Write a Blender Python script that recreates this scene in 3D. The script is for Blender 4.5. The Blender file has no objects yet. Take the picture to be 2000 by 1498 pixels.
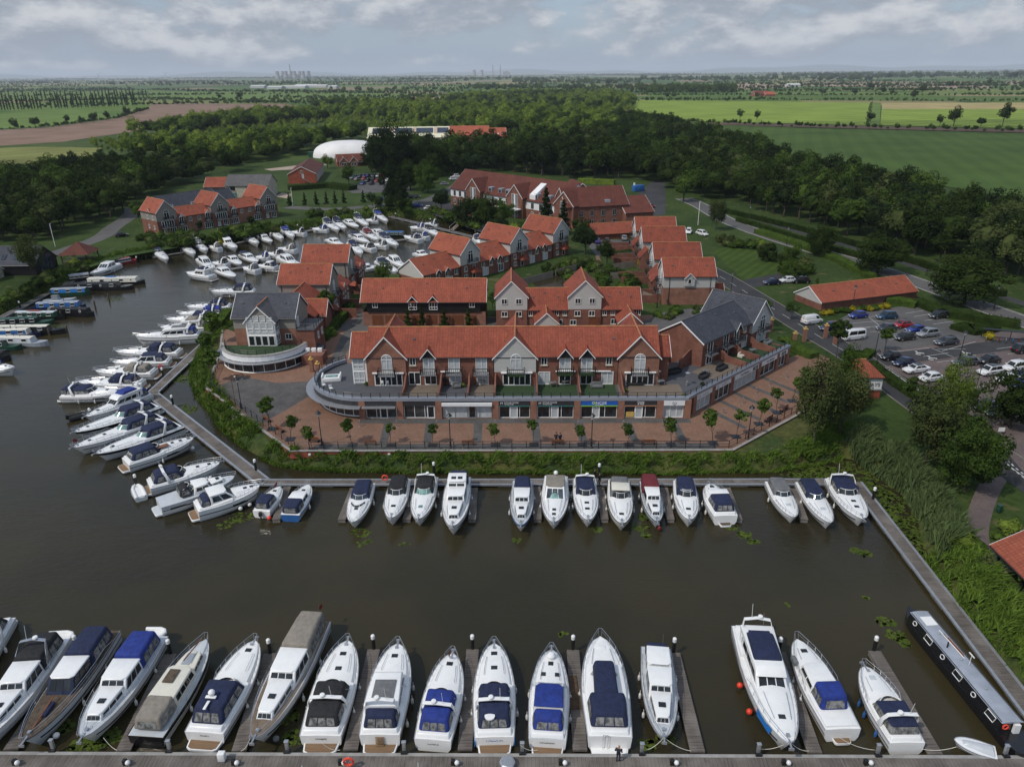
import bpy,bmesh,math,random
import numpy as np
from mathutils import Vector,Matrix
from mathutils.geometry import delaunay_2d_cdt
R=math.radians
S=bpy.context.scene
COL=S.collection
# ---------------------------------------------------------------- camera
CAM_H=50.0;PITCH=R(22.9);ROLL=R(0.516);FPX=1435.0
cd=bpy.data.cameras.new('camera');cam=bpy.data.objects.new('camera',cd);COL.objects.link(cam)
cd.sensor_width=36.0;cd.lens=FPX/2000*36;cd.clip_start=1.0;cd.clip_end=90000
cam.matrix_world=Matrix.Translation((0,0,CAM_H))@Matrix.Rotation(R(90)-PITCH,4,'X')@Matrix.Rotation(-ROLL,4,'Z')
S.camera=cam
# ---------------------------------------------------------------- sky and sun
SUN_EL=R(50);SUN_DIR=Vector((-0.80,-0.60,0)).normalized()*math.cos(SUN_EL)+Vector((0,0,math.sin(SUN_EL)))
S.view_settings.view_transform='Standard';S.view_settings.look='None'
S.view_settings.exposure=0.33;S.view_settings.gamma=1.0
S.cycles.max_bounces=5;S.cycles.transparent_max_bounces=12;S.cycles.volume_bounces=0
S.cycles.diffuse_bounces=2;S.cycles.glossy_bounces=3;S.cycles.transmission_bounces=3
S.cycles.use_denoising=True
w=bpy.data.worlds.new('World');S.world=w;w.use_nodes=True
nt=w.node_tree;N=nt.nodes;LK=nt.links
for n in list(N):N.remove(n)
def nd(t,**k):
 n=N.new(t)
 for a,b in k.items():setattr(n,a,b)
 return n
def mth(op,a,b=None,c=None,clamp=False):
 n=N.new('ShaderNodeMath');n.operation=op;n.use_clamp=clamp
 for i,v in enumerate((a,b,c)):
  if v is None:continue
  if isinstance(v,(int,float)):n.inputs[i].default_value=v
  else:LK.new(v,n.inputs[i])
 return n.outputs[0]
sky=nd('ShaderNodeTexSky',sky_type='NISHITA');sky.sun_disc=False
sky.sun_elevation=SUN_EL;sky.sun_rotation=math.atan2(SUN_DIR.x,SUN_DIR.y)
sky.air_density=1.2;sky.dust_density=1.5
tc=nd('ShaderNodeTexCoord');sx=nd('ShaderNodeSeparateXYZ');LK.new(tc.outputs['Generated'],sx.inputs[0])
def wnoise(scale,detail,rough,off,dz=0.0):
 mp=nd('ShaderNodeMapping');LK.new(tc.outputs['Generated'],mp.inputs[0]);mp.inputs['Location'].default_value=(off,off*.7,dz);mp.inputs['Scale'].default_value=(1.0,1.0,2.3)
 t=nd('ShaderNodeTexNoise');LK.new(mp.outputs[0],t.inputs['Vector'])
 t.inputs['Scale'].default_value=scale;t.inputs['Detail'].default_value=detail;t.inputs['Roughness'].default_value=rough
 return t.outputs[0]
def wramp(x,a,b):
 n=nd('ShaderNodeMapRange',interpolation_type='SMOOTHSTEP');LK.new(x,n.inputs[0])
 n.inputs[1].default_value=a;n.inputs[2].default_value=b
 return n.outputs[0]
n1=wnoise(7.6,12,.60,2.45);n1u=wnoise(7.6,12,.60,2.45,.042);n3=wnoise(2.2,4,.5,5.5)
hz=wramp(sx.outputs[2],.012,0.075)
den=mth('ADD',mth('ADD',mth('MULTIPLY',n1,.8),mth('MULTIPLY',n3,.3)),mth('MULTIPLY',hz,.10))
cover=wramp(den,.52,.64)
cover=mth('MULTIPLY',cover,mth('SUBTRACT',1.0,mth('MULTIPLY',wramp(sx.outputs[2],.12,.35),.6)))
lit=wramp(mth('SUBTRACT',n1,n1u),-.06,.18)
def rgbmix(f,a,b):
 n=nd('ShaderNodeMix',data_type='RGBA')
 if isinstance(f,(int,float)):n.inputs[0].default_value=f
 else:LK.new(f,n.inputs[0])
 for i,v in((6,a),(7,b)):
  if isinstance(v,tuple):n.inputs[i].default_value=(*v,1)
  else:LK.new(v,n.inputs[i])
 return n.outputs[2]
ccol=rgbmix(lit,(2.9,3.25,3.85),(6.0,6.1,6.3))
skyc=rgbmix(.6,sky.outputs[0],(2.7,3.85,5.6))
fin=rgbmix(mth('MULTIPLY',cover,.92),skyc,ccol)
bg=nd('ShaderNodeBackground');LK.new(fin,bg.inputs[0]);bg.inputs[1].default_value=0.09
ow=nd('ShaderNodeOutputWorld');LK.new(bg.outputs[0],ow.inputs[0])
sl=bpy.data.lights.new('sun','SUN');sl.energy=3.3;sl.angle=R(0.6);sl.color=(1.0,.94,.85)
so=bpy.data.objects.new('sun',sl);COL.objects.link(so);so.rotation_euler=SUN_DIR.to_track_quat('Z','Y').to_euler()
# ---------------------------------------------------------------- helpers
GZ=2.0
def G(px,py,z=GZ):
 """ground position seen at a pixel of the 2000x1498 survey photograph"""
 u,v=px-1000,py-749;c,s=math.cos(ROLL),math.sin(ROLL)
 u,v=u*c-v*s,u*s+v*c
 dy=math.cos(PITCH)-v/FPX*math.sin(PITCH);dz=-math.sin(PITCH)-v/FPX*math.cos(PITCH)
 t=(z-CAM_H)/dz
 return(u/FPX*t,dy*t)
def tag(o,label=None,cat=None,group=None,kind=None):
 for k,v in(('label',label),('category',cat),('group',group),('kind',kind)):
  if v:o[k]=v
 return o
def thing(name,label,cat,loc=(0,0,0),rz=0.0,group=None):
 o=bpy.data.objects.new(name,None);COL.objects.link(o);o.empty_display_size=.3
 o.location=loc;o.rotation_euler=(0,0,rz)
 return tag(o,label,cat,group)
KIDS={}
def adopt(o,p):
 o.parent=p;KIDS.setdefault(p.name,[]).append(o)
def copy_tree(o,parent=None):
 c=o.copy();COL.objects.link(c)
 if parent:adopt(c,parent)
 for k in KIDS.get(o.name,[]):copy_tree(k,c)
 return c
class MB:
 def __init__(s):s.v=[];s.f=[];s.m=[];s.M=None;s.cur=0;s.sm=[];s.smooth=False
 def V(s,p):
  p=Vector(p)
  if s.M is not None:p=s.M@p
  s.v.append(p);return len(s.v)-1
 def F(s,idx,m=None):
  s.f.append(tuple(idx));s.m.append(s.cur if m is None else m);s.sm.append(s.smooth)
 def poly(s,pts,m=None):s.F([s.V(p) for p in pts],m)
 def box(s,c,d,rz=0,m=None):
  a=[x/2 for x in d];cs,sn=math.cos(rz),math.sin(rz);ids=[]
  for k in range(8):
   x,y,z=(a[0] if k&1 else-a[0]),(a[1] if k&2 else-a[1]),(a[2] if k&4 else-a[2])
   ids.append(s.V((c[0]+x*cs-y*sn,c[1]+x*sn+y*cs,c[2]+z)))
  for q in((0,2,3,1),(4,5,7,6),(0,1,5,4),(2,6,7,3),(0,4,6,2),(1,3,7,5)):s.F([ids[i] for i in q],m)
 def bb(s,x0,x1,y0,y1,z0,z1,m=None):s.box(((x0+x1)/2,(y0+y1)/2,(z0+z1)/2),(x1-x0,y1-y0,z1-z0),0,m)
 def loft(s,secs,cap=True,closed=True,m=None,mf=None):
  n=len(secs[0]);rows=[[s.V(p) for p in q] for q in secs]
  for i in range(len(rows)-1):
   for j in range(n if closed else n-1):
    k=(j+1)%n
    s.F((rows[i][j],rows[i][k],rows[i+1][k],rows[i+1][j]),mf(i,j) if mf else m)
  if cap:
   s.F(rows[0][::-1],m if not mf else mf(0,0));s.F(rows[-1],m if not mf else mf(0,0))
 def prism(s,pts,z0,z1,m=None,top=None):
  """vertical prism over a counter-clockwise outline; top = other outline for the upper end"""
  t=top or pts
  s.loft([[(x,y,z0) for x,y in pts],[(x,y,z1) for x,y in t]],m=m)
 def tube(s,pts,r,n=6,m=None,close=False):
  pts=[Vector(p) for p in pts];secs=[]
  for i,p in enumerate(pts):
   if close:d=pts[(i+1)%len(pts)]-pts[i-1]
   else:d=pts[min(i+1,len(pts)-1)]-pts[max(i-1,0)]
   d.normalize();a=d.cross(Vector((0,0,1)))
   if a.length<1e-3:a=d.cross(Vector((0,1,0)))
   a.normalize();b=d.cross(a)
   rr=r[i] if isinstance(r,(list,tuple)) else r
   secs.append([p+a*rr*math.cos(2*math.pi*k/n)+b*rr*math.sin(2*math.pi*k/n) for k in range(n)])
  if close:secs.append(secs[0])
  s.loft(secs,cap=not close,m=m)
 def lathe(s,prof,c=(0,0,0),n=12,m=None):
  secs=[[(c[0]+r*math.cos(2*math.pi*k/n),c[1]+r*math.sin(2*math.pi*k/n),c[2]+z) for k in range(n)] for r,z in prof]
  s.loft(secs,m=m)
 def ball(s,c,r,n=8,sz=1,m=None):
  h=max(3,n//2)
  s.lathe([(max(.001,r*math.sin(math.pi*i/h)),-r*sz*math.cos(math.pi*i/h)) for i in range(h+1)],c,n,m)
 def build(s,name,mats,parent=None,bevel=0,seg=2,smooth=None,loc=None,uv=True):
  me=bpy.data.meshes.new(name);me.from_pydata(s.v,[],s.f)
  if not isinstance(mats,(list,tuple)):mats=[mats]
  for a in mats:me.materials.append(a)
  me.polygons.foreach_set('material_index',s.m)
  bm=bmesh.new();bm.from_mesh(me)
  bmesh.ops.remove_doubles(bm,verts=bm.verts,dist=1e-4)
  bmesh.ops.recalc_face_normals(bm,faces=bm.faces)
  if bevel:
   ed=[e for e in bm.edges if len(e.link_faces)==2 and e.calc_face_angle(0)>.5]
   bmesh.ops.bevel(bm,geom=ed,offset=bevel,segments=seg,affect='EDGES',clamp_overlap=True,profile=.5)
  if uv:
   ul=bm.loops.layers.uv.new('UVMap')
   for f in bm.faces:
    n=f.normal
    if abs(n.z)>.985:ax,ay=Vector((1,0,0)),Vector((0,1,0))
    else:
     ax=Vector((-n.y,n.x,0)).normalized();ay=n.cross(ax)
    for l in f.loops:l[ul].uv=(l.vert.co.dot(ax),l.vert.co.dot(ay))
  if smooth is None:smooth=bool(bevel)
  bm.to_mesh(me);bm.free()
  if smooth:
   me.polygons.foreach_set('use_smooth',[True]*len(me.polygons))
   me.set_sharp_from_angle(angle=R(38))
  o=bpy.data.objects.new(name,me);COL.objects.link(o)
  if parent:adopt(o,parent)
  if loc:o.location=loc
  return o
def struct(o):o['kind']='structure';return o
# ---------------------------------------------------------------- materials
MAT={}
class NB:
 """node builder for one material"""
 def __init__(s,name):
  s.m=bpy.data.materials.new(name);s.m.use_nodes=True;s.t=s.m.node_tree
  s.b=s.t.nodes['Principled BSDF'];s.out=s.t.nodes['Material Output']
 def n(s,t,**k):
  x=s.t.nodes.new(t)
  for a,b in k.items():setattr(x,a,b)
  return x
 def l(s,a,b):s.t.links.new(a,b)
 def set(s,i,v):
  if hasattr(v,'is_output') or isinstance(v,bpy.types.NodeSocket):s.l(v,s.b.inputs[i])
  else:s.b.inputs[i].default_value=(*v,1) if isinstance(v,tuple) and len(v)==3 else v
 def coord(s,kind='UV'):
  if kind=='World':return s.n('ShaderNodeNewGeometry').outputs['Position']
  return s.n('ShaderNodeTexCoord').outputs[kind]
 def noise(s,vec,scale,detail=4,rough=.55,dim=None):
  x=s.n('ShaderNodeTexNoise');s.l(vec,x.inputs['Vector']);x.inputs['Scale'].default_value=scale
  x.inputs['Detail'].default_value=detail;x.inputs['Roughness'].default_value=rough;return x.outputs[0]
 def vscale(s,vec,sc,rot=(0,0,0)):
  x=s.n('ShaderNodeMapping');s.l(vec,x.inputs[0]);x.inputs['Scale'].default_value=sc;x.inputs['Rotation'].default_value=rot;return x.outputs[0]
 def ramp(s,x,a,b):
  n=s.n('ShaderNodeMapRange',interpolation_type='SMOOTHSTEP');s.l(x,n.inputs[0]);n.inputs[1].default_value=a;n.inputs[2].default_value=b;return n.outputs[0]
 def mth(s,op,a,b=0.0,clamp=False):
  n=s.n('ShaderNodeMath',operation=op,use_clamp=clamp)
  for i,v in enumerate((a,b)):
   if isinstance(v,(int,float)):n.inputs[i].default_value=v
   else:s.l(v,n.inputs[i])
  return n.outputs[0]
 def mix(s,f,a,b,mode='MIX'):
  n=s.n('ShaderNodeMix',data_type='RGBA',blend_type=mode)
  for i,v in((0,f),(6,a),(7,b)):
   if isinstance(v,(int,float)):n.inputs[i].default_value=v
   elif isinstance(v,tuple):n.inputs[i].default_value=(*v,1)
   else:s.l(v,n.inputs[i])
  return n.outputs[2]
 def bump(s,h,strength,dist=.05):
  n=s.n('ShaderNodeBump');s.l(h,n.inputs['Height']);n.inputs['Strength'].default_value=strength;n.inputs['Distance'].default_value=dist
  s.l(n.outputs[0],s.b.inputs['Normal'])
 def wave(s,vec,scale,axis='X',dist=0,prof='SIN'):
  n=s.n('ShaderNodeTexWave',bands_direction=axis,wave_profile=prof);s.l(vec,n.inputs['Vector']);n.inputs['Scale'].default_value=scale
  n.inputs['Distortion'].default_value=dist;return n.outputs['Fac']
def plain(name,col,rough=.5,var=.12,scale=3.0,metal=0,spec=.5,coat=0,coord='Object',detail=5):
 b=NB(name);v=b.coord(coord);n=b.noise(v,scale,detail)
 c2=tuple(min(1,c*(1+var)) for c in col);c1=tuple(c*(1-var) for c in col)
 b.set('Base Color',b.mix(b.ramp(n,.3,.7),c1,c2));b.set('Roughness',rough);b.set('Metallic',metal)
 b.set('Specular IOR Level',spec)
 if coat:b.set('Coat Weight',coat)
 MAT[name]=b.m;return b.m
def two(name,a,c,scale,rough=.8,coord='World',lo=.35,hi=.65,fine=None,bump=0):
 b=NB(name);v=b.coord(coord);n=b.noise(v,scale,6,.6)
 col=b.mix(b.ramp(n,lo,hi),a,c)
 if fine:col=b.mix(b.ramp(b.noise(v,fine[0],3),.35,.65),col,b.mix(1.0,col,(fine[1],)*3,'MULTIPLY'))
 b.set('Base Color',col);b.set('Roughness',rough);b.set('Specular IOR Level',.25)
 if bump:b.bump(b.noise(v,bump,4),.5,.1)
 MAT[name]=b.m;return b.m
def brick(name,c1,c2,mortar):
 b=NB(name);v=b.coord('UV');t=b.n('ShaderNodeTexBrick');b.l(v,t.inputs['Vector'])
 t.inputs['Scale'].default_value=1.0;t.inputs['Brick Width'].default_value=.45;t.inputs['Row Height'].default_value=.15;t.inputs['Mortar Size'].default_value=.012
 t.inputs['Color1'].default_value=(*c1,1);t.inputs['Color2'].default_value=(*c2,1);t.inputs['Mortar'].default_value=(*mortar,1)
 n=b.noise(b.coord('Object'),.6,5);n2=b.noise(v,9,3)
 c=b.mix(b.ramp(n,.3,.7),t.outputs[0],b.mix(1.0,t.outputs[0],(.72,.70,.72),'MULTIPLY'))
 c=b.mix(b.ramp(n2,.35,.7),c,b.mix(1.0,c,(.8,.78,.76),'MULTIPLY'))
 b.set('Base Color',c);b.set('Roughness',.85);b.set('Specular IOR Level',.2);MAT[name]=b.m
brick('brick_red',(.285,.115,.078),(.22,.09,.063),(.22,.15,.12))
brick('brick_pale',(.37,.175,.115),(.30,.135,.09),(.28,.2,.16))
brick('brick_bright',(.40,.095,.05),(.34,.08,.045),(.3,.15,.11))
def tiles(name,c1,c2,w,h,dark,moss=None,bumpy=.6):
 b=NB(name);v=b.coord('UV');t=b.n('ShaderNodeTexBrick');b.l(v,t.inputs['Vector'])
 t.offset=.5 if h<.3 and w>.3 and name.startswith('slate') else 0
 t.inputs['Scale'].default_value=1;t.inputs['Brick Width'].default_value=w;t.inputs['Row Height'].default_value=h;t.inputs['Mortar Size'].default_value=min(w,h)*.13
 t.inputs['Mortar Smooth'].default_value=.6
 t.inputs['Color1'].default_value=(*c1,1);t.inputs['Color2'].default_value=(*c2,1);t.inputs['Mortar'].default_value=(*dark,1)
 n=b.noise(b.coord('Object'),.35,6,.62)
 c=b.mix(b.ramp(n,.28,.72),t.outputs[0],b.mix(1.0,t.outputs[0],(.74,.74,.78),'MULTIPLY'))
 st=b.noise(b.vscale(v,(2.2,.25,1)),1.0,5)
 c=b.mix(b.ramp(st,.45,.8),c,b.mix(1.0,c,(.78,.74,.72),'MULTIPLY'))
 oi=b.n('ShaderNodeObjectInfo');c=b.mix(b.mth('MULTIPLY',oi.outputs['Random'],.6),c,b.mix(1.0,c,(.72,.70,.72),'MULTIPLY'))
 if moss:
  c=b.mix(b.mth('MULTIPLY',b.ramp(b.noise(v,.9,6,.7),.58,.75),.5),c,moss)
 b.set('Base Color',c);b.set('Roughness',.75);b.set('Specular IOR Level',.25)
 b.bump(t.outputs['Fac'],-bumpy,.03);MAT[name]=b.m
tiles('tile_red',(.385,.102,.056),(.29,.076,.044),.42,.36,(.22,.056,.034),(.30,.14,.08))
tiles('tile_orange',(.41,.115,.062),(.32,.088,.05),.36,.40,(.25,.07,.04),(.33,.16,.09))
tiles('tile_brown',(.20,.062,.040),(.15,.048,.034),.34,.30,(.10,.035,.025),(.16,.09,.06))
tiles('slate',(.098,.105,.125),(.070,.076,.092),.62,.28,(.045,.05,.06),(.11,.115,.12))
tiles('slate_worn',(.17,.165,.16),(.125,.122,.12),.6,.28,(.08,.08,.08),(.2,.18,.16))
def boards(name,col,pitch,axis='Y',var=.2,rough=.7,edge=.5,wear=None):
 b=NB(name);v=b.coord('UV');w_=b.wave(v,(2*math.pi/20)/pitch,axis,0,'SAW')
 line=b.ramp(w_,.0,.14)
 n=b.noise(b.vscale(v,(.4,6,1) if axis=='Y' else(6,.4,1)),1.2,5);n0=b.noise(b.coord('Object'),.5,4)
 c=b.mix(b.ramp(n,.3,.7),tuple(x*(1-var) for x in col),tuple(x*(1+var) for x in col))
 if wear:c=b.mix(b.ramp(n0,.4,.7),c,wear)
 c=b.mix(line,b.mix(1.0,c,(edge,)*3,'MULTIPLY'),c)
 b.set('Base Color',c);b.set('Roughness',rough);b.set('Specular IOR Level',.3);MAT[name]=b.m
boards('board_grey',(.47,.46,.44),.22,'Y',.05,.6,.72)
boards('board_taupe',(.25,.23,.205),.22,'Y',.05,.6,.72)
boards('board_black',(.012,.012,.013),.22,'Y',.2,.5,.5)
boards('timber_door',(.16,.055,.025),.16,'X',.2,.6,.6)
boards('deck_grey',(.085,.088,.098),.16,'Y',.15,.65,.7)
boards('deck_wood',(.17,.135,.105),.16,'Y',.2,.8,.6)
boards('pontoon_board',(.118,.102,.090),.30,'X',.3,.85,.4,(.19,.168,.150))
boards('pontoon_cross',(.150,.132,.116),.30,'Y',.28,.85,.45,(.24,.215,.195))
boards('fence_board',(.23,.195,.155),.18,'X',.2,.85,.6)
plain('white_trim',(.78,.78,.77),.45,.04)
plain('cream_roof',(.50,.485,.37),.6,.06,.3)
plain('render_white',(.74,.74,.74),.8,.06,.7)
plain('render_grey',(.40,.39,.375),.8,.08,.7)
plain('stone',(.42,.38,.30),.85,.22,1.5)
plain('coping',(.29,.28,.265),.85,.15,1.2)
plain('parapet_metal',(.31,.335,.385),.35,.08,.8,metal=.3)
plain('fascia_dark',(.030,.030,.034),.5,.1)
plain('fascia_white',(.74,.75,.76),.5,.04)
plain('fascia_blue',(.012,.10,.42),.45,.06)
plain('fascia_green',(.22,.48,.05),.5,.05)
plain('black_metal',(.012,.012,.013),.4,.2)
plain('grey_metal',(.42,.43,.45),.35,.1,metal=.6)
plain('steel',(.62,.63,.65),.25,.06,metal=.9)
plain('sill',(.48,.41,.30),.8,.08)
plain('gold',(.55,.36,.10),.45,.1)
plain('astro_turf',(.022,.050,.015),.95,.25,4)
plain('ridge_tile',(.38,.16,.07),.8,.2,1.5)
plain('ridge_grey',(.10,.10,.11),.8,.2,1.5)
plain('curtain',(.44,.46,.47),.6,.15,1.3)
plain('awning_grey',(.20,.20,.21),.6,.1)
def glass(name,col,rough=.06,var=.5,sc=.7):
 b=NB(name);n=b.noise(b.coord('Object'),sc,3)
 b.set('Base Color',b.mix(b.ramp(n,.35,.65),tuple(c*(1-var) for c in col),tuple(c*(1+var) for c in col)))
 b.set('Roughness',rough);b.set('Specular IOR Level',.6);MAT[name]=b.m
glass('glass_dark',(.018,.021,.024));glass('glass_blue',(.030,.042,.055));glass('glass_aqua',(.17,.30,.28),.1,.3,1.5)
glass('glass_shop',(.05,.055,.058),.05,.6,.5);glass('vinyl',(.16,.16,.155),.12,.55,2.5)
glass('solar',(.012,.016,.030),.15)
# boats
plain('gelcoat',(.80,.80,.79),.22,.035,1.5,coat=.3)
plain('gelcoat_cream',(.66,.63,.54),.3,.05,1.5)
plain('gelcoat_grey',(.50,.53,.56),.35,.05,1.5)
plain('hull_navy',(.010,.016,.045),.2,.1,coat=.3)
plain('hull_black',(.010,.010,.012),.22,.15,coat=.3)
plain('hull_blue',(.03,.12,.34),.3,.1)
plain('hull_green',(.015,.06,.035),.35,.15)
plain('hull_red',(.22,.018,.016),.4,.12)
plain('hull_grey',(.30,.33,.37),.4,.1)
plain('bright_blue',(.02,.17,.50),.4,.1)
plain('cloth_navy',(.010,.017,.055),.85,.25,2.0)
plain('cloth_blue',(.011,.030,.20),.8,.2,2.0)
plain('cloth_black',(.013,.013,.015),.8,.25,2.0)
plain('cloth_tan',(.225,.20,.168),.85,.12,2.0)
plain('cloth_grey',(.14,.145,.15),.85,.15,2.0)
plain('cloth_maroon',(.13,.014,.02),.85,.15,2.0)
for k_ in[k for k in MAT if k.startswith('cloth_')]:
 t_=MAT[k_].node_tree;a_,c_,d_=t_.nodes.new('ShaderNodeTexNoise'),t_.nodes.new('ShaderNodeBump'),t_.nodes.new('ShaderNodeTexCoord');a_.inputs['Scale'].default_value=2.6;a_.inputs['Detail'].default_value=5;c_.inputs['Strength'].default_value=.9;c_.inputs['Distance'].default_value=.12
 t_.links.new(d_.outputs['Object'],a_.inputs['Vector']);t_.links.new(a_.outputs[0],c_.inputs['Height']);t_.links.new(c_.outputs[0],t_.nodes['Principled BSDF'].inputs['Normal'])
boards('teak',(.205,.128,.072),.09,'X',.15,.7,.7)
plain('wood_old',(.085,.060,.038),.8,.35,2.5)
plain('varnish',(.20,.07,.025),.3,.25,2.0)
plain('fender_white',(.74,.73,.70),.45,.06)
plain('fender_red',(.75,.055,.025),.4,.08)
plain('rubber',(.02,.02,.022),.6,.2)
plain('lifebuoy',(.70,.07,.04),.5,.08)
plain('roof_zinc',(.30,.33,.38),.45,.12,.9)
# ground covers
two('pave_red',(.245,.140,.096),(.212,.120,.082),.45,.85,fine=(3.5,.78))
two('pave_grey',(.115,.110,.106),(.082,.078,.076),.4,.85,fine=(3.0,.8))
two('pave_pink',(.165,.128,.120),(.125,.098,.094),.25,.9,fine=(2.5,.85))
two('asphalt',(.058,.058,.060),(.043,.043,.045),.15,.9,fine=(2.0,.85))
two('asphalt_light',(.125,.120,.116),(.10,.096,.094),.2,.9,fine=(2.0,.85))
two('concrete',(.24,.22,.20),(.18,.17,.155),.5,.9,fine=(3,.85))
two('line_white',(.62,.62,.60),(.48,.48,.46),1.2,.7)
two('soil',(.13,.085,.055),(.09,.06,.04),.6,.95,fine=(3,.7))
two('sand',(.38,.30,.24),(.32,.25,.20),.2,.9)
two('grass',(.052,.085,.018),(.030,.058,.012),.12,.95,fine=(1.6,.62))
two('lawn',(.048,.082,.014),(.036,.066,.012),.15,.95,fine=(2,.8))
two('rough_grass',(.095,.098,.026),(.040,.070,.016),.22,.95,fine=(1.4,.6))
# ================================================================ ground, water, paving, roads
BASIN=[(47.5,-25),(46.5,20),(45.6,40),(44.8,55.4),(45.6,64.3),(45.5,66.8),(49.5,75.0),(50.7,81.5),(48.6,87.8),(48.1,92.2),(46,91.5),(44.2,89.0),(41.1,88.3),(34.6,86.9),(17.3,87.1),(-.1,87.5),(-17.6,88.0),(-28.2,88.5),(-32.7,89.4),(-36.4,92.0),(-45.4,102.9),(-52.6,113.8),(-58.1,122.3),(-60.2,132.1),(-61.3,140.3),(-61.0,148.0),(-60.6,153.5),(-60.9,160.9),(-56.5,168),(-55,178),(-50,186),(-40.2,188.5),(-30.7,188.6),(-24,190),(-10,204),(2,217),(6,230),(1,242),(-9,247.6),(-12,257.4),(-24,272.5),(-47.2,285.2),(-56.3,274),(-66,266.5),(-77.8,255.9),(-87.6,242.7),(-97.2,232.2),(-105,223.9),(-110.1,217.9),(-114.7,211.7),(-117,204.4),(-116.7,193.2),(-116.4,180.6),(-116.8,170.8),(-116.5,160.6),(-116,130),(-113,90),(-110,50),(-105,-25)]
def densify(p,step,close=True):
 out=[]
 n=len(p)
 for i in range(n if close else n-1):
  a,b=Vector(p[i]),Vector(p[(i+1)%n]);k=max(1,int((b-a).length/step))
  for j in range(k):out.append(tuple(a.lerp(b,j/k)))
 if not close:out.append(tuple(p[-1]))
 return out
def smooth2(p,it=2):
 for _ in range(it):
  q=[]
  for i in range(len(p)):
   a,b,c=Vector(p[i-1]),Vector(p[i]),Vector(p[(i+1)%len(p)]);q.append(tuple(a*.25+b*.5+c*.25))
  p=q
 return p
def offset(p,d):
 out=[]
 for i in range(len(p)):
  a,c=Vector(p[i-1]),Vector(p[(i+1)%len(p)]);t=(c-a).normalized();out.append((p[i][0]-t.y*d,p[i][1]+t.x*d))
 return out
rnd=random.Random(5)
SH=smooth2(densify(BASIN,3.0),2)
SHW=[(x+rnd.uniform(-.25,.25),y+rnd.uniform(-.25,.25)) for x,y in SH]
BANK_TOP=offset(SHW,-1.6)
def tri_fill(loops):
 vs,fs=[],[];ed=[]
 for lp in loops:
  b=len(vs);vs+=[Vector(q) for q in lp];ed+=[(b+i,b+(i+1)%len(lp)) for i in range(len(lp))]
 v2,e2,f2,_,_,_=delaunay_2d_cdt(vs,ed,[],0,1e-6)
 return v2,f2
def inside(p,poly):
 x,y=p;r=False;j=len(poly)-1
 for i in range(len(poly)):
  xi,yi=poly[i];xj,yj=poly[j]
  if(yi>y)!=(yj>y) and x<(xj-xi)*(y-yi)/(yj-yi)+xi:r=not r
  j=i
 return r
 # ---- ground sheet with the basin cut out, reaching the horizon
def ground_material():
 b=NB('ground');P=b.coord('World');n=b.noise(P,.05,6,.6);n2=b.noise(P,1.1,4)
 near=b.mix(b.ramp(n,.35,.65),(.050,.078,.018),(.030,.054,.012))
 near=b.mix(b.ramp(n2,.4,.7),near,b.mix(1.0,near,(.65,.68,.6),'MULTIPLY'))
 near=b.mix(b.ramp(b.noise(P,.35,5),.58,.72),near,(.11,.095,.045))
 vo=b.n('ShaderNodeTexVoronoi',distance='MANHATTAN');b.l(b.vscale(P,(.0032,.0016,0),(0,0,.35)),vo.inputs['Vector']);vo.inputs['Scale'].default_value=1
 sep=b.n('ShaderNodeSeparateColor');b.l(vo.outputs['Color'],sep.inputs[0])
 cr=b.n('ShaderNodeValToRGB');b.l(sep.outputs[0],cr.inputs[0]);el=cr.color_ramp.elements
 cr.color_ramp.interpolation='CONSTANT'
 cols=[(0,(.040,.085,.016)),(.22,(.075,.12,.022)),(.42,(.030,.062,.014)),(.6,(.16,.13,.085)),(.72,(.055,.10,.02)),(.85,(.17,.15,.07))]
 el[0].position=0;el[0].color=(*cols[0][1],1);el[1].position=.22;el[1].color=(*cols[1][1],1)
 for p_,c_ in cols[2:]:e=el.new(p_);e.color=(*c_,1)
 sy=b.n('ShaderNodeSeparateXYZ');b.l(P,sy.inputs[0])
 far=b.ramp(sy.outputs[1],900,1100)
 b.set('Base Color',b.mix(far,near,cr.outputs[0]));b.set('Roughness',.95);b.set('Specular IOR Level',.15)
 b.bump(n2,.4,.15);return b.m
gm=MB();FARX=26000;FARY=42000
outer=[(-FARX,-400),(FARX,-400),(FARX,FARY),(-FARX,FARY)]
# middle ring keeps the triangles near the basin well shaped
ring=[(-700,-300),(700,-300),(700,1200),(-700,1200)]
v2,f2=tri_fill([outer,ring,BANK_TOP])
gm.v=[Vector((p.x,p.y,GZ)) for p in v2]
for f in f2:
 c=sum((v2[i] for i in f),Vector((0,0)))/len(f)
 if not inside((c.x,c.y),BANK_TOP):gm.F(f)
struct(gm.build('ground',ground_material(),uv=False))
bk=MB();bot=offset(SHW,.7)
rows=[]
for poly_,z in((BANK_TOP,GZ),(offset(SHW,-.9),1.35),(SHW,.25),(bot,-.5)):
 rows.append([bk.V((x,y,z+(rnd.uniform(-.12,.12) if 0<z<GZ else 0))) for x,y in poly_])
for i in range(3):
 for j in range(len(SHW)):
  k=(j+1)%len(SHW);bk.F((rows[i][j],rows[i][k],rows[i+1][k],rows[i+1][j]))
struct(bk.build('bank',MAT['rough_grass'],uv=False))
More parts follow.
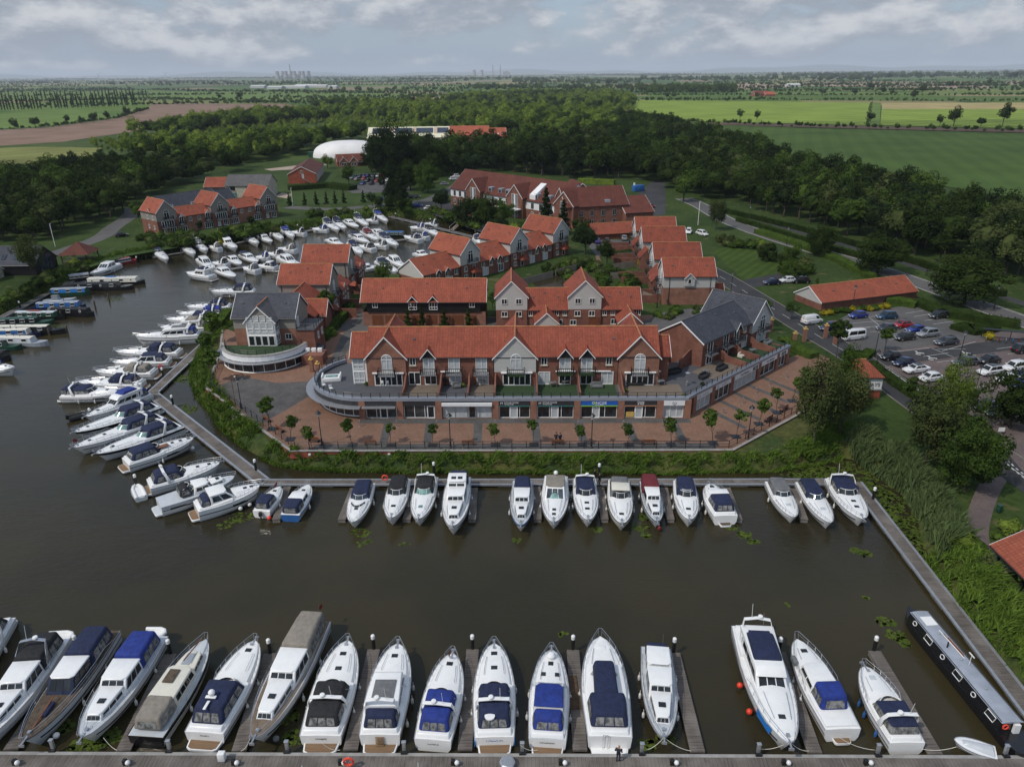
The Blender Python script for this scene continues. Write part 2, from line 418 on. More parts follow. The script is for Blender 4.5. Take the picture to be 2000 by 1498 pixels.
# ---- water
def water_material():
 b=NB('water');P=b.coord('World')
 b.set('Base Color',b.mix(b.ramp(b.noise(P,.03,4),.35,.65),(.036,.029,.012),(.022,.019,.010)))
 b.set('Roughness',b.mth('ADD',b.mth('MULTIPLY',b.ramp(b.noise(b.vscale(P,(1,2.5,1),(0,0,.4)),.035,5),.4,.65),.14),.03));b.set('IOR',1.33);b.set('Specular IOR Level',.5)
 w1=b.noise(b.vscale(P,(.9,2.2,1),(0,0,.5)),1.3,4,.55);w2=b.noise(b.vscale(P,(1,1.8,1),(0,0,.2)),.22,3)
 h=b.mth('ADD',w1,b.mth('MULTIPLY',w2,1.6));b.bump(h,.30,.12);return b.m
wm=MB();wm.poly([(-160,-40,0),(90,-40,0),(90,310,0),(-160,310,0)])
struct(wm.build('water',water_material(),uv=False))
def flat(name,pts,z,mat,label=None,kind='structure',th=0):
 m=MB();v2,f2=tri_fill([pts])
 m.v=[Vector((p.x,p.y,z)) for p in v2]
 for f in f2:
  c=sum((v2[i] for i in f),Vector((0,0)))/len(f)
  if inside((c.x,c.y),pts):m.F(f)
 o=m.build(name,mat)
 if kind:o['kind']=kind
 return o
def px(pts,z=GZ):return[G(a,b,z) for a,b in pts]
def ribbon_pts(pts,d0,d1):
 L,Rr=[],[]
 for i,p in enumerate(pts):
  a,c=Vector(pts[max(0,i-1)]),Vector(pts[min(len(pts)-1,i+1)]);t=(c-a).normalized();n=Vector((-t.y,t.x))
  L.append((p[0]+n.x*d1,p[1]+n.y*d1));Rr.append((p[0]+n.x*d0,p[1]+n.y*d0))
 return L,Rr
def catmull(p,k=5):
 out=[]
 q=[p[0]]+list(p)+[p[-1]]
 for i in range(1,len(q)-2):
  a,b,c,d=(Vector(x) for x in q[i-1:i+3])
  for j in range(k):
   t=j/k;out.append(tuple(.5*((2*b)+(c-a)*t+(2*a-5*b+4*c-d)*t*t+(3*b-a-3*c+d)*t**3)))
 out.append(tuple(p[-1]));return out
def ribbon(name,pts,d0,d1,z,mat,h=0,kind='structure',m=None):
 own=m is None;m=m or MB();L,Rr=ribbon_pts(pts,d0,d1)
 for i in range(len(pts)-1):
  a,b,c,d=Rr[i],Rr[i+1],L[i+1],L[i]
  m.poly([(*a,z),(*b,z),(*c,z),(*d,z)])
  if h:
   m.poly([(*d,z),(*c,z),(*c,z-h),(*d,z-h)]);m.poly([(*a,z-h),(*b,z-h),(*b,z),(*a,z)])
 if own:
  o=m.build(name,mat);o['kind']=kind;return o
def dashes(pts,d,wdt,on,off,z,m):
 q=densify(pts,.5,False);i=0;n1,n2_=max(1,int(on/.5)),max(1,int(off/.5))
 while i+n1<len(q):
  ribbon('',q[i:i+n1+1],d-wdt/2,d+wdt/2,z,None,m=m);i+=n1+n2_
  # ---- promenade: a raised slab of brick paving with a brick retaining wall and stone coping
PROM_EDGE=[G(*p,2.2) for p in((436,640),(432,690),(405,758),(570,880),(1000,879),(1430,878),(1605,783))]
PROM=[PROM_EDGE[0]]+PROM_EDGE[1:]+[(58.6,112),(57.2,124),(55.0,127),(50,124),(50,140),(30,140),(30,150),(-30,150),(-37,165),(-37.5,145),(-38.5,135),(-50,136)]
flat('promenade',PROM,2.2,MAT['pave_red'])
cw=MB();cp=MB();E_=PROM_EDGE
for i in range(len(E_)-1):
 a,b=Vector(E_[i]),Vector(E_[i+1]);t=(b-a).normalized();n=Vector((t.y,-t.x))
 for m,o0,o1,z0,z1 in((cw,-.02,.28,1.1,2.2),(cp,-.05,.35,2.2,2.30)):
  q=[a+n*o0-t*.0,b+n*o0,b+n*o1+t*.12,a+n*o1-t*.12]
  m.loft([[(v.x,v.y,z0) for v in q],[(v.x,v.y,z1) for v in q]])
rw=thing('retaining_wall','long low brick retaining wall with pale stone coping round the promenade','wall',(0,0,0))
cw.build('wall',MAT['brick_bright'],rw);cp.build('coping',MAT['coping'],rw)
# grey paving bands and margins on the promenade
gb=MB()
YF=lambda x:99.62-.0164*x
for x in(-18.6,-12.4,-5.3,3.1,9.6,16.8,23.6):
 gb.poly([(x-.55,YF(x),2.208),(x-.15,91.8,2.208),(x+.95,91.8,2.208),(x+.85,YF(x),2.208)])
gb.poly([(-28.5,89.6,2.204),(28.2,88.9,2.204),(28.0,91.2,2.204),(-27.5,91.9,2.204)])
gb.poly([(-23,98.4,2.204),(26.5,97.6,2.204),(26.5,99.2,2.204),(-23,100.0,2.204)])
for s_ in(3.0,7.0,11.4,15.8,20.4):
 c=Vector((27.2+.7218*s_,100.6+.692*s_));n=Vector((.692,-.7218));t=Vector((.7218,.692))
 p=[c,c+n*8.2-t*2,c+n*8.2-t*1.1,c+t*.9];gb.poly([(q.x,q.y,2.208) for q in p])
struct(gb.build('paving_bands',MAT['pave_grey']))
flat('plaza_circle',px([(470,735),(540,748),(600,745),(640,715),(665,660),(700,610),(880,630),(930,640),(930,655),(690,665),(655,730),(610,770),(560,800),(505,830),(470,800),(430,752)],2.2),2.206,MAT['pave_grey'])
flat('courtyard',[(-40,141.5),(-5,141),(26,139),(30,132),(46,142),(44,156),(33,152),(28,146),(-32,151.5)],2.21,MAT['asphalt_light'])
# ---- roads
def cl(p):return catmull(px(p))
MAINROAD=cl([(1335,388),(1368,402),(1420,431),(1500,461),(1600,492),(1700,521),(1800,555),(1900,592),(2000,628),(2120,675)])
ribbon('main_road',MAINROAD,-3.4,3.4,GZ+.03,MAT['asphalt_light'])
ribbon('verge_path',cl([(1385,402),(1440,418),(1520,441),(1600,465),(1700,493),(1800,525),(1900,560),(2010,597)]),-1.5,1.5,GZ+.024,MAT['asphalt'])
ACC=catmull([(66.5,60),(66,72),(65.2,84),(64.3,95),(63.4,105),(62.8,116),(62.0,126),(60.3,136),(58.6,147),(56.2,162),(53.5,180),(50.5,196),(49.5,214)])
ribbon('access_road',ACC,-3.0,3.0,GZ+.036,MAT['asphalt'])
flat('parking_bay',[(54,176),(55.5,171),(72,176),(71,186)],GZ+.028,MAT['asphalt'])
flat('car_park',[(63.2,130),(64.6,121),(67.5,112),(68.8,101),(69.5,93),(82,84),(120,96),(122,150),(104,136),(92,139),(88.5,156),(72,150),(64.5,142)],GZ+.020,MAT['pave_pink'])
flat('car_park_lane',[(64,119.5),(94,127.8),(130,137),(130,141.5),(93,132.5),(63,124.4)],GZ+.05,MAT['asphalt'])
flat('upper_car_park',[(63.8,126),(93,134.2),(92,139),(88.5,156),(72,150),(64.5,142)],GZ+.044,MAT['asphalt_light'])
flat('junction_paving',px([(1950,862),(2000,845),(2150,900),(2150,1030),(2040,965),(1990,912)]),GZ+.042,MAT['pave_pink'])
ribbon('footpath',catmull(px([(1980,905),(1950,925),(1930,955),(1912,1000),(1905,1045),(1922,1085),(1960,1120)])),-1.1,1.3,GZ+.025,MAT['pave_pink'])
ribbon('left_road',cl([(-60,520),(40,508),(110,494),(160,478),(200,462),(222,444),(250,425),(262,405)]),-3,3,GZ+.03,MAT['asphalt_light'])
ribbon('north_road',cl([(560,405),(640,409),(720,404),(790,396),(840,390),(900,360)]),-3,3,GZ+.03,MAT['asphalt_light'])
flat('hotel_car_park',px([(655,365),(760,352),(800,355),(800,375),(690,378)]),GZ+.03,MAT['asphalt_light'])
flat('hotel_yard',px([(790,398),(870,385),(900,420),(1000,450),(960,462),(860,425)]),GZ+.026,MAT['asphalt'])
flat('court_yard_north',px([(1140,470),(1240,468),(1250,500),(1165,500)]),GZ+.028,MAT['asphalt_light'])
flat('east_yard',px([(1230,395),(1275,352),(1300,355),(1300,420),(1260,425)]),GZ+.028,MAT['asphalt'])
flat('arena_sand',px([(516,331),(620,319),(640,322),(600,330),(530,334)]),GZ+.03,MAT['sand'])
flat('bunker',px([(535,384),(552,377),(571,380),(560,388)]),GZ+.05,MAT['sand'])
# striped lawns
def striped(name,c1,c2,pitch,ang,noise=.3):
 b=NB(name);P=b.coord('World');v=b.vscale(P,(1,1,1),(0,0,ang));w_=b.wave(v,(2*math.pi/20)/pitch,'X',.25)
 c=b.mix(b.ramp(w_,.35,.65),c1,c2);c=b.mix(b.ramp(b.noise(P,noise,5),.35,.7),c,b.mix(1.0,c,(.75,.75,.7),'MULTIPLY'))
 b.set('Base Color',c);b.set('Roughness',.95);b.set('Specular IOR Level',.15);MAT[name]=b.m;return b.m
flat('striped_lawn',px([(1390,490),(1420,483),(1480,490),(1550,520),(1560,545),(1500,552),(1450,545)]),GZ+.012,striped('lawn_stripe',(.055,.088,.014),(.040,.070,.012),2.4,.6))
flat('north_green',px([(545,372),(660,385),(770,372),(785,385),(700,398),(560,402)]),GZ+.010,MAT['lawn'])
flat('west_green',px([(500,340),(660,340),(640,362),(540,375),(520,360)]),GZ+.008,MAT['lawn'])
kb_=offset(SHW,-1.7);bl_=[kb_[k] for k in range(len(SHW)) if(-66<SHW[k][0]<44 and 86<SHW[k][1]<146) and not(SHW[k][0]>44)]
flat('bank_lawn',bl_[3:]+[(x-.1,y-.1) for x,y in PROM_EDGE]+[(46,99),(45,93)],GZ+.006,MAT['rough_grass'])
flat('footbridge_lawn',px([(100,520),(150,505),(240,490),(290,480),(440,465),(430,470),(250,500),(150,530)]),GZ+.01,MAT['lawn'])
# ---- kerbs and white lines
kb=MB();ribbon('',ACC,-3.18,-3.0,GZ+.12,None,.12,m=kb);ribbon('',ACC[14:],3.0,3.18,GZ+.12,None,.12,m=kb)
ribbon('',MAINROAD,3.4,3.6,GZ+.12,None,.12,m=kb);ribbon('',MAINROAD,-3.6,-3.4,GZ+.12,None,.12,m=kb)
struct(kb.build('kerb',MAT['concrete']))
wl=MB()
dashes(ACC,.15,.10,3,3,GZ+.046,wl);ribbon('',ACC[20:30],-2.8,-2.68,GZ+.046,None,m=wl)
ribbon('',MAINROAD,3.05,3.2,GZ+.04,None,m=wl);ribbon('',MAINROAD,-3.2,-3.05,GZ+.04,None,m=wl)
for off_ in(0,.55):
 dashes(px([(1938,857),(1962,888),(1990,915),(2020,938)]),-off_-.4,.18,.6,.5,GZ+.06,wl)
bay_dir=Vector((math.cos(R(15.5)),math.sin(R(15.5))));bay_n=Vector((-bay_dir.y,bay_dir.x))
def bayline(p,q,z=GZ+.066,w_=.1):
 a,b=Vector(p),Vector(q);ribbon('',[tuple(a),tuple(b)],-w_/2,w_/2,z,None,m=wl)
PXL=[((1648,625),(1722,617)),((1665,632),(1740,625)),((1693,617),(1722,640)),((1682,641),(1756,633)),((1700,649),(1770,642)),((1720,655),(1790,650)),((1735,664),(1805,657)),((1768,613),(1804,607)),((1786,619),(1822,613)),((1806,627),(1860,618)),((1822,634),(1862,628)),((1742,688),(1815,680)),((1803,697),(1852,690)),((1840,686),(1905,668)),((1820,681),(1862,698)),((1830,708),(1863,704)),((1875,728),(1960,717)),((1852,718),(1900,710)),((1898,738),(1950,732)),((1922,748),(1990,740)),((1872,698),(1906,694)),((1830,683),(1886,682)),((1848,773),(1890,765)),((1838,760),(1864,757)),((1880,788),(1910,781)),((1930,810),(1965,805)),((1946,682),(1985,677)),((1968,692),(2000,688)),((1895,759),(1925,755)),((1640,645),(1700,640))]
for a,b in PXL:bayline(G(*a),G(*b))
struct(wl.build('road_markings',MAT['line_white'],uv=False))
def wheelchair(p):
 m=MB();x,y=p;z=GZ+.066
 m.tube([(x+.75*math.cos(a),y+.5*math.sin(a),z) for a in[k*.5 for k in range(0,10)]],.07,4)
 m.box((x-.1,y+.75,z),(.2,.9,.03));m.box((x+.45,y+.35,z),(.9,.16,.03));m.ball((x-.1,y+1.35,z),.2,8,.1)
 return m
for i,p in enumerate(((1797,692),(1822,702),(1888,692),(1912,703))):struct(wheelchair(G(*p)).build('disabled_bay_marking',MAT['line_white'],uv=False))
# ---- fields
striped('crop_bright',(.135,.200,.032),(.175,.235,.040),24,1.1,.02);striped('crop_dark',(.058,.102,.020),(.067,.112,.023),12,.35,.02)
striped('crop_tan',(.27,.225,.105),(.30,.25,.12),18,.2,.02);striped('ploughed',(.165,.110,.085),(.19,.130,.10),5,1.25,.03)
striped('crop_mid',(.085,.135,.030),(.10,.155,.034),20,.9,.02);striped('crop_olive',(.13,.145,.045),(.15,.16,.05),20,.5,.02);striped('pink_tilth',(.25,.19,.145),(.27,.205,.155),30,.3,.01)
for i,(m_,pts) in enumerate([('ploughed',[(-40,288),(120,278),(230,262),(330,248),(600,212),(560,203),(300,203),(280,216),(230,232),(100,249),(-40,257)]),('crop_mid',[(-40,227),(150,212),(165,218),(230,228),(180,237),(90,247),(-40,255)]),('crop_olive',[(-40,292),(60,288),(200,290),(160,318),(-40,324)]),('crop_olive',[(268,196),(420,196),(450,201),(290,205)]),('crop_mid',[(290,179),(640,180),(850,184),(850,191),(620,200),(420,194),(290,193)]),('ploughed',[(795,191),(840,187),(825,197)]),('crop_dark',[(650,200),(830,195),(780,205),(640,210)]),('crop_dark',[(1300,238),(1560,251),(2080,264),(2080,400),(1900,375),(1500,300)]),('soil',[(1385,240),(2080,256),(2080,262.5),(1560,249.5),(1390,245)]),('crop_bright',[(1225,196),(1702,201),(1690,245.5),(1380,238),(1230,220)]),('crop_mid',[(1704,201),(1720,201.5),(1718,246),(1692,245.5)]),('crop_bright',[(1722,214),(2080,214),(2080,254),(1719,246)]),('crop_tan',[(1723,202),(2080,201),(2080,213.6),(1722.5,213.6)]),('crop_dark',[(1230,188),(2080,189),(2080,199.5),(1240,195)]),('crop_mid',[(1440,181),(2080,181),(2080,184),(1440,185.5)]),('pink_tilth',[(1570,163),(1940,169),(1930,174),(1540,168)]),('pink_tilth',[(1434,162),(1560,164),(1540,172),(1434,176)]),('pink_tilth',[(1960,159),(2080,158),(2080,166),(1970,166)]),('crop_olive',[(1650,174.5),(2080,175),(2080,179),(1500,178)])]):
 flat('field',px(pts),GZ+.12+.1*(i%3),MAT[m_])
 # low hills closing the horizon
hm=MB();n_=90;rows=[]
for k in range(n_+1):
 x=-26000+52000*k/n_;y=36000-abs(x)*.12
 h=110+60*math.sin(k*.31)+40*math.sin(k*.83+1)+(90 if k>60 else 0)*min(1,(k-60)/10)
 rows.append([hm.V((x,y-5000,GZ-3)),hm.V((x,y-1500,max(30,h)*.75)),hm.V((x,y,max(40,h))),hm.V((x,y+3000,GZ-3))])
for a,b in zip(rows,rows[1:]):
 for j in range(3):hm.F((a[j],b[j],b[j+1],a[j+1]))
struct(hm.build('hills',MAT['grass'],uv=False))
# ================================================================ boats
def hexa(m,foot,z0,top,z1,mi=None):
 """foot/top = (x_aft, x_fwd, half width aft, half width fwd); returns the corner list"""
 q=[]
 for(xa,xf,wa,wf),z in((foot,z0),(top,z1)):
  za,zf=z if isinstance(z,tuple) else(z,z)
  q+=[(xa,-wa,za),(xf,-wf,zf),(xf,wf,zf),(xa,wa,za)]
 ids=[m.V(p) for p in q]
 for f in((0,3,2,1),(4,5,6,7),(0,1,5,4),(1,2,6,5),(2,3,7,6),(3,0,4,7)):m.F([ids[i] for i in f],mi)
 return[Vector(p) for p in q]
FACES={'starboard':(0,1,5,4),'front':(1,2,6,5),'port':(2,3,7,6),'back':(3,0,4,7)}
def panels(m,q,face,n,u0,u1,v0,v1,gap=.06,off=.02):
 a,b,c,d=(q[i] for i in FACES[face]);nrm=(b-a).cross(d-a).normalized()*off
 P=lambda u,v:a*(1-u)*(1-v)+b*u*(1-v)+c*u*v+d*(1-u)*v+nrm
 du=(u1-u0)/n
 for k in range(n):
  x0,x1=u0+du*k+gap*du,u0+du*(k+1)-gap*du
  m.poly([P(x0,v0),P(x1,v0),P(x1,v1),P(x0,v1)])
class Boat:
 def __init__(s,name,label,bow,stern,B,group,fb=1.25,cat='boat',hull='gelcoat',stripe=None,deck='gelcoat',lean=0,bz=None,full=.62,sz=.5):
  b=Vector(G(*bow,bz or fb*1.3));a=Vector(G(*stern,sz));d=b-a
  s.L=d.length;s.B=B;s.fb=fb;s.full=full
  s.t=thing(name,label,cat,(a.x,a.y,0),math.atan2(d.y,d.x),group);s.hullm=hull
  s.hull(MAT[hull],MAT[stripe or hull],MAT[deck])
 def hb(s,t):
  f=.88+.12*min(1,t/.35) if t<.35 else max(.0,1-((t-.35)/.65)**2.4)**s.full
  return s.B/2*max(.015,f)
 def sz(s,t):return s.fb*(1+.30*t*t)
 def hull(s,hm,sm,dm):
  m=MB();secs=[];L=s.L;st=[0,.12,.25,.38,.5,.6,.7,.78,.85,.91,.96,1.0]
  for t in st:
   h,z=s.hb(t),s.sz(t);rk=.10*L*t**4
   half=[(h,z),(h*.985,z*.72),(h*(.95-.25*t*t),z*.30),(h*(.80-.5*t*t),.02),(0,-.35)]
   p=[(t*L-rk*(1-zz/z)*1.0,y,zz) for y,zz in half]
   secs.append(p+[(x,-y,zz) for x,y,zz in p[:-1][::-1]])
  m.loft(secs,mf=lambda i,j:1 if j in(0,7) else(2 if j in(2,3,4,5) and s.hullm=='gelcoat' and False else 0))
  m.build('hull',[hm,sm],s.t,smooth=True)
  d=MB()
  for i in range(len(st)-1):
   r=[]
   for t in(st[i],st[i+1]):
    y=s.hb(t)*.94;z=s.sz(t);r.append([(t*L-.02*(t>.9),-y,z+.015),(t*L,0,z+.06),(t*L,y,z+.015)])
   for k in(0,1):d.poly([r[0][k],r[0][k+1],r[1][k+1],r[1][k]])
  d.build('deck',dm,s.t)
  g=MB()
  for sg in(1,-1):g.tube([(t*L,sg*(s.hb(t)-.0),s.sz(t)) for t in st],.045,5)
  for sg in(1,-1):
   k=MB();q=[(t*L-.10*L*t**4*.42,sg*(s.hb(t)*.992+.012),s.sz(t)) for t in st[:-1]]
   for a,b in zip(q,q[1:]):k.poly([(a[0],a[1],a[2]*.58),(b[0],b[1],b[2]*.58),(b[0],b[1],b[2]*.65),(a[0],a[1],a[2]*.65)])
   k.build('side_stripe',MAT['hull_navy' if int(s.L*10)%3 else 'hull_grey'],s.t)
  g.build('gunwale',MAT['grey_metal' if s.hullm=='gelcoat' else 'rubber'],s.t,smooth=True)
 def foredeck(s,t0=.44,t1=.93,wf=.80,h=.45,mat='gelcoat'):
  m=MB();secs=[];n=7
  for i in range(n):
   k=i/(n-1);t=t0+(t1-t0)*k;w=s.hb(t)*wf;z=s.sz(t);hh=h*(1-.85*k**1.5)+.04
   secs.append([(t*s.L,y*w,z+q*hh) for y,q in((-1,0),(-.9,.62),(-.62,.94),(0,1.06),(.62,.94),(.9,.62),(1,0))])
  m.loft(secs,closed=True);s.fd=(t0,t1,h)
  for sg in(1,-1):
   k=MB();k.tube([((t0+(t1-t0)*u)*s.L,sg*s.hb(t0+(t1-t0)*u)*wf*.62,s.fz(t0+(t1-t0)*u)+(.02 if u in(.3,.75) else.1)) for u in(.3,.32,.5,.73,.75)],.022,4);k.build('grab_rail',MAT['steel'],s.t)
  return m.build('foredeck',MAT[mat],s.t,smooth=True)
 def fz(s,t):
  t0,t1,h=s.fd;k=max(0,min(1,(t-t0)/(t1-t0)));return s.sz(t)+(h*(1-.85*k**1.5)+.04)*1.04
 def hatch(s,t,y=0,w=.55,l=.42,z=None,mat='glass_dark'):
  m=MB();zz=s.fz(t) if z is None else z;m.box((t*s.L,y,zz+.02),(l,w,.07));return m.build('hatch',MAT[mat],s.t,bevel=.02)
 def rail(s,t0=.5,h=.6,inset=.12,pulpit=True):
  m=MB();T=[t0+(1.0-t0)*k/7 for k in range(8)]
  port=[(t*s.L+(.25 if t>=1 else 0),max(.16,s.hb(t)-inset),s.sz(t)+(h if i else.1)) for i,t in enumerate(T)]
  pts=port+[(x,-y,z) for x,y,z in port[::-1]];m.tube(pts,.022,4)
  for i,t in enumerate(T):
   if i==0:continue
   for sg in(1,-1):m.tube([(t*s.L-.1,sg*max(.12,s.hb(t)-inset),s.sz(t)),(port[i][0],sg*port[i][1],port[i][2])],.018,4)
  m.tube([(x,y,z-h*.45) for x,y,z in port[2:]],.012,4);m.tube([(x,-y,z-h*.45) for x,y,z in port[2:]],.012,4)
  m.build('bow_rail',MAT['steel'],s.t,smooth=True)
 def anchor(s):
  m=MB();z=s.sz(1)+.05;m.box((s.L+.05,0,z),(.9,.14,.08));m.box((s.L+.45,0,z-.12),(.12,.4,.2));m.box((s.L-.7,0,z+.08),(.25,.25,.2));m.build('anchor',MAT['grey_metal'],s.t)
 def platform(s,l=.9,mat='teak',z=.42,w=.86):
  m=MB();h=s.hb(0)*w;pts=[(.02,-h),(.02,h),(-l*.8,h*.92),(-l,h*.7),(-l,-h*.7),(-l*.8,-h*.92)]
  m.prism(pts[::-1],z-.28,z);o=m.build('swim_platform',MAT['gelcoat' if s.hullm!='gelcoat_cream' else 'gelcoat_cream'],s.t,bevel=.05)
  k=MB();q=[(x*.9-.03,y*.9) for x,y in pts];k.prism(q[::-1],z+.002,z+.02);k.build('platform_decking',MAT[mat],o)
 def transom(s,t0=0,t1=.10,h=.25,wf=.9):
  """raised after coaming round the cockpit"""
  m=MB();a,b=s.hb(t0)*wf,s.hb(t1)*wf
  hexa(m,(t0*s.L+.05,t1*s.L,a,b),s.sz(0)-.1,(t0*s.L+.25,t1*s.L,a*.92,b*.92),s.sz(0)+h);m.build('transom_coaming',MAT[s.hullm if s.hullm.startswith('gel') else 'gelcoat'],s.t,bevel=.08)
 def coaming(s,t0=.08,t1=.5,h=.34,wf=.93,mat='gelcoat'):
  m=MB();n=6;secs=[]
  for i in range(n):
   t=t0+(t1-t0)*i/(n-1);w=s.hb(t)*wf;z=s.sz(t)-.02;hh=h*(.75+.45*i/(n-1))
   secs.append([(t*s.L,y*w,z+q*hh) for y,q in((-1,0),(-.95,.8),(-.86,1),(.86,1),(.95,.8),(1,0))])
  m.loft(secs);m.build('cockpit_coaming',MAT[mat],s.t,smooth=True);s.cz=s.sz(t1)+h
 def canopy(s,t0,t1,h=1.15,wf=.80,col='cloth_navy',rake=(.05,.05),z0=None,win=('back','port','starboard'),nwin=(3,2),top=.82,drop=.12,front=False,name='canopy',bev=.22):
  m=MB();L=s.L;z=z0 if z0 is not None else s.sz((t0+t1)/2)+.22
  wa,wf_=s.hb(t0)*wf,s.hb(t1)*wf;wtop=min(wa,wf_)
  q=hexa(m,(t0*L,t1*L,wa,wf_),z,((t0+rake[0])*L,(t1-rake[1])*L,wa*top,wf_*top),(z+h-drop,z+h))
  o=m.build(name,MAT[col],s.t,bevel=min(bev,h*.3),seg=3)
  for f in win+(('front',) if front else()):
   k=MB();panels(k,q,f,nwin[0] if f in('back','front') else nwin[1],.1,.9,.18,.72,.06,.025);k.build('clear_panel',MAT['vinyl'],o)
  return q
 def screen(s,t,h=.62,wf=.80,sweep=.07,rake=.055,mat='glass_dark',z=None,frame='gelcoat'):
  m=MB();f=MB();L=s.L;n=10;z=z if z is not None else s.fz(t)-.12;lo,hi,=[],[]
  for i in range(n+1):
   u=-1+2*i/n;c=abs(u)**2.2;w=s.hb(t-sweep*c)*wf
   lo.append((t*L-sweep*L*c*1.6,u*w,z-.02));hi.append(((t-rake)*L-sweep*L*c*1.5,u*w*.88,z+h*(1-.25*c)))
  for i in range(n):m.poly([lo[i],lo[i+1],hi[i+1],hi[i]])
  o=m.build('windscreen',MAT[mat],s.t,smooth=True)
  f.tube(hi,.035,5);f.tube(lo,.03,5)
  for i in(3,7):f.tube([lo[i],hi[i]],.025,4)
  f.build('frame',MAT[frame],o,smooth=True)
 def arch(s,t,h=1.25,wf=.86,r=.13,rake=.06,mat='gelcoat',radome=True):
  m=MB();L=s.L;w=s.hb(t)*wf;z=s.sz(t);x=t*L;secs=[]
  P=[(x+.25,-w,z),(x-.1*rake*L,-w*.97,z+h*.6),(x-rake*L,-w*.82,z+h),(x-rake*L*1.1,0,z+h*1.07),(x-rake*L,w*.82,z+h),(x-.1*rake*L,w*.97,z+h*.6),(x+.25,w,z)]
  for i,p in enumerate(P):
   wd=.55 if i in(0,6) else.34
   a=Vector((0,0,1)) if 1<i<5 else Vector((0,1,0));th=.05
   p=Vector(p);secs.append([p+Vector((-wd/2,0,0))-a*th,p+Vector((wd/2,0,0))-a*th,p+Vector((wd/2,0,0))+a*th,p+Vector((-wd/2,0,0))+a*th])
  o=m.build_arch=None;m.loft(secs);o=m.build('radar_arch',MAT[mat],s.t,bevel=.03)
  if radome:
   k=MB();k.lathe([(.01,0),(.2,.02),(.24,.1),(.2,.2),(.01,.24)],(x-rake*L*1.1,.25,z+h*1.07+.05),10);k.build('radome',MAT['gelcoat'],o,smooth=True)
   k=MB();k.tube([(x-rake*L,-.5,z+h),(x-rake*L-.3,-.5,z+h+1.5)],.02,4);k.build('aerial',MAT['white_trim'],o)
 def house(s,t0,t1,h=1.0,wf=.76,rake=(.03,.07),z0=None,mat='gelcoat',nwin=3,fwin=3,bwin=0,glass='glass_dark',roof=True,roofmat=None,top=.88,wv=(.42,.86),name='cabin'):
  m=MB();L=s.L;z=z0 if z0 is not None else s.sz((t0+t1)/2)-.02
  wa,wf_=s.hb(t0)*wf,s.hb(t1)*wf;zt=z+h
  q=hexa(m,(t0*L,t1*L,wa,wf_),z,((t0+rake[0])*L,(t1-rake[1])*L,wa*top,wf_*top),zt)
  o=m.build(name,MAT[mat],s.t,bevel=.05)
  for f,n in(('port',nwin),('starboard',nwin),('front',fwin),('back',bwin)):
   if n:
    k=MB();panels(k,q,f,n,.07,.93,*wv,off=.03);k.build('window',MAT[glass],o)
  if roof:
   k=MB();xa,xf=(t0+rake[0])*L-.12,(t1-rake[1])*L+.16;a,b=wa*top+.09,wf_*top+.07
   pts=[(xa,-a),(xf-.3,-b),(xf,-b*.7),(xf,b*.7),(xf-.3,b),(xa,a)]
   k.prism(pts,zt-.01,zt+.09,top=[(x*.985+.07,y*.93) for x,y in pts]);k.build('roof',MAT[roofmat or mat],o,bevel=.04)
  s.top=zt+.09;return q
 def fenders(s,ts=(.25,.5),col='fender_white',side=(1,-1),ball=False):
  for t in ts:
   for sg in side:
    m=MB();x,y=t*s.L,sg*(s.hb(t)+.13)
    if ball:m.ball((x,y,.45),.27,10)
    else:m.lathe([(.02,0),(.11,.08),(.13,.3),(.11,.55),(.03,.64),(.02,.95)],(x,y,.15),8)
    m.build('fender',MAT[col],s.t,smooth=True)
 def plate(s,name,c,d,mat,bevel=.03,parent=None):
  m=MB();m.box(c,d);return m.build(name,MAT[mat],parent or s.t,bevel=bevel)
 def flag(s,x,y,z):
  m=MB();m.tube([(x,y,z),(x-.25,y,z+1.1)],.015,4);o=m.build('flagstaff',MAT['steel'],s.t);f=MB()
  f.poly([(x-.15,y,z+.65),(x-.24,y,z+1.08),(x-.85,y+.12,z+.85),(x-.75,y+.08,z+.45)]);f.build('ensign',MAT['hull_red'],o)
 def dinghy(s,x,y,z,l=2.2,rz=0,mat='gelcoat',name='tender'):
  m=MB();c,sn=math.cos(rz),math.sin(rz);w=.55
  pts=[(-l/2,w),(l*.2,w),(l*.42,w*.6),(l/2,0),(l*.42,-w*.6),(l*.2,-w),(-l/2,-w)]
  m.tube([(x+a*c-b*sn,y+a*sn+b*c,z) for a,b in pts],.2,8);m.box((x,y,z-.05),(l*.8,.9,.06),rz)
  m.build(name,MAT[mat],s.t,smooth=True)
 def sideglass(s,t0,t1,z0,z1,wf=1.0,mat='glass_dark',name='side_window',off=.015):
  for sg in(1,-1):
   m=MB();n=4
   for i in range(n):
    a,b=t0+(t1-t0)*i/n,t0+(t1-t0)*(i+1)/n
    za=lambda t:(s.sz(t)*z0,s.sz(t)*z1)
    ya,yb=sg*(s.hb(a)*wf+off),sg*(s.hb(b)*wf+off)
    taper=.3 if i==n-1 else 1
    m.poly([(a*s.L,ya,za(a)[0]),(b*s.L,yb,za(b)[0]),(b*s.L,yb,za(b)[0]+(za(b)[1]-za(b)[0])*taper),(a*s.L,ya,za(a)[1])])
   m.build(name,MAT[mat],s.t)
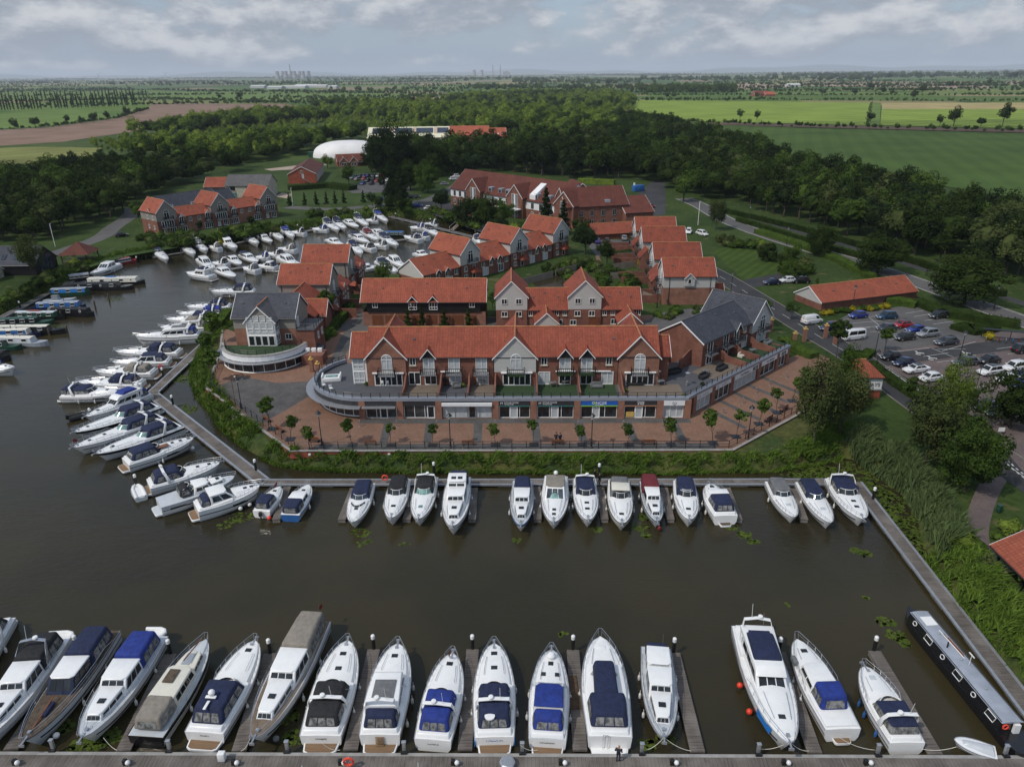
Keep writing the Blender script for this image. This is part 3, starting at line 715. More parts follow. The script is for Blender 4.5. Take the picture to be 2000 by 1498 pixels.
 def lettering(s,txt,size=.34,x=None,z=None,mat='fascia_dark'):
  c=bpy.data.curves.new('name_lettering','FONT');c.body=txt;c.size=size;c.align_x='CENTER';c.extrude=.004
  o=bpy.data.objects.new('name_lettering',c);COL.objects.link(o);me=o.to_mesh().copy();o.to_mesh_clear();bpy.data.objects.remove(o)
  o=bpy.data.objects.new('name_lettering',me);COL.objects.link(o);me.materials.append(MAT[mat]);adopt(o,s.t)
  o.rotation_euler=(R(72),0,R(-90));o.location=(x if x is not None else-.03,0,z if z is not None else s.fb*.72)
def sport(name,label,bow,stern,B,group,col='cloth_navy',style='split',hatches=(.62,.8),stripe=None,platform='teak',fenders=(.3,.55),fcol='fender_white',fb=1.25,aglass='glass_dark',arch=True,hc=1.2,rail=True,**k):
 b=Boat(name,label,bow,stern,B,group,fb=fb,stripe=stripe,**k)
 b.foredeck(.45,.94,.84,.5);b.coaming(.06,.5,.32)
 b.transom(0,.09,.34)
 if platform:b.platform(mat=platform)
 b.screen(.53,.62,.8,mat=aglass)
 if style=='split':
  b.canopy(.27,.47,hc*.95,.78,col,(.02,.05),win=(),z0=b.fb+.38,drop=.0)
  b.canopy(.05,.235,hc*.95,.84,col,(.05,.0),z0=b.fb+.25,win=('back','port','starboard'),nwin=(3,1),drop=.1)
  b.arch(.255,1.55,.88,rake=.02)
 elif style=='full':
  b.canopy(.05,.47,hc*1.02,.84,col,(.06,.07),z0=b.fb+.28,nwin=(3,3),drop=.15)
  if arch:b.arch(.24,1.62,.95,rake=.03)
 elif style=='bimini':
  b.canopy(.06,.47,hc*.62,.83,'vinyl',(.03,.05),z0=b.fb+.28,win=(),bev=.12)
  b.canopy(.08,.43,.34,.78,col,(.02,.05),z0=b.fb+.28+hc*.58,win=(),bev=.14,top=.8)
  if arch:b.arch(.2,1.55,.95,rake=.03)
 for t in hatches:b.hatch(t)
 if rail:b.rail()
 b.anchor();b.fenders(fenders,fcol);b.sideglass(.52,.72,.56,.76)
 return b
def hardtop(name,label,bow,stern,B,group,aft='cloth_navy',roofmat='gelcoat',hatches=(.74,.84),fb=1.3,fenders=(.3,.55),rail=True,**k):
 b=Boat(name,label,bow,stern,B,group,fb=fb,**k);b.foredeck(.44,.94,.84,.5);b.coaming(.05,.52,.34);b.transom(0,.08,.32);b.platform()
 q=b.house(.20,.60,1.15,.80,(.01,.16),z0=b.fb+.3,nwin=2,fwin=3,glass='glass_blue',roofmat=roofmat,wv=(.22,.84))
 if aft:b.canopy(.05,.205,1.05,.82,aft,(.05,0),z0=b.fb+.28,nwin=(2,1))
 for t in hatches:b.hatch(t,w=.45,l=.45)
 if rail:b.rail()
 b.anchor();b.fenders(fenders);b.sideglass(.5,.74,.55,.74);return b
def fly(name,label,bow,stern,B,group,col='cloth_navy',top='cloth_navy',fb=1.5,hatches=(.78,),fenders=(.3,.55),rail=True,**k):
 b=Boat(name,label,bow,stern,B,group,fb=fb,**k);b.foredeck(.5,.95,.84,.55);b.coaming(.04,.3,.3);b.transom(0,.07,.35);b.platform()
 b.house(.20,.68,1.35,.80,(.0,.17),z0=b.fb-.05,nwin=3,fwin=3,roof=False,wv=(.5,.88))
 zf=b.fb+1.25
 m=MB();w=b.hb(.35)*.74;L=b.L
 hexa(m,(.14*L,.56*L,w,w*.9),zf,(.13*L,.50*L,w*1.04,w*.86),zf+.5);m.build('flybridge',MAT['gelcoat'],b.t,bevel=.1)
 b.plate('flybridge_seat',(.3*L,0,zf+.55),(.22*L,w*1.3,.1),'cloth_grey' if not top else top)
 if top:b.canopy(.2,.46,.5,.66,top,(.03,.06),z0=zf+.46,win=(),bev=.15)
 if col:b.canopy(.03,.2,1.35,.84,col,(.04,0),z0=b.fb+.2,nwin=(3,1))
 b.arch(.16,2.35,.78,rake=.03)
 for t in hatches:b.hatch(t)
 if rail:b.rail()
 b.anchor();b.fenders(fenders);return b
def dutch(name,label,bow,stern,B,group,col='cloth_blue',hull='gelcoat',deck='gelcoat_grey',fb=1.35,mat='gelcoat',roofmat=None,fenders=(.3,.6),canopy=True,coach=True,stripe=None,**k):
 b=Boat(name,label,bow,stern,B,group,fb=fb,hull=hull,deck=deck,stripe=stripe,full=.62,**k);b.fd=(.5,.95,.02)
 if coach:b.house(.60,.87,.62,.66,(0,.035),nwin=3,fwin=3,mat=mat,roof=True,name='coach_roof',roofmat=roofmat,wv=(.35,.8))
 b.house(.36,.63,1.2,.76,(.01,.075),nwin=3,fwin=3,mat=mat,roofmat=roofmat,name='deckhouse',wv=(.3,.9))
 if canopy:b.canopy(.05,.375,1.55,.82,col,(.03,.03),nwin=(3,3),front=True,drop=.05,z0=b.fb+.1)
 b.hatch(.73,0,.6,.5,z=b.sz(.73)+(.72 if coach else.05));b.rail(.1,.6,.1);b.anchor();b.fenders(fenders);return b
def cuddy(name,label,bow,stern,B,group,col='cloth_navy',fb=.95,hatches=(.74,),outboard=False,fenders=(.4,),**k):
 b=Boat(name,label,bow,stern,B,group,fb=fb,**k);b.foredeck(.45,.93,.84,.45);b.coaming(.04,.5,.25);b.screen(.54,.55,.8,mat='glass_blue')
 if col:b.canopy(.03,.47,1.05,.86,col,(.05,.06),z0=b.fb+.2,nwin=(1,2),drop=.1)
 if outboard:
  m=MB();m.box((-.3,0,.75),(.4,.35,.6));m.box((-.25,0,.15),(.2,.16,.8));m.build('outboard_motor',MAT['rubber'],b.t,bevel=.08)
 for t in hatches:b.hatch(t,w=.45,l=.38)
 b.rail(.55,.45);b.fenders(fenders);return b
 # ================================================================ pontoons and their fittings
PZ=.5
def pontoon(name,label,a,b,w,group=None,cross=False,edge=True,z=PZ,light=False):
 """a walkway from a to b, w wide, lying to the left of a->b"""
 a,b=Vector(a),Vector(b);d=b-a;L=d.length
 t=thing(name,label,'pontoon',(a.x,a.y,0),math.atan2(d.y,d.x),group)
 m=MB();m.bb(0,L,0,w,z-.16,z);m.build('decking',MAT['pontoon_board'],t)
 if edge:
  for y in((-.02,.28),(w-.28,w+.02)):
   k=MB();k.bb(-.01,L+.01,y[0],y[1],z-.2,z+.012);k.build('edge_beam',MAT['coping' if not light else 'grey_metal'],t)
 k=0
 n=max(1,int(L/6));m=MB()
 for i in range(n):
  x=(i+.5)*L/n;f=MB();f.bb(x-1.2,x+1.2,.15,w-.15,-.25,z-.165);f.build('float',MAT['concrete'],t)
 return t
FING='finger pontoons'
def finger(pa,pb,w,label):
 a,b=Vector(G(*pa,PZ)),Vector(G(*pb,PZ));d=(b-a).normalized();n=Vector((-d.y,d.x))*w/2
 a-=n;b-=n;t=thing('finger_pontoon',label,'finger pontoon',(a.x,a.y,0),math.atan2(d.y,d.x),FING);L=(b-a).length
 m=MB();m.bb(0,L,0,w,PZ-.2,PZ-.03);m.build('decking',MAT['pontoon_board'],t)
 f=MB();f.bb(L-1.5,L-.02,.05,w-.05,-.25,PZ-.21);f.build('float',MAT['concrete'],t);return t
def pile(p,label,h=2.3,group='white capped mooring piles'):
 t=thing('mooring_pile',label,'mooring pile',(*p,0),0,group)
 m=MB();m.lathe([(.17,-.6),(.17,h-.35)],n=10);m.build('post',MAT['black_metal'],t,smooth=True)
 m=MB();m.lathe([(.19,h-.35),(.19,h),(.12,h+.08),(.01,h+.1)],n=10);m.build('cap',MAT['white_trim'],t,smooth=True)
bp=pontoon('walkway_pontoon','wide weathered boarded walkway across the bottom of the picture',(-60,38.0),(60,36.2),5.0)
pontoon('walkway_pontoon','straight pontoon running below the promenade bank',G(497,947,PZ),G(1672,946,PZ),1.55,light=True)
pontoon('walkway_pontoon','angled pontoon left of the promenade, nearer leg',G(285,772,PZ),G(499,945,PZ),2.0,light=True)
pontoon('walkway_pontoon','angled pontoon left of the promenade, farther leg towards the grey house',G(470,598,PZ),G(285,768,PZ),2.0,light=True)
rp0,rp1=Vector((41.95,37.0)),Vector((43.7,83.2))
pontoon('walkway_pontoon','pontoon along the lily beds on the right side of the basin',rp0+Vector((1.9,0)),rp1+Vector((1.9,0)),1.9,light=True)
pontoon('walkway_pontoon','dark jetty along the left bank beside the narrowboats',G(-60,655,PZ),G(183,529,PZ),1.6,light=True)
pontoon('walkway_pontoon','jetty on the far shore of the inner basin below the small pavilion',G(758,423,PZ),G(965,474,PZ),1.8,light=True)
pontoon('walkway_pontoon','short jetty among the boats in the middle of the inner basin',G(440,528,PZ),G(552,512,PZ),1.4)
pontoon('walkway_pontoon','short jetty under the maroon covered boat in the inner basin',G(690,482,PZ),G(840,462,PZ),1.4)
pontoon('walkway_pontoon','shoreline jetty below the left waterside houses',G(300,503,PZ),G(640,445,PZ),1.4)
for i,(a,b,l) in enumerate((((20,1462),(150,1268),'finger beside the old wooden boat'),((240,1465),(332,1276),'finger between the blue canopy boat and the cream wheelhouse boat'),((466,1465),(527,1275),'finger beside the boat with the satellite dish bracket'),((684,1463),(730,1267),'finger left of the boat with brown stern steps'),((908,1463),(923,1267),'finger beside the boat named Paloma'),((1133,1464),(1119,1268),'finger with a rusty brown board on it'),((1363,1467),(1316,1273),'finger beside the slim cabin cruiser with the red ensign'),((1592,1469),(1522,1272),'finger beside the large boat with red fenders'),((1828,1472),(1708,1270),'finger beside the last boat of the near row'))):
 finger(a,b,1.15,l)
 q=G(*b,PZ);pile((q[0],q[1]+.1),'white capped pile on the '+l,2.0)
for a,b,l in(((561,950),(539,1014),'short finger between the two small boats at the left of the far row'),((691,952),(667,1014),'short finger left of the first bow-out white boat in the far row'),((809,952),(794,1014),'short finger between the two black canopy boats'),((926,952),(922,1014),'short finger right of the white trawler style boat'),((1049,950),(1050,1014),'short finger right of the blue sided boat'),((1173,950),(1181,1014),'short finger left of the cream boat in the far row'),((1297,951),(1310,1014),'short finger right of the maroon canopy boat'),((1419,951),(1443,1014),'short finger right of the navy covered boat with its stern out'),((1549,953),(1571,1014),'short finger between the last two covered boats on the right')):
 finger(a,b,.95,l)
for i,p in enumerate(((848,925),(1170,928),(934,932),(841,856))[:2]):pile(G(*p,PZ),('white capped pile behind the black arch boat','white capped pile behind the two men on the far pontoon')[i],2.2)
for p,l in(((1705,974),'white capped pile in the lilies by the right pontoon corner'),((338,790),'white capped pile at the bend of the angled pontoon'),((500,918),'white capped pile by the lower end of the angled pontoon'),((421,645),'white capped pile on the farther leg of the angled pontoon'),((319,735),'white capped pile beside the red lifebuoy post on the angled pontoon'),((178,816),'white capped pile among the bows beside the black tender'),((220,890),'white capped pile between the bows beside the wooden platform boat'),((267,948),'white capped pile by the white inflatable tender'),((40,602),'white capped pile on the left jetty'),((268,512),'white capped pile on the far left shore'),((401,474),'white capped pile below the left houses'),((582,448),'white capped pile on the far shore jetty'),((773,425),'white capped pile at the far end of the inner basin'),((841,436),'white capped pile on the jetty below the pavilion')):
 pile(G(*p,PZ),l,2.1)
def post(p,label):
 t=thing('service_post',label,'service post',(*p,PZ),0,'metal posts along the near pontoon');m=MB()
 m.box((0,0,.5),(.28,.22,1.0));m.box((0,0,1.03),(.36,.3,.07));m.build('post',MAT['grey_metal'],t,bevel=.03);m=MB();m.box((0,-.15,.1),(.5,.35,.16));m.build('base',MAT['black_metal'],t)
for x,l in((105,'beside the old wooden boat'),(332,'below the cream wheelhouse boat'),(562,'left of the boat named Utopia'),(790,'between the brown step boat and the royal blue boat'),(1020,'left of the boat named Excalibur'),(1253,'right of the man on the pontoon'),(1480,'below the boat with red fenders'),(1713,'left of the last boat in the near row'),(1962,'below the covered dinghy')):
 post(G(x,1462+x*.006,PZ),'metal mooring post '+l)
for x,l in((30,'at the left corner of the picture'),(245,'below the cream wheelhouse boat'),(457,'right of the white meter box'),(665,'left of the red lifebuoy'),(885,'below the royal blue boat'),(1095,'below the boat named Excalibur'),(1312,'below the slim cabin cruiser'),(1530,'below the boat with red fenders'),(1690,'below the last boat of the near row')):
 p=G(x,1492,PZ);t=thing('pontoon_light','dark bollard light with white globe '+l,'bollard light',(*p,PZ),0,'lights on the near pontoon');m=MB();m.box((0,0,.25),(.3,.3,.5));m.build('base',MAT['black_metal'],t,bevel=.03);m=MB();m.ball((.32,-.15,.35),.2,10);m.build('globe',MAT['white_trim'],t,smooth=True)
p=G(435,1486,PZ);t=thing('meter_box','white electricity meter box on the near pontoon at left','meter box',(*p,PZ));m=MB();m.box((0,0,.55),(.55,.45,.75));m.build('cabinet',MAT['white_trim'],t,bevel=.04);m=MB();m.box((0,0,.08),(.3,.3,.16));m.build('foot',MAT['grey_metal'],t)
def buoy(p,label,z=PZ):
 t=thing('lifebuoy',label,'lifebuoy',(*p,z),0,'red lifebuoys');m=MB();m.tube([(.36*math.cos(a),-.12,.85+.36*math.sin(a)) for a in[k*math.pi/6 for k in range(12)]],.1,6,close=True);m.build('ring',MAT['lifebuoy'],t,smooth=True);m=MB();m.box((0,0,.6),(.1,.1,1.2));m.build('post',MAT['grey_metal'],t)
buoy(G(683,1500,PZ),'red lifebuoy on the near pontoon at the bottom edge');buoy(G(316,724,PZ),'red lifebuoy on its post on the angled pontoon');buoy(G(753,943,PZ),'orange red lifebuoy on the far pontoon left of a black canopy')
p=G(991,1496,PZ);t=thing('fish_basket','grey eight sided deck box cut by the bottom edge','deck box',(*p,PZ));m=MB();m.lathe([(.62,0),(.62,.5),(.5,.56),(.01,.56)],n=8);m.build('box',MAT['grey_metal'],t)
p=G(1119,1345,PZ);t=thing('rusty_board','rusty brown board lying on the finger beside the wide white cruiser','board',(*p,PZ),R(2));m=MB();m.bb(-.45,.45,-2.2,1.5,-.02,.05);m.build('board',MAT['soil'],t)
m=MB()
# ---- the long narrowboat at the right pontoon and the narrowboats of the left bank
def narrowboat(label,bow,stern,hull='hull_black',roof='roof_zinc',side=None,W=2.1,trim=None,nwin=4,port=True,cabin=(.14,.9),group=None,cover=None,fb=.85,extras=True):
 a,b=Vector(G(*stern,.7)),Vector(G(*bow,.7));d=b-a;L=d.length
 t=thing('narrowboat',label,'narrowboat',(a.x,a.y,0),math.atan2(d.y,d.x),group);h=W/2
 m=MB();secs=[]
 for x,k in((0,.35),(.02,.75),(.06,.97),(.1,1),(.85,1),(.91,.85),(.96,.5),(1,.05)):
  z=fb*(1+(.35*max(0,(x-.8)/.2)**2));secs.append([(x*L,h*k,z),(x*L,h*k*.97,.1),(x*L,h*k*.7,-.4),(x*L,-h*k*.7,-.4),(x*L,-h*k*.97,.1),(x*L,-h*k,z)])
 m.loft(secs);m.build('hull',MAT[hull],t)
 c0,c1=cabin[0]*L,cabin[1]*L;m=MB();q=hexa(m,(c0,c1,h*.93,h*.93),fb-.02,(c0+.05,c1-.25,h*.80,h*.80),fb+1.0);o=m.build('cabin',MAT[side or hull],t)
 m=MB();w=h*.84;secs=[]
 for x in[c0-.1+(c1-.05-c0)*i/8 for i in range(9)]:secs.append([(x,-w,fb+.97),(x,-w*.6,fb+1.06),(x,0,fb+1.1),(x,w*.6,fb+1.06),(x,w,fb+.97),(x,w,fb+.93),(x,-w,fb+.93)])
 m.loft(secs);ro=m.build('roof',MAT[roof],t,smooth=True)
 if trim:
  for sg in(1,-1):
   m=MB();panels(m,q,'port' if sg>0 else 'starboard',1,.02,.98,.12,.88,0,.02);m.build('side_panel',MAT[trim],o)
 for i in range(nwin):
  u=(i+.5)/nwin
  for f in('port','starboard'):
   m=MB();a_,b_,c_,d_=(q[k] for k in FACES[f]);n=(b_-a_).cross(d_-a_).normalized();P=lambda u,v:a_*(1-u)*(1-v)+b_*u*(1-v)+c_*u*v+d_*(1-u)*v
   ce=P(u,.55)+n*.035;ux=(b_-a_).normalized();vx=(d_-a_).normalized()
   if port and i%2==0:pts=[ce+ux*.24*math.cos(k*.5236)+vx*.24*math.sin(k*.5236) for k in range(12)]
   else:pts=[ce+ux*sx_*.5+vx*sy_*.3 for sx_,sy_ in((-1,-1),(1,-1),(1,1),(-1,1))]
   m.poly(pts);k=MB();k.tube([p_+n*.005 for p_ in pts],.045,4,close=True);fo=k.build('window',MAT['white_trim'],o);m.build('pane',MAT['glass_dark'],fo)
 if cover:
  m=MB();hexa(m,(.01*L+.3,c0+.1,h*.8,h*.85),fb-.05,(.01*L+.7,c0+.05,h*.6,h*.7),fb+1.1);m.build('canopy',MAT[cover],t,bevel=.15)
 if extras:
  for i in range(3):m=MB();x=c0+(c1-c0)*(.25+.25*i);m.lathe([(.09,0),(.09,.1),(.14,.12),(.01,.18)],(x,0,fb+1.09),8);m.build('roof_vent',MAT['hull_grey'],ro)
  m=MB();m.tube([(c0+(c1-c0)*.62,.3,fb+1.1),(c0+(c1-c0)*.62,.3,fb+1.7)],.07,6);m.build('chimney',MAT['black_metal'],ro)
 t['L']=L;return t,L,c0,c1,fb
NBT,NBL,c0,c1,fb=narrowboat('long black narrowboat with pale grey roof moored along the right pontoon',(1772,1190),(2008,1475),'hull_black','roof_zinc',None,2.15,None,6,True,(.13,.91))
m=MB();m.bb(c1-2.2,c1-1.0,-.6,.5,fb+1.105,fb+1.13);m.build('roof_panel',MAT['white_trim'],NBT)
for i in range(3):m=MB();m.tube([(c1-6.5+i*.2,-.35-.1*i,fb+1.15),(c1-2.9-i*.5,-.25-.12*i,fb+1.15)],.045,5);m.build('boat_pole',MAT['varnish' if i else 'white_trim'],NBT)
m=MB();m.bb(c0-.3,c0-.06,-.6,-.1,fb-.1,fb+.85);m.build('cabin_door',MAT['white_trim'],NBT);m=MB();m.tube([(c0-.12,.55+.22*math.cos(k*.5236),fb+.6+.22*math.sin(k*.5236)) for k in range(12)],.07,5,close=True);m.build('lifebuoy',MAT['lifebuoy'],NBT)
m=MB();m.tube([(c0+6,-.3,fb+1.1),(c0+6,-.3,fb+2.3)],.03,4);m.box((c0+6,-.3,fb+2.2),(.7,.08,.08));m.build('aerial',MAT['white_trim'],NBT)
for lab,bow,stern,kw in(('cream wide narrowboat with light blue roof cover, farthest large boat at the left jetty',(283,549),(158,552),dict(hull='hull_black',roof='gelcoat_cream',side='gelcoat_cream',W=3.0,nwin=5)),('black barge with grey wheelhouse canopy and a blue emblem on its stern screen',(262,559),(119,563),dict(hull='hull_black',roof='cloth_black',W=2.6,cover='cloth_black',cabin=(.2,.8))),('short bright blue narrowboat with green ends and white framed windows',(177,570),(100,573),dict(hull='hull_green',roof='roof_zinc',side='hull_green',trim='bright_blue',W=2.2,nwin=3,port=False,cabin=(.04,.93))),('narrowboat with dark blue and white sides and a white kayak on its roof',(168,597),(60,601),dict(hull='hull_navy',roof='roof_zinc',side='hull_blue',W=2.1,nwin=4,port=False)),('black narrowboat with white round portholes lying alongside the left jetty',(184,612),(92,610),dict(hull='hull_black',roof='cloth_black',W=2.1,nwin=3,cover='cloth_grey')),('dark green narrowboat carrying a red kayak on its roof',(126,618),(26,618),dict(hull='hull_black',roof='gelcoat_grey',side='hull_green',W=2.1,nwin=4,port=False,cabin=(.1,.85))),('green narrowboat with three wide pale windows and a long pointed bow',(106,627),(-8,633),dict(hull='hull_green',roof='hull_green',side='hull_black',W=2.2,nwin=4,port=False,cabin=(.08,.75))),('narrowboat with long cream roof, red roof cushions and navy bow tent',(128,645),(-40,647),dict(hull='hull_black',roof='gelcoat_cream',W=2.1,nwin=5,port=False,cabin=(.05,.82))),('narrowboat with blue window panels and navy canopy on the left jetty',(80,651),(-40,655),dict(hull='hull_navy',roof='gelcoat_cream',side='gelcoat_cream',trim='hull_blue',W=2.0,nwin=4,port=False,cabin=(.03,.82))),('narrowboat with pale roof and grey tented bow near the left picture edge',(95,669),(-40,667),dict(hull='hull_grey',roof='gelcoat_cream',side='gelcoat_grey',W=2.1,nwin=4,port=False,cabin=(.03,.8))),('small dark green boat with cream gunwale cut by the left edge',(43,675),(-30,679),dict(hull='hull_green',roof='cloth_black',W=1.9,nwin=2,cabin=(.1,.6))),('dark canopied work boat cut by the left edge below the narrowboats',(20,697),(-50,697),dict(hull='hull_black',roof='cloth_black',W=2.6,nwin=2,cabin=(.2,.9))),('blue and black houseboat with clutter on its roof in the inner basin',(794,459),(748,459),dict(hull='hull_black',roof='hull_blue',side='hull_green',W=3.0,nwin=4,port=False)),('long grey open boat on the left jetty between the narrowboats',(150,584),(84,588),dict(hull='hull_grey',roof='cloth_grey',W=1.8,nwin=0,cabin=(.3,.5),extras=False)),('red roofed trip boat moored beside the shore by the pavilion',(268,507),(222,515),dict(hull='hull_red',roof='hull_red',side='gelcoat_grey',W=2.2,nwin=5,port=False,cabin=(.08,.7))),('boat with grey flat canopy on posts beside the left bank shrubs',(178,541),(134,546),dict(hull='hull_black',roof='roof_zinc',side='wood_old',W=2.6,nwin=4,port=False,cabin=(.05,.95)))):
 r_=narrowboat(lab,bow,stern,group='narrowboats along the left bank',**kw)
 t,L,c0,c1,fb=r_
 if 'kayak' in lab or 'light blue roof cover' in lab:
  m=MB();x=c0+(c1-c0)*.45;m.loft([[(x+dx,.3*k*math.cos(a),fb+1.22+.14*k*math.sin(a)) for a in[j*math.pi/3 for j in range(6)]] for dx,k in((-1.7,.05),(-.9,.8),(0,1),(.9,.8),(1.7,.05))])
  o=m.build('kayak',MAT['hull_red' if 'red kayak' in lab else 'gelcoat_grey' if 'white' in lab else 'bright_blue'],None,smooth=True);o.matrix_world=Matrix.Translation(t.location)@Matrix.Rotation(t.rotation_euler.z,4,'Z')
  tag(o,{'r':'red kayak lying on the roof of a dark green narrowboat','w':'white kayak lying on a dark blue narrowboat roof','l':'light blue cover bundle on the cream wide narrowboat roof'}['r' if 'red kayak' in lab else 'w' if 'white kayak' in lab else 'l'],'kayak' if 'kayak' in lab else 'cover')
for p,l in(((120,621),'beside the green narrowboat bow'),((132,650),'off the bow of the cream roofed narrowboat'),((160,612),'beside the black porthole narrowboat'),((186,600),'off the bow of the kayak narrowboat'),((213,586),'standing alone in open water'),((97,655),'beside the blue panelled narrowboat'),((235,566),'off the black barge')):
 t=thing('timber_pile','dark weathered timber pile '+l,'timber pile',(*G(*p,0),0),0,'timber piles off the left jetty');m=MB();m.lathe([(.2,-.6),(.19,1.5),(.14,1.6),(.01,1.62)],n=8);m.build('post',MAT['wood_old'],t)
for i,x in enumerate((605,684,760,842,880,963,1043,1135,1228,1309,1392)):
 p=G(x,885,1.9);t=thing('wall_light','small white bulkhead light on the retaining wall, number %s from the left'%('one','two','three','four','five','six','seven','eight','nine','ten','eleven')[i],'wall light',(p[0],PROM_EDGE[3][1]-.36-(x-570)*.0008,1.75),0,'white lights along the retaining wall');m=MB();m.box((0,0,0),(.34,.14,.3));m.build('lens',MAT['white_trim'],t,bevel=.04);m=MB();m.box((0,.08,0),(.4,.06,.36));m.build('backplate',MAT['grey_metal'],t)
def rope(a,b,label,sag=.25):
 a,b=Vector(a),Vector(b);m=MB();m.tube([a.lerp(b,k/6)-Vector((0,0,sag*4*(k/6)*(1-k/6))) for k in range(7)],.022,4);tag(m.build('mooring_rope',MAT['gelcoat_cream'],None,smooth=True,uv=False),label,'rope','mooring ropes at the near pontoon')
for i,(xb,yb,xp,yp,l) in enumerate(((1296,1440,1262,1464,'from the slim cabin cruiser to the pontoon, left one'),(1298,1440,1350,1466,'from the slim cabin cruiser to the pontoon, right one'),(1538,1450,1486,1462,'from the bow of the boat with red fenders, left one'),(1545,1450,1580,1466,'from the bow of the boat with red fenders, right one'),(202,1440,228,1464,'from the bright blue canopy boat to the pontoon'),(488,1442,470,1466,'from the tan canopy boat to the pontoon'),(630,1452,664,1464,'from the stern of the boat named Utopia'),(1016,1455,1050,1464,'from the stern of the boat named Paloma'),(1640,1440,1708,1464,'from the blue tented boat to the pontoon'),(1868,1458,1800,1462,'from the covered dinghy to the pontoon'))):
 rope((*G(xb,yb,1.5),1.5),(*G(xp,yp,.6),.6),'thin mooring rope '+l)
two('deck_sand',(.21,.16,.115),(.17,.13,.095),1.5,.85,'Object')
QB='motor cruisers moored stern or bow to the near pontoon'
QF='cruisers on the pontoon below the promenade'
QL='cruisers on the angled pontoon left of the promenade'
QI='small boats in the inner basin'
QN='narrowboats along the left bank'
# ---- near row, left to right
b=sport('motor_cruiser','white cruiser cut by the left edge of the picture, black canopy',(-130,1400),(2,1222),3.4,QB,'cloth_black','full')
b=dutch('motor_cruiser','white cruiser with black canopies and a grey tender, far left of near row',(-45,1452),(112,1258),3.4,QB,'cloth_black',deck='gelcoat');b.arch(.3,2.2,.8,mat='steel');b.dinghy(-.6,0,.9,2.4,R(90))
b=dutch('wooden_motor_boat','old wooden boat with weathered brown foredeck and long navy canopy',(48,1446),(208,1240),3.3,QB,'cloth_navy','gelcoat_grey','wood_old',1.5,mat='hull_navy',roofmat='gelcoat',sz=1.0,coach=False)
m=MB();m.tube([(.93*b.L,0,1.95),(.66*b.L,0,2.2)],.07,6);m.build('mast',MAT['varnish'],b.t);b.plate('folded_cover',(.76*b.L,.1,1.95),(1.5,.5,.3),'cloth_navy',.1);b.fenders((.86,),ball=True,side=(1,))
b=dutch('motor_cruiser','white steel cruiser under a bright blue canopy, bow to the near pontoon',(160,1440),(300,1256),3.5,QB,'cloth_blue');b.hatch(.93,0,.6,.6,z=b.sz(.9));b.dinghy(-.5,0,1.3,2.0,R(90))
b=Boat('motor_cruiser','cream wheelhouse cruiser with beige canopy over its stern and grey foredeck',(402,1248),(288,1452),3.4,QB,1.3,hull='gelcoat_cream',deck='gelcoat_grey',stripe='hull_black',full=.62)
b.house(.6,.83,.55,.68,(0,.03),nwin=3,fwin=0,mat='gelcoat_cream',name='coach_roof');b.house(.27,.62,1.2,.74,(.0,.04),nwin=4,fwin=3,mat='gelcoat_cream',name='deckhouse');b.canopy(.03,.275,1.25,.8,'cloth_tan',(.03,0),nwin=(1,2),drop=.2)
b.plate('sliding_hatch',(.47*b.L,.2,2.75),(1.5,.9,.08),'wood_old');b.plate('solar_panel',(.72*b.L,.1,2.12),(1.4,.8,.06),'hull_grey');m=MB();m.tube([(.64*b.L,0,2.75),(.95*b.L,0,2.3)],.06,6);m.build('mast',MAT['varnish'],b.t);b.rail(.1);b.fenders((.35,))
b=sport('motor_cruiser','white cruiser with domed navy canopy carrying a white satellite dish bracket',(498,1250),(402,1446),3.7,QB,'cloth_navy','full',(.86,),fenders=(.35,.6),arch=False,hc=1.35,sz=.4);m=MB();m.box((.2*b.L,.1,3.0),(.3,.9,.1));m.ball((.22*b.L,.1,3.25),.3,10);m.box((.12*b.L,.1,2.95),(.9,.25,.08));m.build('radar_bracket',MAT['gelcoat'],b.t,bevel=.04);b.lettering('RUBY',.32)
b=dutch('motor_cruiser','long white cruiser with greyish tan canopies and sandy brown foredeck',(496,1442),(617,1228),3.6,QB,'cloth_tan','gelcoat','deck_sand',1.5);b.canopy(.0,.14,1.1,.8,'cloth_tan',(.02,.02),z0=2.0);b.hatch(.5,0,.8,.7,z=2.82,mat='cloth_grey');b.fenders((.9,),'cloth_grey',ball=True);b.flag(0,.5,2.0)
b=sport('motor_cruiser','white cruiser with black cockpit roof, white arch and dark enclosed stern',(679,1250),(628,1452),3.8,QB,'cloth_black','split',(.64,.82),sz=.4);b.lettering('Utopia',.34)
b=fly('motor_cruiser','white aft cockpit cruiser, navy enclosure with three clear windows over brown stern steps',(777,1256),(743,1452),3.7,QB,'cloth_navy',None,1.45,(.82,),(.2,.45,.6));
for k in range(4):b.plate('stern_step',(-.05+.02*k,0,.5+.25*k),(.3,.7,.05),'teak',.01)
b=sport('motor_cruiser','white cruiser with royal blue cockpit cover and blue framed clear stern',(884,1275),(846,1460),3.4,QB,'cloth_blue','split',(.84,),platform=None,sz=.4);b.lettering('Cobra',.36,z=.75);b.flag(b.L-.4,0,1.7)
b=sport('motor_cruiser','white cruiser with navy bimini, round foredeck hatches and blue stern quarters',(965,1256),(966,1455),3.6,QB,'cloth_navy','split',(.68,.86),stripe=None,sz=.4);b.lettering('PALOMA',.34,z=.85,mat='fascia_blue')
m=MB();m.lathe([(.42,0),(.42,.1),(.2,.12),(.01,.12)],(.1*b.L,.35,2.42),14);m.build('round_cover',MAT['gelcoat'],b.t);
for sg in(1,-1):m=MB();m.box((.35,1.60*sg,.7),(.9,.06,.6));m.build('quarter_panel',MAT['bright_blue'],b.t)
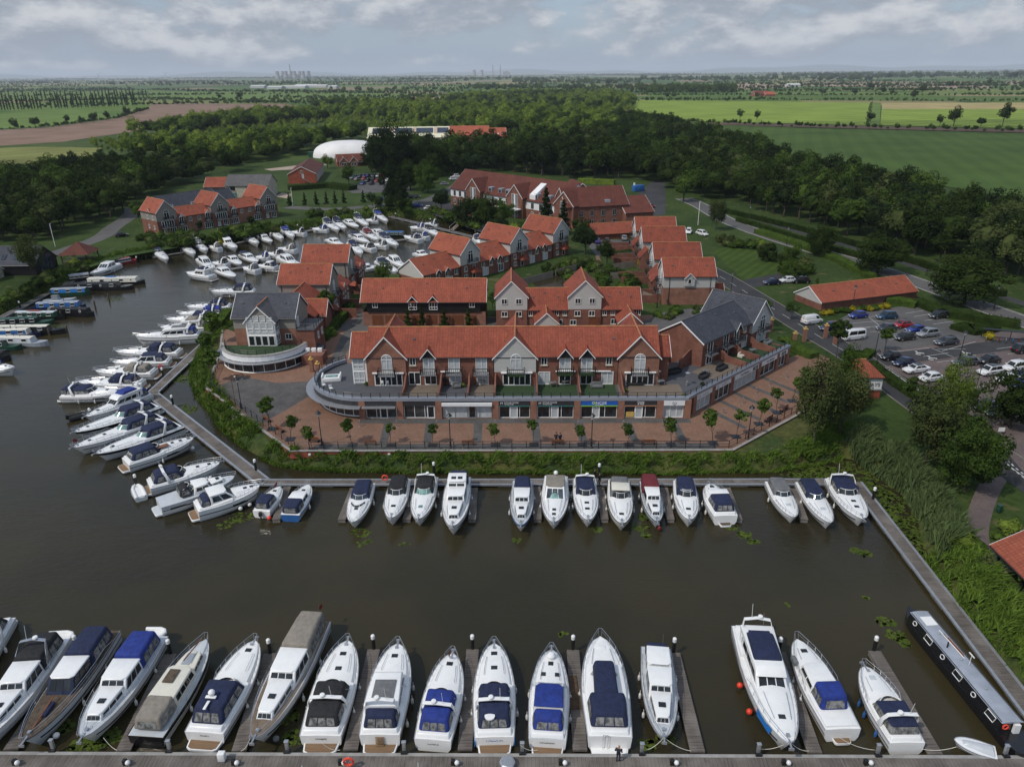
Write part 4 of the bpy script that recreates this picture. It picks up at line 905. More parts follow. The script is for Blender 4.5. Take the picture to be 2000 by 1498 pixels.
b=hardtop('motor_cruiser','white cruiser with blue stern cover, grey foredeck and round radar dome on the bow',(1077,1268),(1069,1460),3.4,QB,'cloth_blue','cloth_blue',(.8,),deck='gelcoat_grey',sz=.4);b.hatch(.66,.6,.4,.4);b.hatch(.66,-.6,.4,.4);b.lettering('Excalibur',.34,z=.9,mat='fascia_dark');m=MB();m.lathe([(.01,0),(.35,.02),(.38,.3),(.25,.48),(.01,.55)],(.88*b.L,0,b.fz(.88)),12);m.build('radome',MAT['gelcoat'],b.t,smooth=True)
b=Boat('motor_cruiser','wide white cruiser with one long navy cover running aft to a clear windowed stern',(1172,1243),(1190,1460),4.0,QB,1.6,sz=.4);b.foredeck(.55,.95,.9,.35);b.coaming(.05,.66,.4,.9);b.transom(0,.08,.3);b.platform(mat='gelcoat');b.canopy(.05,.3,1.2,.86,'cloth_navy',(.05,.0),z0=1.9,nwin=(3,1));b.canopy(.28,.66,1.0,.55,'cloth_navy',(.0,.03),z0=2.1,win=());b.screen(.70,.3,.7,mat='glass_dark');b.hatch(.86,0,.7,.6,mat='gelcoat');b.rail(.4,.75);b.fenders((.5,))
m=MB();m.tube([(-.15,.15,.3),(-.15,.15,1.9),(-.15,.55,1.9),(-.15,.55,.3)],.03,4);m.build('stern_ladder',MAT['steel'],b.t)
b=dutch('motor_cruiser','slim white cabin cruiser, bow to the near pontoon, small navy stern cover and red ensign',(1297,1440),(1280,1276),3.0,QB,'cloth_navy','gelcoat','gelcoat_grey',1.2,canopy=False,fenders=(.3,.5,.7));b.canopy(.02,.14,.9,.8,'cloth_navy',(.01,.01),win=(),z0=1.4);b.house(.14,.38,1.35,.76,(0,.05),nwin=2,fwin=2,name='wheelhouse');b.flag(0,.6,1.4)
b=fly('motor_cruiser','large white flybridge cruiser with navy flybridge cover, red ball fenders and sky blue bow markings',(1543,1452),(1462,1243),3.9,QB,None,'cloth_navy',1.7,(.82,),());b.fenders((.45,.66),'fender_red',(-1,),ball=True);b.flag(0,1.2,2.0);m=MB()
for sg in(1,-1):
 m=MB();m.poly([(.74*b.L,sg*(b.hb(.74)+.03),b.sz(.74)*.62),(.88*b.L,sg*(b.hb(.88)+.03),b.sz(.88)*.62),(.9*b.L,sg*(b.hb(.9)+.03),b.sz(.9)*.98),(.73*b.L,sg*(b.hb(.73)+.03),b.sz(.73)*.98)])
 m.build('bow_marking',MAT['bright_blue'],b.t)
b=Boat('motor_cruiser','white cruiser with high blue wheelhouse tent and brown swim board astern',(1556,1248),(1643,1440),3.3,QB,1.3,sz=.4);b.foredeck(.62,.95,.84,.42);b.coaming(.02,.35,.3);b.house(.36,.68,.85,.74,(.0,.06),nwin=2,fwin=0,name='cabin');b.plate('skylight',(.52*b.L,0,2.26),(1.5,.4,.06),'glass_dark');b.canopy(.17,.38,1.5,.76,'cloth_blue',(.02,.02),z0=1.5,nwin=(1,2));b.platform(.5,'teak',.35,.5);b.hatch(.83);b.rail(.4,.7);b.fenders((.4,.6));b.plate('grey_cover',(.72*b.L,1.3,1.8),(.9,.4,.5),'cloth_grey',.1)
b=sport('motor_cruiser','white cruiser with navy cockpit roof and windowed stern, blue fenders, last of near row',(1688,1300),(1768,1466),3.2,QB,'cloth_navy','bimini',(),fenders=(.2,.45,.6),fcol='hull_blue',platform=None,sz=.4);b.hatch(.8,0,.5,.5,mat='gelcoat_grey')
b=Boat('covered_dinghy','small dinghy under a pale grey cover, floating by the near pontoon',(1863,1446),(1946,1470),1.5,'covered tenders',.5,cat='dinghy',hull='gelcoat',deck='gelcoat',bz=.5);b.canopy(.03,.9,.35,.95,'gelcoat_grey',(.05,.2),z0=.48,win=(),top=.5,drop=0)
# roofs of boats lying on the near side of the near pontoon
for i,(bx,lab,col) in enumerate(((620,'white cruiser roof showing at the bottom edge left of the red lifebuoy','gelcoat'),(832,'navy canopy top just showing at the bottom edge of the picture','cloth_navy'))):
 b=sport('motor_cruiser',lab,(bx+(20 if i else-30),1720),(bx,1528),3.4,QB,'cloth_navy','split' if i==0 else 'full',sz=.5)
 # ---- far row below the promenade, left to right
b=cuddy('small_cruiser','small white boat with navy tent and orange stern buoy, left end of far row',(546,950),(511,1005),2.5,QF,outboard=True);b.flag(b.L-.3,0,1.2);b.fenders((-.09,),'fender_red',(-1,),ball=True)
b=cuddy('small_cruiser','blue and white boat with white cabin roof and square navy stern tent',(602,946),(567,1012),2.7,QF,col=None,stripe='hull_blue');b.house(.3,.62,.9,.8,(0,.06),nwin=2,fwin=2,bwin=0);b.canopy(.02,.31,1.15,.9,'cloth_navy',(.02,0),nwin=(1,1),z0=1.0)
b=cuddy('small_cruiser','white cruiser with rounded navy bimini and dark foredeck window, bow out',(688,1020),(715,952),2.9,QF,fb=1.1,hatches=(.72,));b.screen(.72,.3,.7)
b=sport('motor_cruiser','white cruiser with black canopy and single square foredeck hatch, far row',(763,1012),(784,946),2.9,QF,'cloth_black','full',(.75,),platform=None,arch=False)
b=sport('motor_cruiser','white cruiser with black roof, white arch frame and pale aqua windscreen',(816,1014),(837,942),3.0,QF,'cloth_black','full',(),platform=None,aglass='glass_aqua');b.hatch(.76,0,.5,.5,mat='glass_aqua')
b=dutch('motor_cruiser','tall white trawler style boat with dark wheelhouse windows and navy aft cover',(883,1028),(898,945),3.4,QF,'cloth_navy',deck='gelcoat',fb=1.5,canopy=False);b.canopy(.02,.2,1.3,.85,'cloth_navy',(.02,.0),nwin=(2,1));b.house(.2,.42,1.9,.76,(0,.06),nwin=2,fwin=2,name='wheelhouse');b.hatch(.3,.4,.6,.6,z=3.5);b.hatch(.3,-.4,.6,.6,z=3.5)
b=dutch('motor_cruiser','white wheelhouse boat with bright blue side decks and dark aft canopy',(1017,1026),(1021,948),2.9,QF,'cloth_navy',stripe='bright_blue',canopy=False,fb=1.2);b.canopy(.03,.36,1.0,.8,'cloth_navy',(.02,.0),win=('back',))
b=hardtop('motor_cruiser','white hardtop cruiser with tan roof and large aqua windscreen in the far row',(1081,1020),(1086,940),3.4,QF,None,'cloth_tan',(.78,.86));b.screen(.62,.7,.74,mat='glass_aqua',z=1.7,sweep=.03,rake=.13);m=MB();m.ball((.2*b.L,0,3.1),.3,10);m.build('radome',MAT['gelcoat'],b.t,smooth=True)
b=sport('motor_cruiser','white cruiser with navy canopy, radar arch and tall whip aerial, far row',(1149,1016),(1140,944),3.1,QF,'cloth_navy','full',(.66,.78),platform=None)
b=sport('motor_cruiser','cream white cruiser with grey stern canopy and white hard cockpit roof',(1215,1023),(1208,948),3.2,QF,'cloth_grey','full',(.82,),platform=None,hull='gelcoat_cream',arch=False);b.plate('hard_roof',(.38*b.L,0,2.75),(.18*b.L,2.2,.1),'gelcoat_cream')
b=dutch('small_cruiser','pale blue grey cabin boat with maroon stern canopy and red bow fender',(1284,1019),(1265,948),2.6,QF,'cloth_maroon',hull='gelcoat_grey',fb=1.1,canopy=False,mat='gelcoat');b.canopy(.02,.36,1.35,.9,'cloth_maroon',(.02,.0),win=());b.fenders((.985,),'hull_red',(1,),ball=True)
b=sport('motor_cruiser','white cruiser with short navy bimini and blue boot stripe, far row',(1347,1015),(1334,949),3.0,QF,'cloth_navy','full',(.78,),platform=None,arch=False,stripe=None);b.screen(.5,.7,.8,mat='glass_blue')
b=sport('motor_cruiser','white cruiser moored stern out with navy aft tent and dark swim ladder',(1386,944),(1416,1018),3.3,QF,'cloth_navy','full',(.85,),platform=None,arch=False);b.platform(.6,'wood_old',.3,.5);b.plate('cabin_roof',(.5*b.L,0,2.5),(.16*b.L,2.4,.14),'gelcoat')
b=cuddy('small_cruiser','white cruiser with smoky grey canopy, third from the right in the far row',(1551,1010),(1511,948),2.8,QF,'cloth_grey',1.05,());b.hatch(.72,0,.6,.5,mat='gelcoat_grey')
b=cuddy('small_cruiser','white cruiser with navy canopy and black side slash, second from right in far row',(1622,1021),(1570,950),2.8,QF,'cloth_navy',1.1,());b.sideglass(.45,.65,.5,.7);b.hatch(.72,0,.6,.5,mat='gelcoat_grey')
b=sport('motor_cruiser','large white cruiser with navy cover under thick white arch, right end of far row',(1686,1013),(1632,945),3.5,QF,'cloth_navy','bimini',(.64,.76),platform=None,rail=True)
# ---- angled pontoon, from the near end outwards
b=hardtop('motor_cruiser','white cruiser with ribbed cream sliding roof and navy stern window, nearest on the angled pontoon',(508,946),(385,1003),3.5,QL,None,'gelcoat',(.76,.86),1.5,());b.fenders((.6,.75),'fender_white',(-1,),ball=True);b.canopy(.05,.2,1.1,.84,'cloth_navy',(.06,0),z0=1.6,nwin=(2,1))
b=Boat('motor_cruiser','grey and white boat with black folded canopies and grey decks on the angled pontoon',(458,930),(312,994),3.4,QL,1.4,deck='gelcoat_grey',stripe='gelcoat_grey');b.fd=(.6,.9,.1);b.house(.42,.68,.95,.74,(.04,.06),nwin=2,fwin=2);b.house(.68,.86,.5,.6,(0,.04),nwin=2,fwin=0,name='coach_roof');b.canopy(.25,.42,1.2,.7,'cloth_black',(.03,.05),nwin=(1,1));b.screen(.46,.6,.7,z=2.2,mat='glass_blue');b.platform(.8,'gelcoat_grey');b.rail(.45);b.sideglass(.1,.35,.55,.72);b.hatch(.77,z=2.3)
b=sport('motor_cruiser','white cruiser with boxy navy tent, white arch and two white radar domes',(430,902),(292,955),3.5,QL,'cloth_navy','full',(.68,.84),fenders=());b.fenders((.75,.8),'fender_white',(-1,),ball=True)
b=sport('motor_cruiser','white cruiser with dark navy tent, teak swim platform and bow to the angled pontoon',(378,854),(247,911),3.5,QL,'cloth_navy','full',(.68,.8,.92),fenders=(.45,),arch=False);b.fenders((.93,),'fender_white',(-1,),ball=True);b.plate('sunpad',(.52*b.L,-.6,2.1),(1.6,.9,.08),'varnish')
b=sport('motor_cruiser','white cruiser with black side, aqua windscreen and long navy canopy, bow to open water',(186,886),(352,838),3.5,QL,'cloth_navy','full',(.8,),aglass='glass_aqua',stripe='hull_black')
b=sport('motor_cruiser','long pointed white cruiser with pulpit bow and short navy canopy',(142,874),(318,822),3.3,QL,'cloth_navy','full',(.66,.82),aglass='glass_aqua');b.flag(b.L,0,1.8)
b=sport('motor_cruiser','white cruiser with aqua windscreen and rounded navy canopy beside the small flybridge boat',(144,844),(308,800),3.4,QL,'cloth_navy','full',(.84,),aglass='glass_aqua',stripe='hull_black')
b=fly('motor_cruiser','small white flybridge boat with royal blue covers near the pontoon bend',(166,814),(290,775),3.1,QL,'cloth_blue','cloth_blue',1.2,(.8,))
b=sport('motor_cruiser','white cruiser moored bow to pontoon with navy stern tent and open windscreen',(250,763),(128,776),3.6,QL,'cloth_navy','bimini',(.68,.84));b.canopy(.0,.12,1.1,.85,'cloth_navy',(.02,.0),z0=1.5,nwin=(2,1))
b=Boat('inflatable_tender','black inflatable tender among the bows at the pontoon bend',(198,800),(134,816),1.9,'tenders by the angled pontoon',.45,cat='tender',hull='rubber',deck='rubber',bz=.5);b.dinghy(b.L*.45,0,.55,b.L*.9,0,'rubber','tube');b.plate('outboard_motor',(-.2,0,.7),(.4,.4,.8),'rubber',.08)
b=Boat('inflatable_tender','white inflatable tender slung across the stern of the navy tented boat',(264,945),(276,972),1.7,'tenders by the angled pontoon',.45,cat='tender',hull='gelcoat',deck='gelcoat_grey',bz=.6);b.dinghy(b.L*.45,0,.6,b.L*.95,0,'gelcoat','tube')
for lab,bow,st,fn,kw in(('white cruiser with navy front cover and navy framed stern windows above the pontoon bend',(152,744),(279,755),sport,dict(col='cloth_navy',style='split')),('white cruiser with tan grey sunroof and grey windowed stern on the angled pontoon',(186,723),(303,733),sport,dict(col='cloth_tan',style='split')),('white cruiser with rounded navy domed roof and navy side curtains',(219,706),(333,711),hardtop,dict(aft='cloth_navy',roofmat='cloth_navy')),('white cruiser with high navy tent next below the large flybridge yacht',(225,685),(353,693),sport,dict(col='cloth_navy',style='split',hc=1.35)),('large white flybridge yacht with royal blue stern canopy and portholes',(263,655),(392,662),fly,dict(col='cloth_blue',top=None,fb=1.7)),('white cruiser with tan canvas stern, behind the large flybridge yacht',(312,638),(410,644),fly,dict(col='cloth_tan',top='cloth_tan',fb=1.3)),('white cruiser with dark side window and tall navy stern tent',(324,622),(424,629),sport,dict(col='cloth_navy',style='full',hc=1.5)),('white cruiser with bright blue windscreen cover on the angled pontoon',(348,612),(441,615),sport,dict(col='cloth_blue',style='split')),('white cruiser with navy stern tent, farthest of the angled pontoon row',(364,598),(451,603),sport,dict(col='cloth_navy',style='full')),('white cruiser with deep navy canopy lying alone off the end of the angled pontoon',(411,568),(499,573),sport,dict(col='cloth_navy',style='full',hc=1.5))):
 fn('motor_cruiser',lab,bow,st,3.5,QL,**kw)
 # ---- inner basin and left bank: smaller in the picture, lighter fittings
def small(lab,bow,st,kind,col='cloth_navy',B=2.9):
 K=dict(rail=False)
 if kind=='s':return sport('motor_cruiser',lab,bow,st,B,QI,col,'full',(.72,),platform=None,fenders=(),**K)
 if kind=='n':return sport('motor_cruiser',lab,bow,st,B,QI,col,'bimini',(.72,),platform=None,fenders=(.4,),**K)
 if kind=='h':return hardtop('motor_cruiser',lab,bow,st,B,QI,col,'gelcoat',(.78,),fenders=(.4,),**K)
 if kind=='f':return fly('motor_cruiser',lab,bow,st,B,QI,None,col,1.3,(),(),**K)
 b=Boat('small_cruiser',lab,bow,st,B,QI,1.0);b.foredeck(.45,.93,.84,.45);b.house(.3,.6,1.0,.8,(0,.09),nwin=3,fwin=3)
 if col:b.canopy(.03,.31,1.1,.85,col,(.03,0),nwin=(1,1))
 return b
for row in(('white cruiser with navy windscreen cover, leftmost below the left houses',(327,507),(299,488),'n'),('white cruiser with dark screen, second along the far left shore',(380,496),(353,480),'n','cloth_black'),('white cruiser with black arch, third along the far left shore',(404,489),(380,477),'s','cloth_grey'),('small beige covered boat on the far left shore',(410,480),(431,490),'s','cloth_tan',2.3),('tall white flybridge boat below the left houses',(462,484),(428,470),'f','cloth_navy',3.4),('white cruiser with smoky canopy right of the tall flybridge boat',(504,475),(479,464),'s','cloth_grey'),('white cabin boat with row of cabin windows on the far left shore',(531,472),(504,461),'c',None),('white cruiser with black hull side on the far left shore',(552,466),(527,453),'n'),('white boat with blue canopy near the right end of the far left shore',(574,462),(551,450),'s','cloth_blue',2.6),('white cruiser with navy roof and navy side curtains, nearest in the middle group',(365,531),(416,545),'f','cloth_navy',3.6),('white hardtop boat behind the navy roofed cruiser in the middle group',(418,524),(391,511),'h',None),('white pilothouse boat with blue fenders in the middle group',(459,540),(422,526),'c',None,3.3),('white cruiser with black cockpit tent in the middle group',(414,512),(446,521),'s','cloth_black'),('white cabin boat with dark stern tent in the middle group',(470,516),(446,504),'c','cloth_black'),('white cruiser with dark grey cover moored at the short middle jetty',(475,521),(505,533),'s','cloth_grey'),('white cabin boat with blue roof panel in the middle group',(503,511),(473,500),'c','cloth_navy'),('white cruiser with bright blue cockpit cover in the middle group',(499,501),(527,508),'s','cloth_blue'),('white cruiser with wide dark stern window right of the middle jetty',(504,517),(541,527),'h','cloth_navy',3.3),('white cruiser with black tent at the back of the middle group',(523,493),(554,504),'s','cloth_black'),('white cruiser with beige tent near the orange roof',(543,484),(579,493),'s','cloth_tan',3.2),('white hardtop boat partly hidden by the orange roof',(586,518),(548,507),'h',None,3.3),('white cruiser with black canopy moored stern out on the far shore',(569,452),(597,460),'s','cloth_black',2.8),('white boat with crumpled blue cover on the far shore',(609,446),(641,453),'s','cloth_blue'),('white cruiser with navy screen, left of a pair on the far shore',(662,449),(633,435),'n'),('white cruiser with navy bimini, right of a pair on the far shore',(675,446),(652,433),'s'),('white cabin boat with small square windows on the far shore',(700,443),(671,432),'c',None),('white cruiser with navy screen cover third from the right on the far shore',(719,440),(692,425),'n'),('white boat with navy cover moored stern out at the far shore right end',(714,429),(739,435),'s'),('white cruiser with tall arch at the far shore right end',(757,432),(731,418),'n','cloth_blue'),('white cabin boat showing above the orange roof',(671,479),(641,470),'c',None),('white cruiser with navy aft tent left in the centre group',(720,473),(687,461),'c','cloth_navy'),('white cruiser with maroon canopy in the centre group',(740,468),(710,456),'s','cloth_maroon'),('white cabin boat at the back of the centre group',(753,463),(729,451),'c',None),('white cruiser with black boot stripe and navy screen, right of the centre group',(777,479),(742,463),'n','cloth_navy',3.2),('white cruiser with navy top at the front left of the centre group',(707,495),(684,479),'n'),('white open boat with black canopy and twin outboards in the centre group',(699,478),(731,491),'s','cloth_black'),('white boat with pale tent at the front of the centre group',(728,476),(757,485),'s','cloth_grey',2.6),('white cruiser with blue cover on the jetty below the pavilion',(800,443),(831,450),'s','cloth_blue'),('white boat with navy tent nearest the pavilion footbridge',(829,436),(856,443),'s'),('white cruiser with black hull side right of the centre group',(860,460),(831,448),'n','cloth_black',3.1),('white cruiser with navy cockpit cover and name on its stern, right of the centre',(789,460),(822,473),'s'),('white boat with rounded blue canopy beside the stern named cruiser',(814,457),(836,468),'s','cloth_blue',2.5),('white cabin boat with navy stern behind the black clad house roof',(737,520),(705,528),'c','cloth_navy',3.2),('white cruiser with navy canopy behind the black clad house roof',(775,531),(740,515),'n','cloth_navy',3.3),('white hardtop boat beside the grey gable of the middle row',(790,520),(761,509),'h',None,3.0),('white boat with steel rails just showing over the orange roof ridge',(838,500),(812,497),'c',None),('dark blue hulled boat just showing between two orange roofs',(946,476),(928,470),'s','cloth_navy',2.6),('white cruiser with black side band by the left bank shrubs',(178,534),(229,521),'h',None,3.6),('blue and white cruiser cut by the left edge below the narrowboats',(25,718),(-22,724),'s','cloth_blue',3.0)):
 small(*row)
 # ================================================================ buildings
class Bld:
 def __init__(s,name,label,cat,loc,rz=0,group=None):s.t=thing(name,label,cat,(loc[0],loc[1],0),rz,group)
 def walls(s,x0,x1,y0,y1,bands,top=None,axis='x',name='wall'):
  """bands = [(z0, z1, material)...]; top = ridge height: the last band then gets gable triangles"""
  for i,(z0,z1,mt) in enumerate(bands):
   m=MB();last=i==len(bands)-1;e=.03*i if len(bands)>1 else 0
   a,b,c,d=x0-e,x1+e,y0-e,y1+e
   P=[(a,c),(b,c),(b,d),(a,d)]
   for k in range(4):
    p,q=P[k],P[(k+1)%4];pts=[(*p,z0),(*q,z0),(*q,z1),(*p,z1)]
    if last and top is not None and(k%2==1)==(axis=='x'):pts=pts[:3]+[((p[0]+q[0])/2,(p[1]+q[1])/2,top-.02)]+pts[3:]
    m.poly(pts)
   if e:m.poly([(a,c,z0),(a,d,z0),(b,d,z0),(b,c,z0)])
   m.build(name if i==0 else 'cladding',MAT[mt],s.t)
 def roof(s,x0,x1,y0,y1,ze,zr,mt='tile_red',axis='x',ov=.35,gov=.25,barge=(1,1),ridge='ridge_tile',th=.14,hip=(0,0)):
  if axis=='y':T=lambda u,v,z:(v,u,z);u0,u1,v0,v1=y0,y1,x0,x1
  else:T=lambda u,v,z:(u,v,z);u0,u1,v0,v1=x0,x1,y0,y1
  vm=(v0+v1)/2;sl=(zr-ze)/(vm-v0);zo=ze-sl*ov;a,b=u0-(0 if hip[0] else gov),u1+(0 if hip[1] else gov);ra,rb=a+hip[0],b-hip[1]
  m=MB()
  if hip[0]:a-=ov
  if hip[1]:b+=ov
  for v,sg in((v0-ov,1),(v1+ov,-1)):
   q=[T(a,v,zo),T(b,v,zo),T(rb,vm,zr),T(ra,vm,zr)];m.loft([q,[(x,y,z+th) for x,y,z in q]])
  for h,u,r_ in((hip[0],a,ra),(hip[1],b,rb)):
   if h:q=[T(u,v0-ov,zo),T(u,v1+ov,zo),T(r_,vm,zr)];m.loft([q,[(x,y,z+th) for x,y,z in q]])
  o=m.build('roof',MAT[mt],s.t)
  if ridge:k=MB();k.tube([T(ra,vm,zr+th),T(rb,vm,zr+th)],.13,6);k.build('ridge',MAT[ridge],o)
  if u1-u0>7 and ridge:
   for i in range(3):
    u,w_=u0+(u1-u0)*(.18+.31*i+.05*math.sin(u0*7+i)),.55+.2*(i%2);v=v0+(vm-v0)*w_;k=MB();k.box(T(u,v,ze+(zr-ze)*w_+th+.03),(.34,.34,.2));k.build('roof_vent',MAT['ridge_grey'],o)
  for i,u in enumerate((a,b)):
   if barge[i] and not hip[i]:
    k=MB();w=-.07 if i==0 else.07
    for v,sg in((v0-ov,1),(v1+ov,-1)):
     q=[T(u,v,zo-.12),T(u,vm,zr-.14),T(u,vm,zr+th*.8),T(u,v,zo+th*.8)];k.loft([q,[Vector(p)+Vector(T(w,0,0)) for p in q]])
    k.build('bargeboard',MAT['white_trim'],s.t)
  for v,sg in((v0-ov,-1),(v1+ov,1)):
   k=MB();k.tube([T(a,v+.06*sg,zo+.02),T(b,v+.06*sg,zo+.02)],.07,5);k.build('gutter',MAT['black_metal'],s.t)
 def gable(s,x0,x1,y0,y1,bands,zr,mt='tile_red',axis='x',**k):
  s.walls(x0,x1,y0,y1,bands,zr,axis);s.roof(x0,x1,y0,y1,bands[-1][1],zr,mt,axis,**k)
 WC={}
 def win(s,x,y,z,w,h,n=2,face=0,style='c',pane='glass_dark',sill=True,frame='white_trim',t=.08):
  """window centred at x, bottom at z; face = degrees: 0 looks to -y, 90 to +x, 180 to +y, -90 to -x"""
  key=(w,h,n,style,pane,sill,frame)
  if key not in Bld.WC:
   f=MB();g=MB()
   if style=='arch':
    r=w/2;hh=h-r;out=[(-r,0)]+[(r*math.cos(a),hh+r*math.sin(a)) for a in[math.pi-k*math.pi/10 for k in range(11)]]+[(r,0)]
    f.tube([(a,-.05,b) for a,b in out],t*.75,4,close=True);f.box((0,-.05,h/2),(t,.1,h));f.box((0,-.055,hh),(w,.1,t*1.3));g.poly([(a,-.03,b) for a,b in out])
   else:
    for a in[-w/2+t/2+(w-t)*k/n for k in range(n+1)]:f.box((a,-.05,h/2),(t*(1.3 if style=='f' else 1),.1,h))
    f.box((0,-.052,t/2),(w,.1,t*(2 if style=='f' else 1)));f.box((0,-.052,h-t/2),(w,.1,t))
    if style=='t':f.box((0,-.052,h*.35),(w,.1,t))
    g.poly([(-w/2,-.03,0),(w/2,-.03,0),(w/2,-.03,h),(-w/2,-.03,h)])
   fo=f.build('window',MAT[frame],s.t);go=g.build('pane',MAT[pane],fo);so_=None
   if sill:k=MB();k.box((0,-.08,-.08),(w+.2,.2,.14));so_=k.build('sill',MAT['sill'],fo)
   Bld.WC[key]=(fo,go,so_)
  else:
   src=Bld.WC[key];fo=src[0].copy();COL.objects.link(fo);adopt(fo,s.t)
   for c in src[1:]:
    if c:k=c.copy();COL.objects.link(k);adopt(k,fo)
  fo.location=(x,y,z);fo.rotation_euler=(0,0,R(face));return fo
 def M(s,x,y,z,face):return Matrix.Translation((x,y,z))@Matrix.Rotation(R(face),4,'Z')
 def balcony(s,x,y,z,w=2.4,d=1.0,face=0,floor='grey_metal',h=1.0):
  m=MB();m.M=s.M(x,y,z,face);m.box((0,-d/2,-.1),(w,d,.14));o=m.build('balcony',MAT[floor],s.t)
  m=MB();m.M=s.M(x,y,z,face);P=[(-w/2,0),(-w/2,-d),(w/2,-d),(w/2,0)]
  for zz in(h,h*.5):m.tube([(a,b,zz) for a,b in P],.06,4)
  for i in range(9):m.tube([(-w/2+w*i/8,-d,0),(-w/2+w*i/8,-d,h)],.034 if i%8 else.08,4)
  for i in(1,2,3):
   for sg in(-1,1):m.tube([(sg*w/2,-d*i/4,0),(sg*w/2,-d*i/4,h)],.034,4)
  for sg in(-1,1):m.tube([(sg*w*.3,0,-.7),(sg*w*.3,-d*.8,-.15)],.05,4)
  m.build('balustrade',MAT['black_metal'],o)
 def railing(s,pts,h=1.0,name='railing',step=1.5,z=0):
  m=MB();q=densify(pts,step,False)
  for zz in(h,h*.55):m.tube([(a,b,z+zz) for a,b in q],.045,4)
  for a,b in q:m.tube([(a,b,z),(a,b,z+h+.03)],.055,4)
  return m.build(name,MAT['black_metal'],s.t)
 def dormer(s,x,y,z,w=1.7,h=1.1,d=2.2,mt='tile_red',clad='board_black',face=0,ridge='ridge_tile'):
  m=MB();m.M=s.M(x,y,z,face);m.loft([[(-w/2,0,0),(w/2,0,0),(0,0,h)],[(-w/2,d,0),(w/2,d,0),(0,d,h)]]);o=m.build('gablet',MAT[clad],s.t)
  m=MB();m.M=s.M(x,y,z,face)
  for sg in(-1,1):
   q=[(sg*(w/2+.2),-.2,-.22),(sg*(w/2+.2),d,-.22),(0,d+.4,h+.04),(0,-.2,h+.04)];m.loft([q,[(a,b,c+.12) for a,b,c in q]])
  m.build('gablet_roof',MAT[mt],o);m=MB();m.M=s.M(x,y,z,face)
  for sg in(-1,1):
   q=[(sg*(w/2+.2),-.2,-.3),(0,-.2,h-.08),(0,-.2,h+.1),(sg*(w/2+.2),-.2,-.1)];m.loft([q,[(a,b-.06,c) for a,b,c in q]])
  m.build('bargeboard',MAT['white_trim'],o)
 def box(s,name,x0,x1,y0,y1,z0,z1,mt,bevel=0,parent=None):
  m=MB();m.bb(x0,x1,y0,y1,z0,z1);return m.build(name,MAT[mt],parent or s.t,bevel=bevel)
 def text(s,txt,size,x,y,z,face=0,mt='white_trim',align='CENTER',parent=None,wide=1.0):
  c=bpy.data.curves.new('lettering','FONT');c.body=txt;c.size=size;c.align_x=align;c.extrude=.006;c.offset=.004
  o=bpy.data.objects.new('lettering',c);COL.objects.link(o);me=o.to_mesh().copy();o.to_mesh_clear();bpy.data.objects.remove(o)
  o=bpy.data.objects.new('lettering',me);COL.objects.link(o);me.materials.append(MAT[mt]);adopt(o,parent or s.t)
  o.location=(x,y,z);o.rotation_euler=(R(90),0,R(face));o.scale=(wide,1,1);return o
PR=random.Random(11)
def cur(p=.5):return 'curtain' if PR.random()<p else 'glass_dark'
plain('fascia_teal',(.03,.16,.15),.5,.05);plain('fascia_copper',(.40,.20,.12),.5,.05);plain('leaf_logo',(.25,.5,.08),.5,.05)
# ---- the shop terrace: shops under a deck, a row of houses set back above them
ROT=math.atan2(-.8,48.8)
T=Bld('shop_terrace','long red roofed terrace of houses above a row of shops facing the promenade','terrace',(0,99.6),ROT)
CC,RG=(-22.5,9.2),9.0
def arc(r,a0=-90,a1=-230,n=16):return[(CC[0]+r*math.cos(R(a0+(a1-a0)*i/n)),CC[1]+r*math.sin(R(a0+(a1-a0)*i/n))) for i in range(n+1)]
WD=Vector((.7218,.692));rot_=Matrix.Rotation(-ROT,2);wdl=rot_@WD
W0=rot_@(Vector((27.2,100.6))-Vector((0,99.6)));wn=Vector((wdl.y,-wdl.x))
def wing(sv,off=0,z=None):p=W0+wdl*sv+wn*off;return(p.x,p.y) if z is None else(p.x,p.y,z)
# deck slab over the shops
base=arc(9.3)[::-1]+[(26.3,.15),wing(0,-.0),wing(29.9,-.0),wing(29.9,-7),wing(2,-12),(20,14),(-24,14)]
m=MB();v2,f2=tri_fill([base])
for z in(5.0,):
 o_=len(m.v);m.v+=[Vector((p.x,p.y,z)) for p in v2]
 for f in f2:
  c=sum((v2[i] for i in f),Vector((0,0)))/len(f)
  if inside((c.x,c.y),base):m.F([i+o_ for i in f])
m.build('terrace_deck',MAT['deck_grey'],T.t)
for nm,x0,x1,mt in(('timber_deck',-16.6,-11.1,'deck_wood'),('timber_deck',-6.4,-2.9,'deck_wood'),('artificial_lawn',-2.6,3.3,'astro_turf'),('artificial_lawn',3.7,9.9,'astro_turf'),('artificial_lawn',10.2,15.9,'astro_turf'),('timber_deck',16.3,26,'deck_wood')):
 T.box(nm,x0,x1,.4,6.45,5.0,5.03,mt)
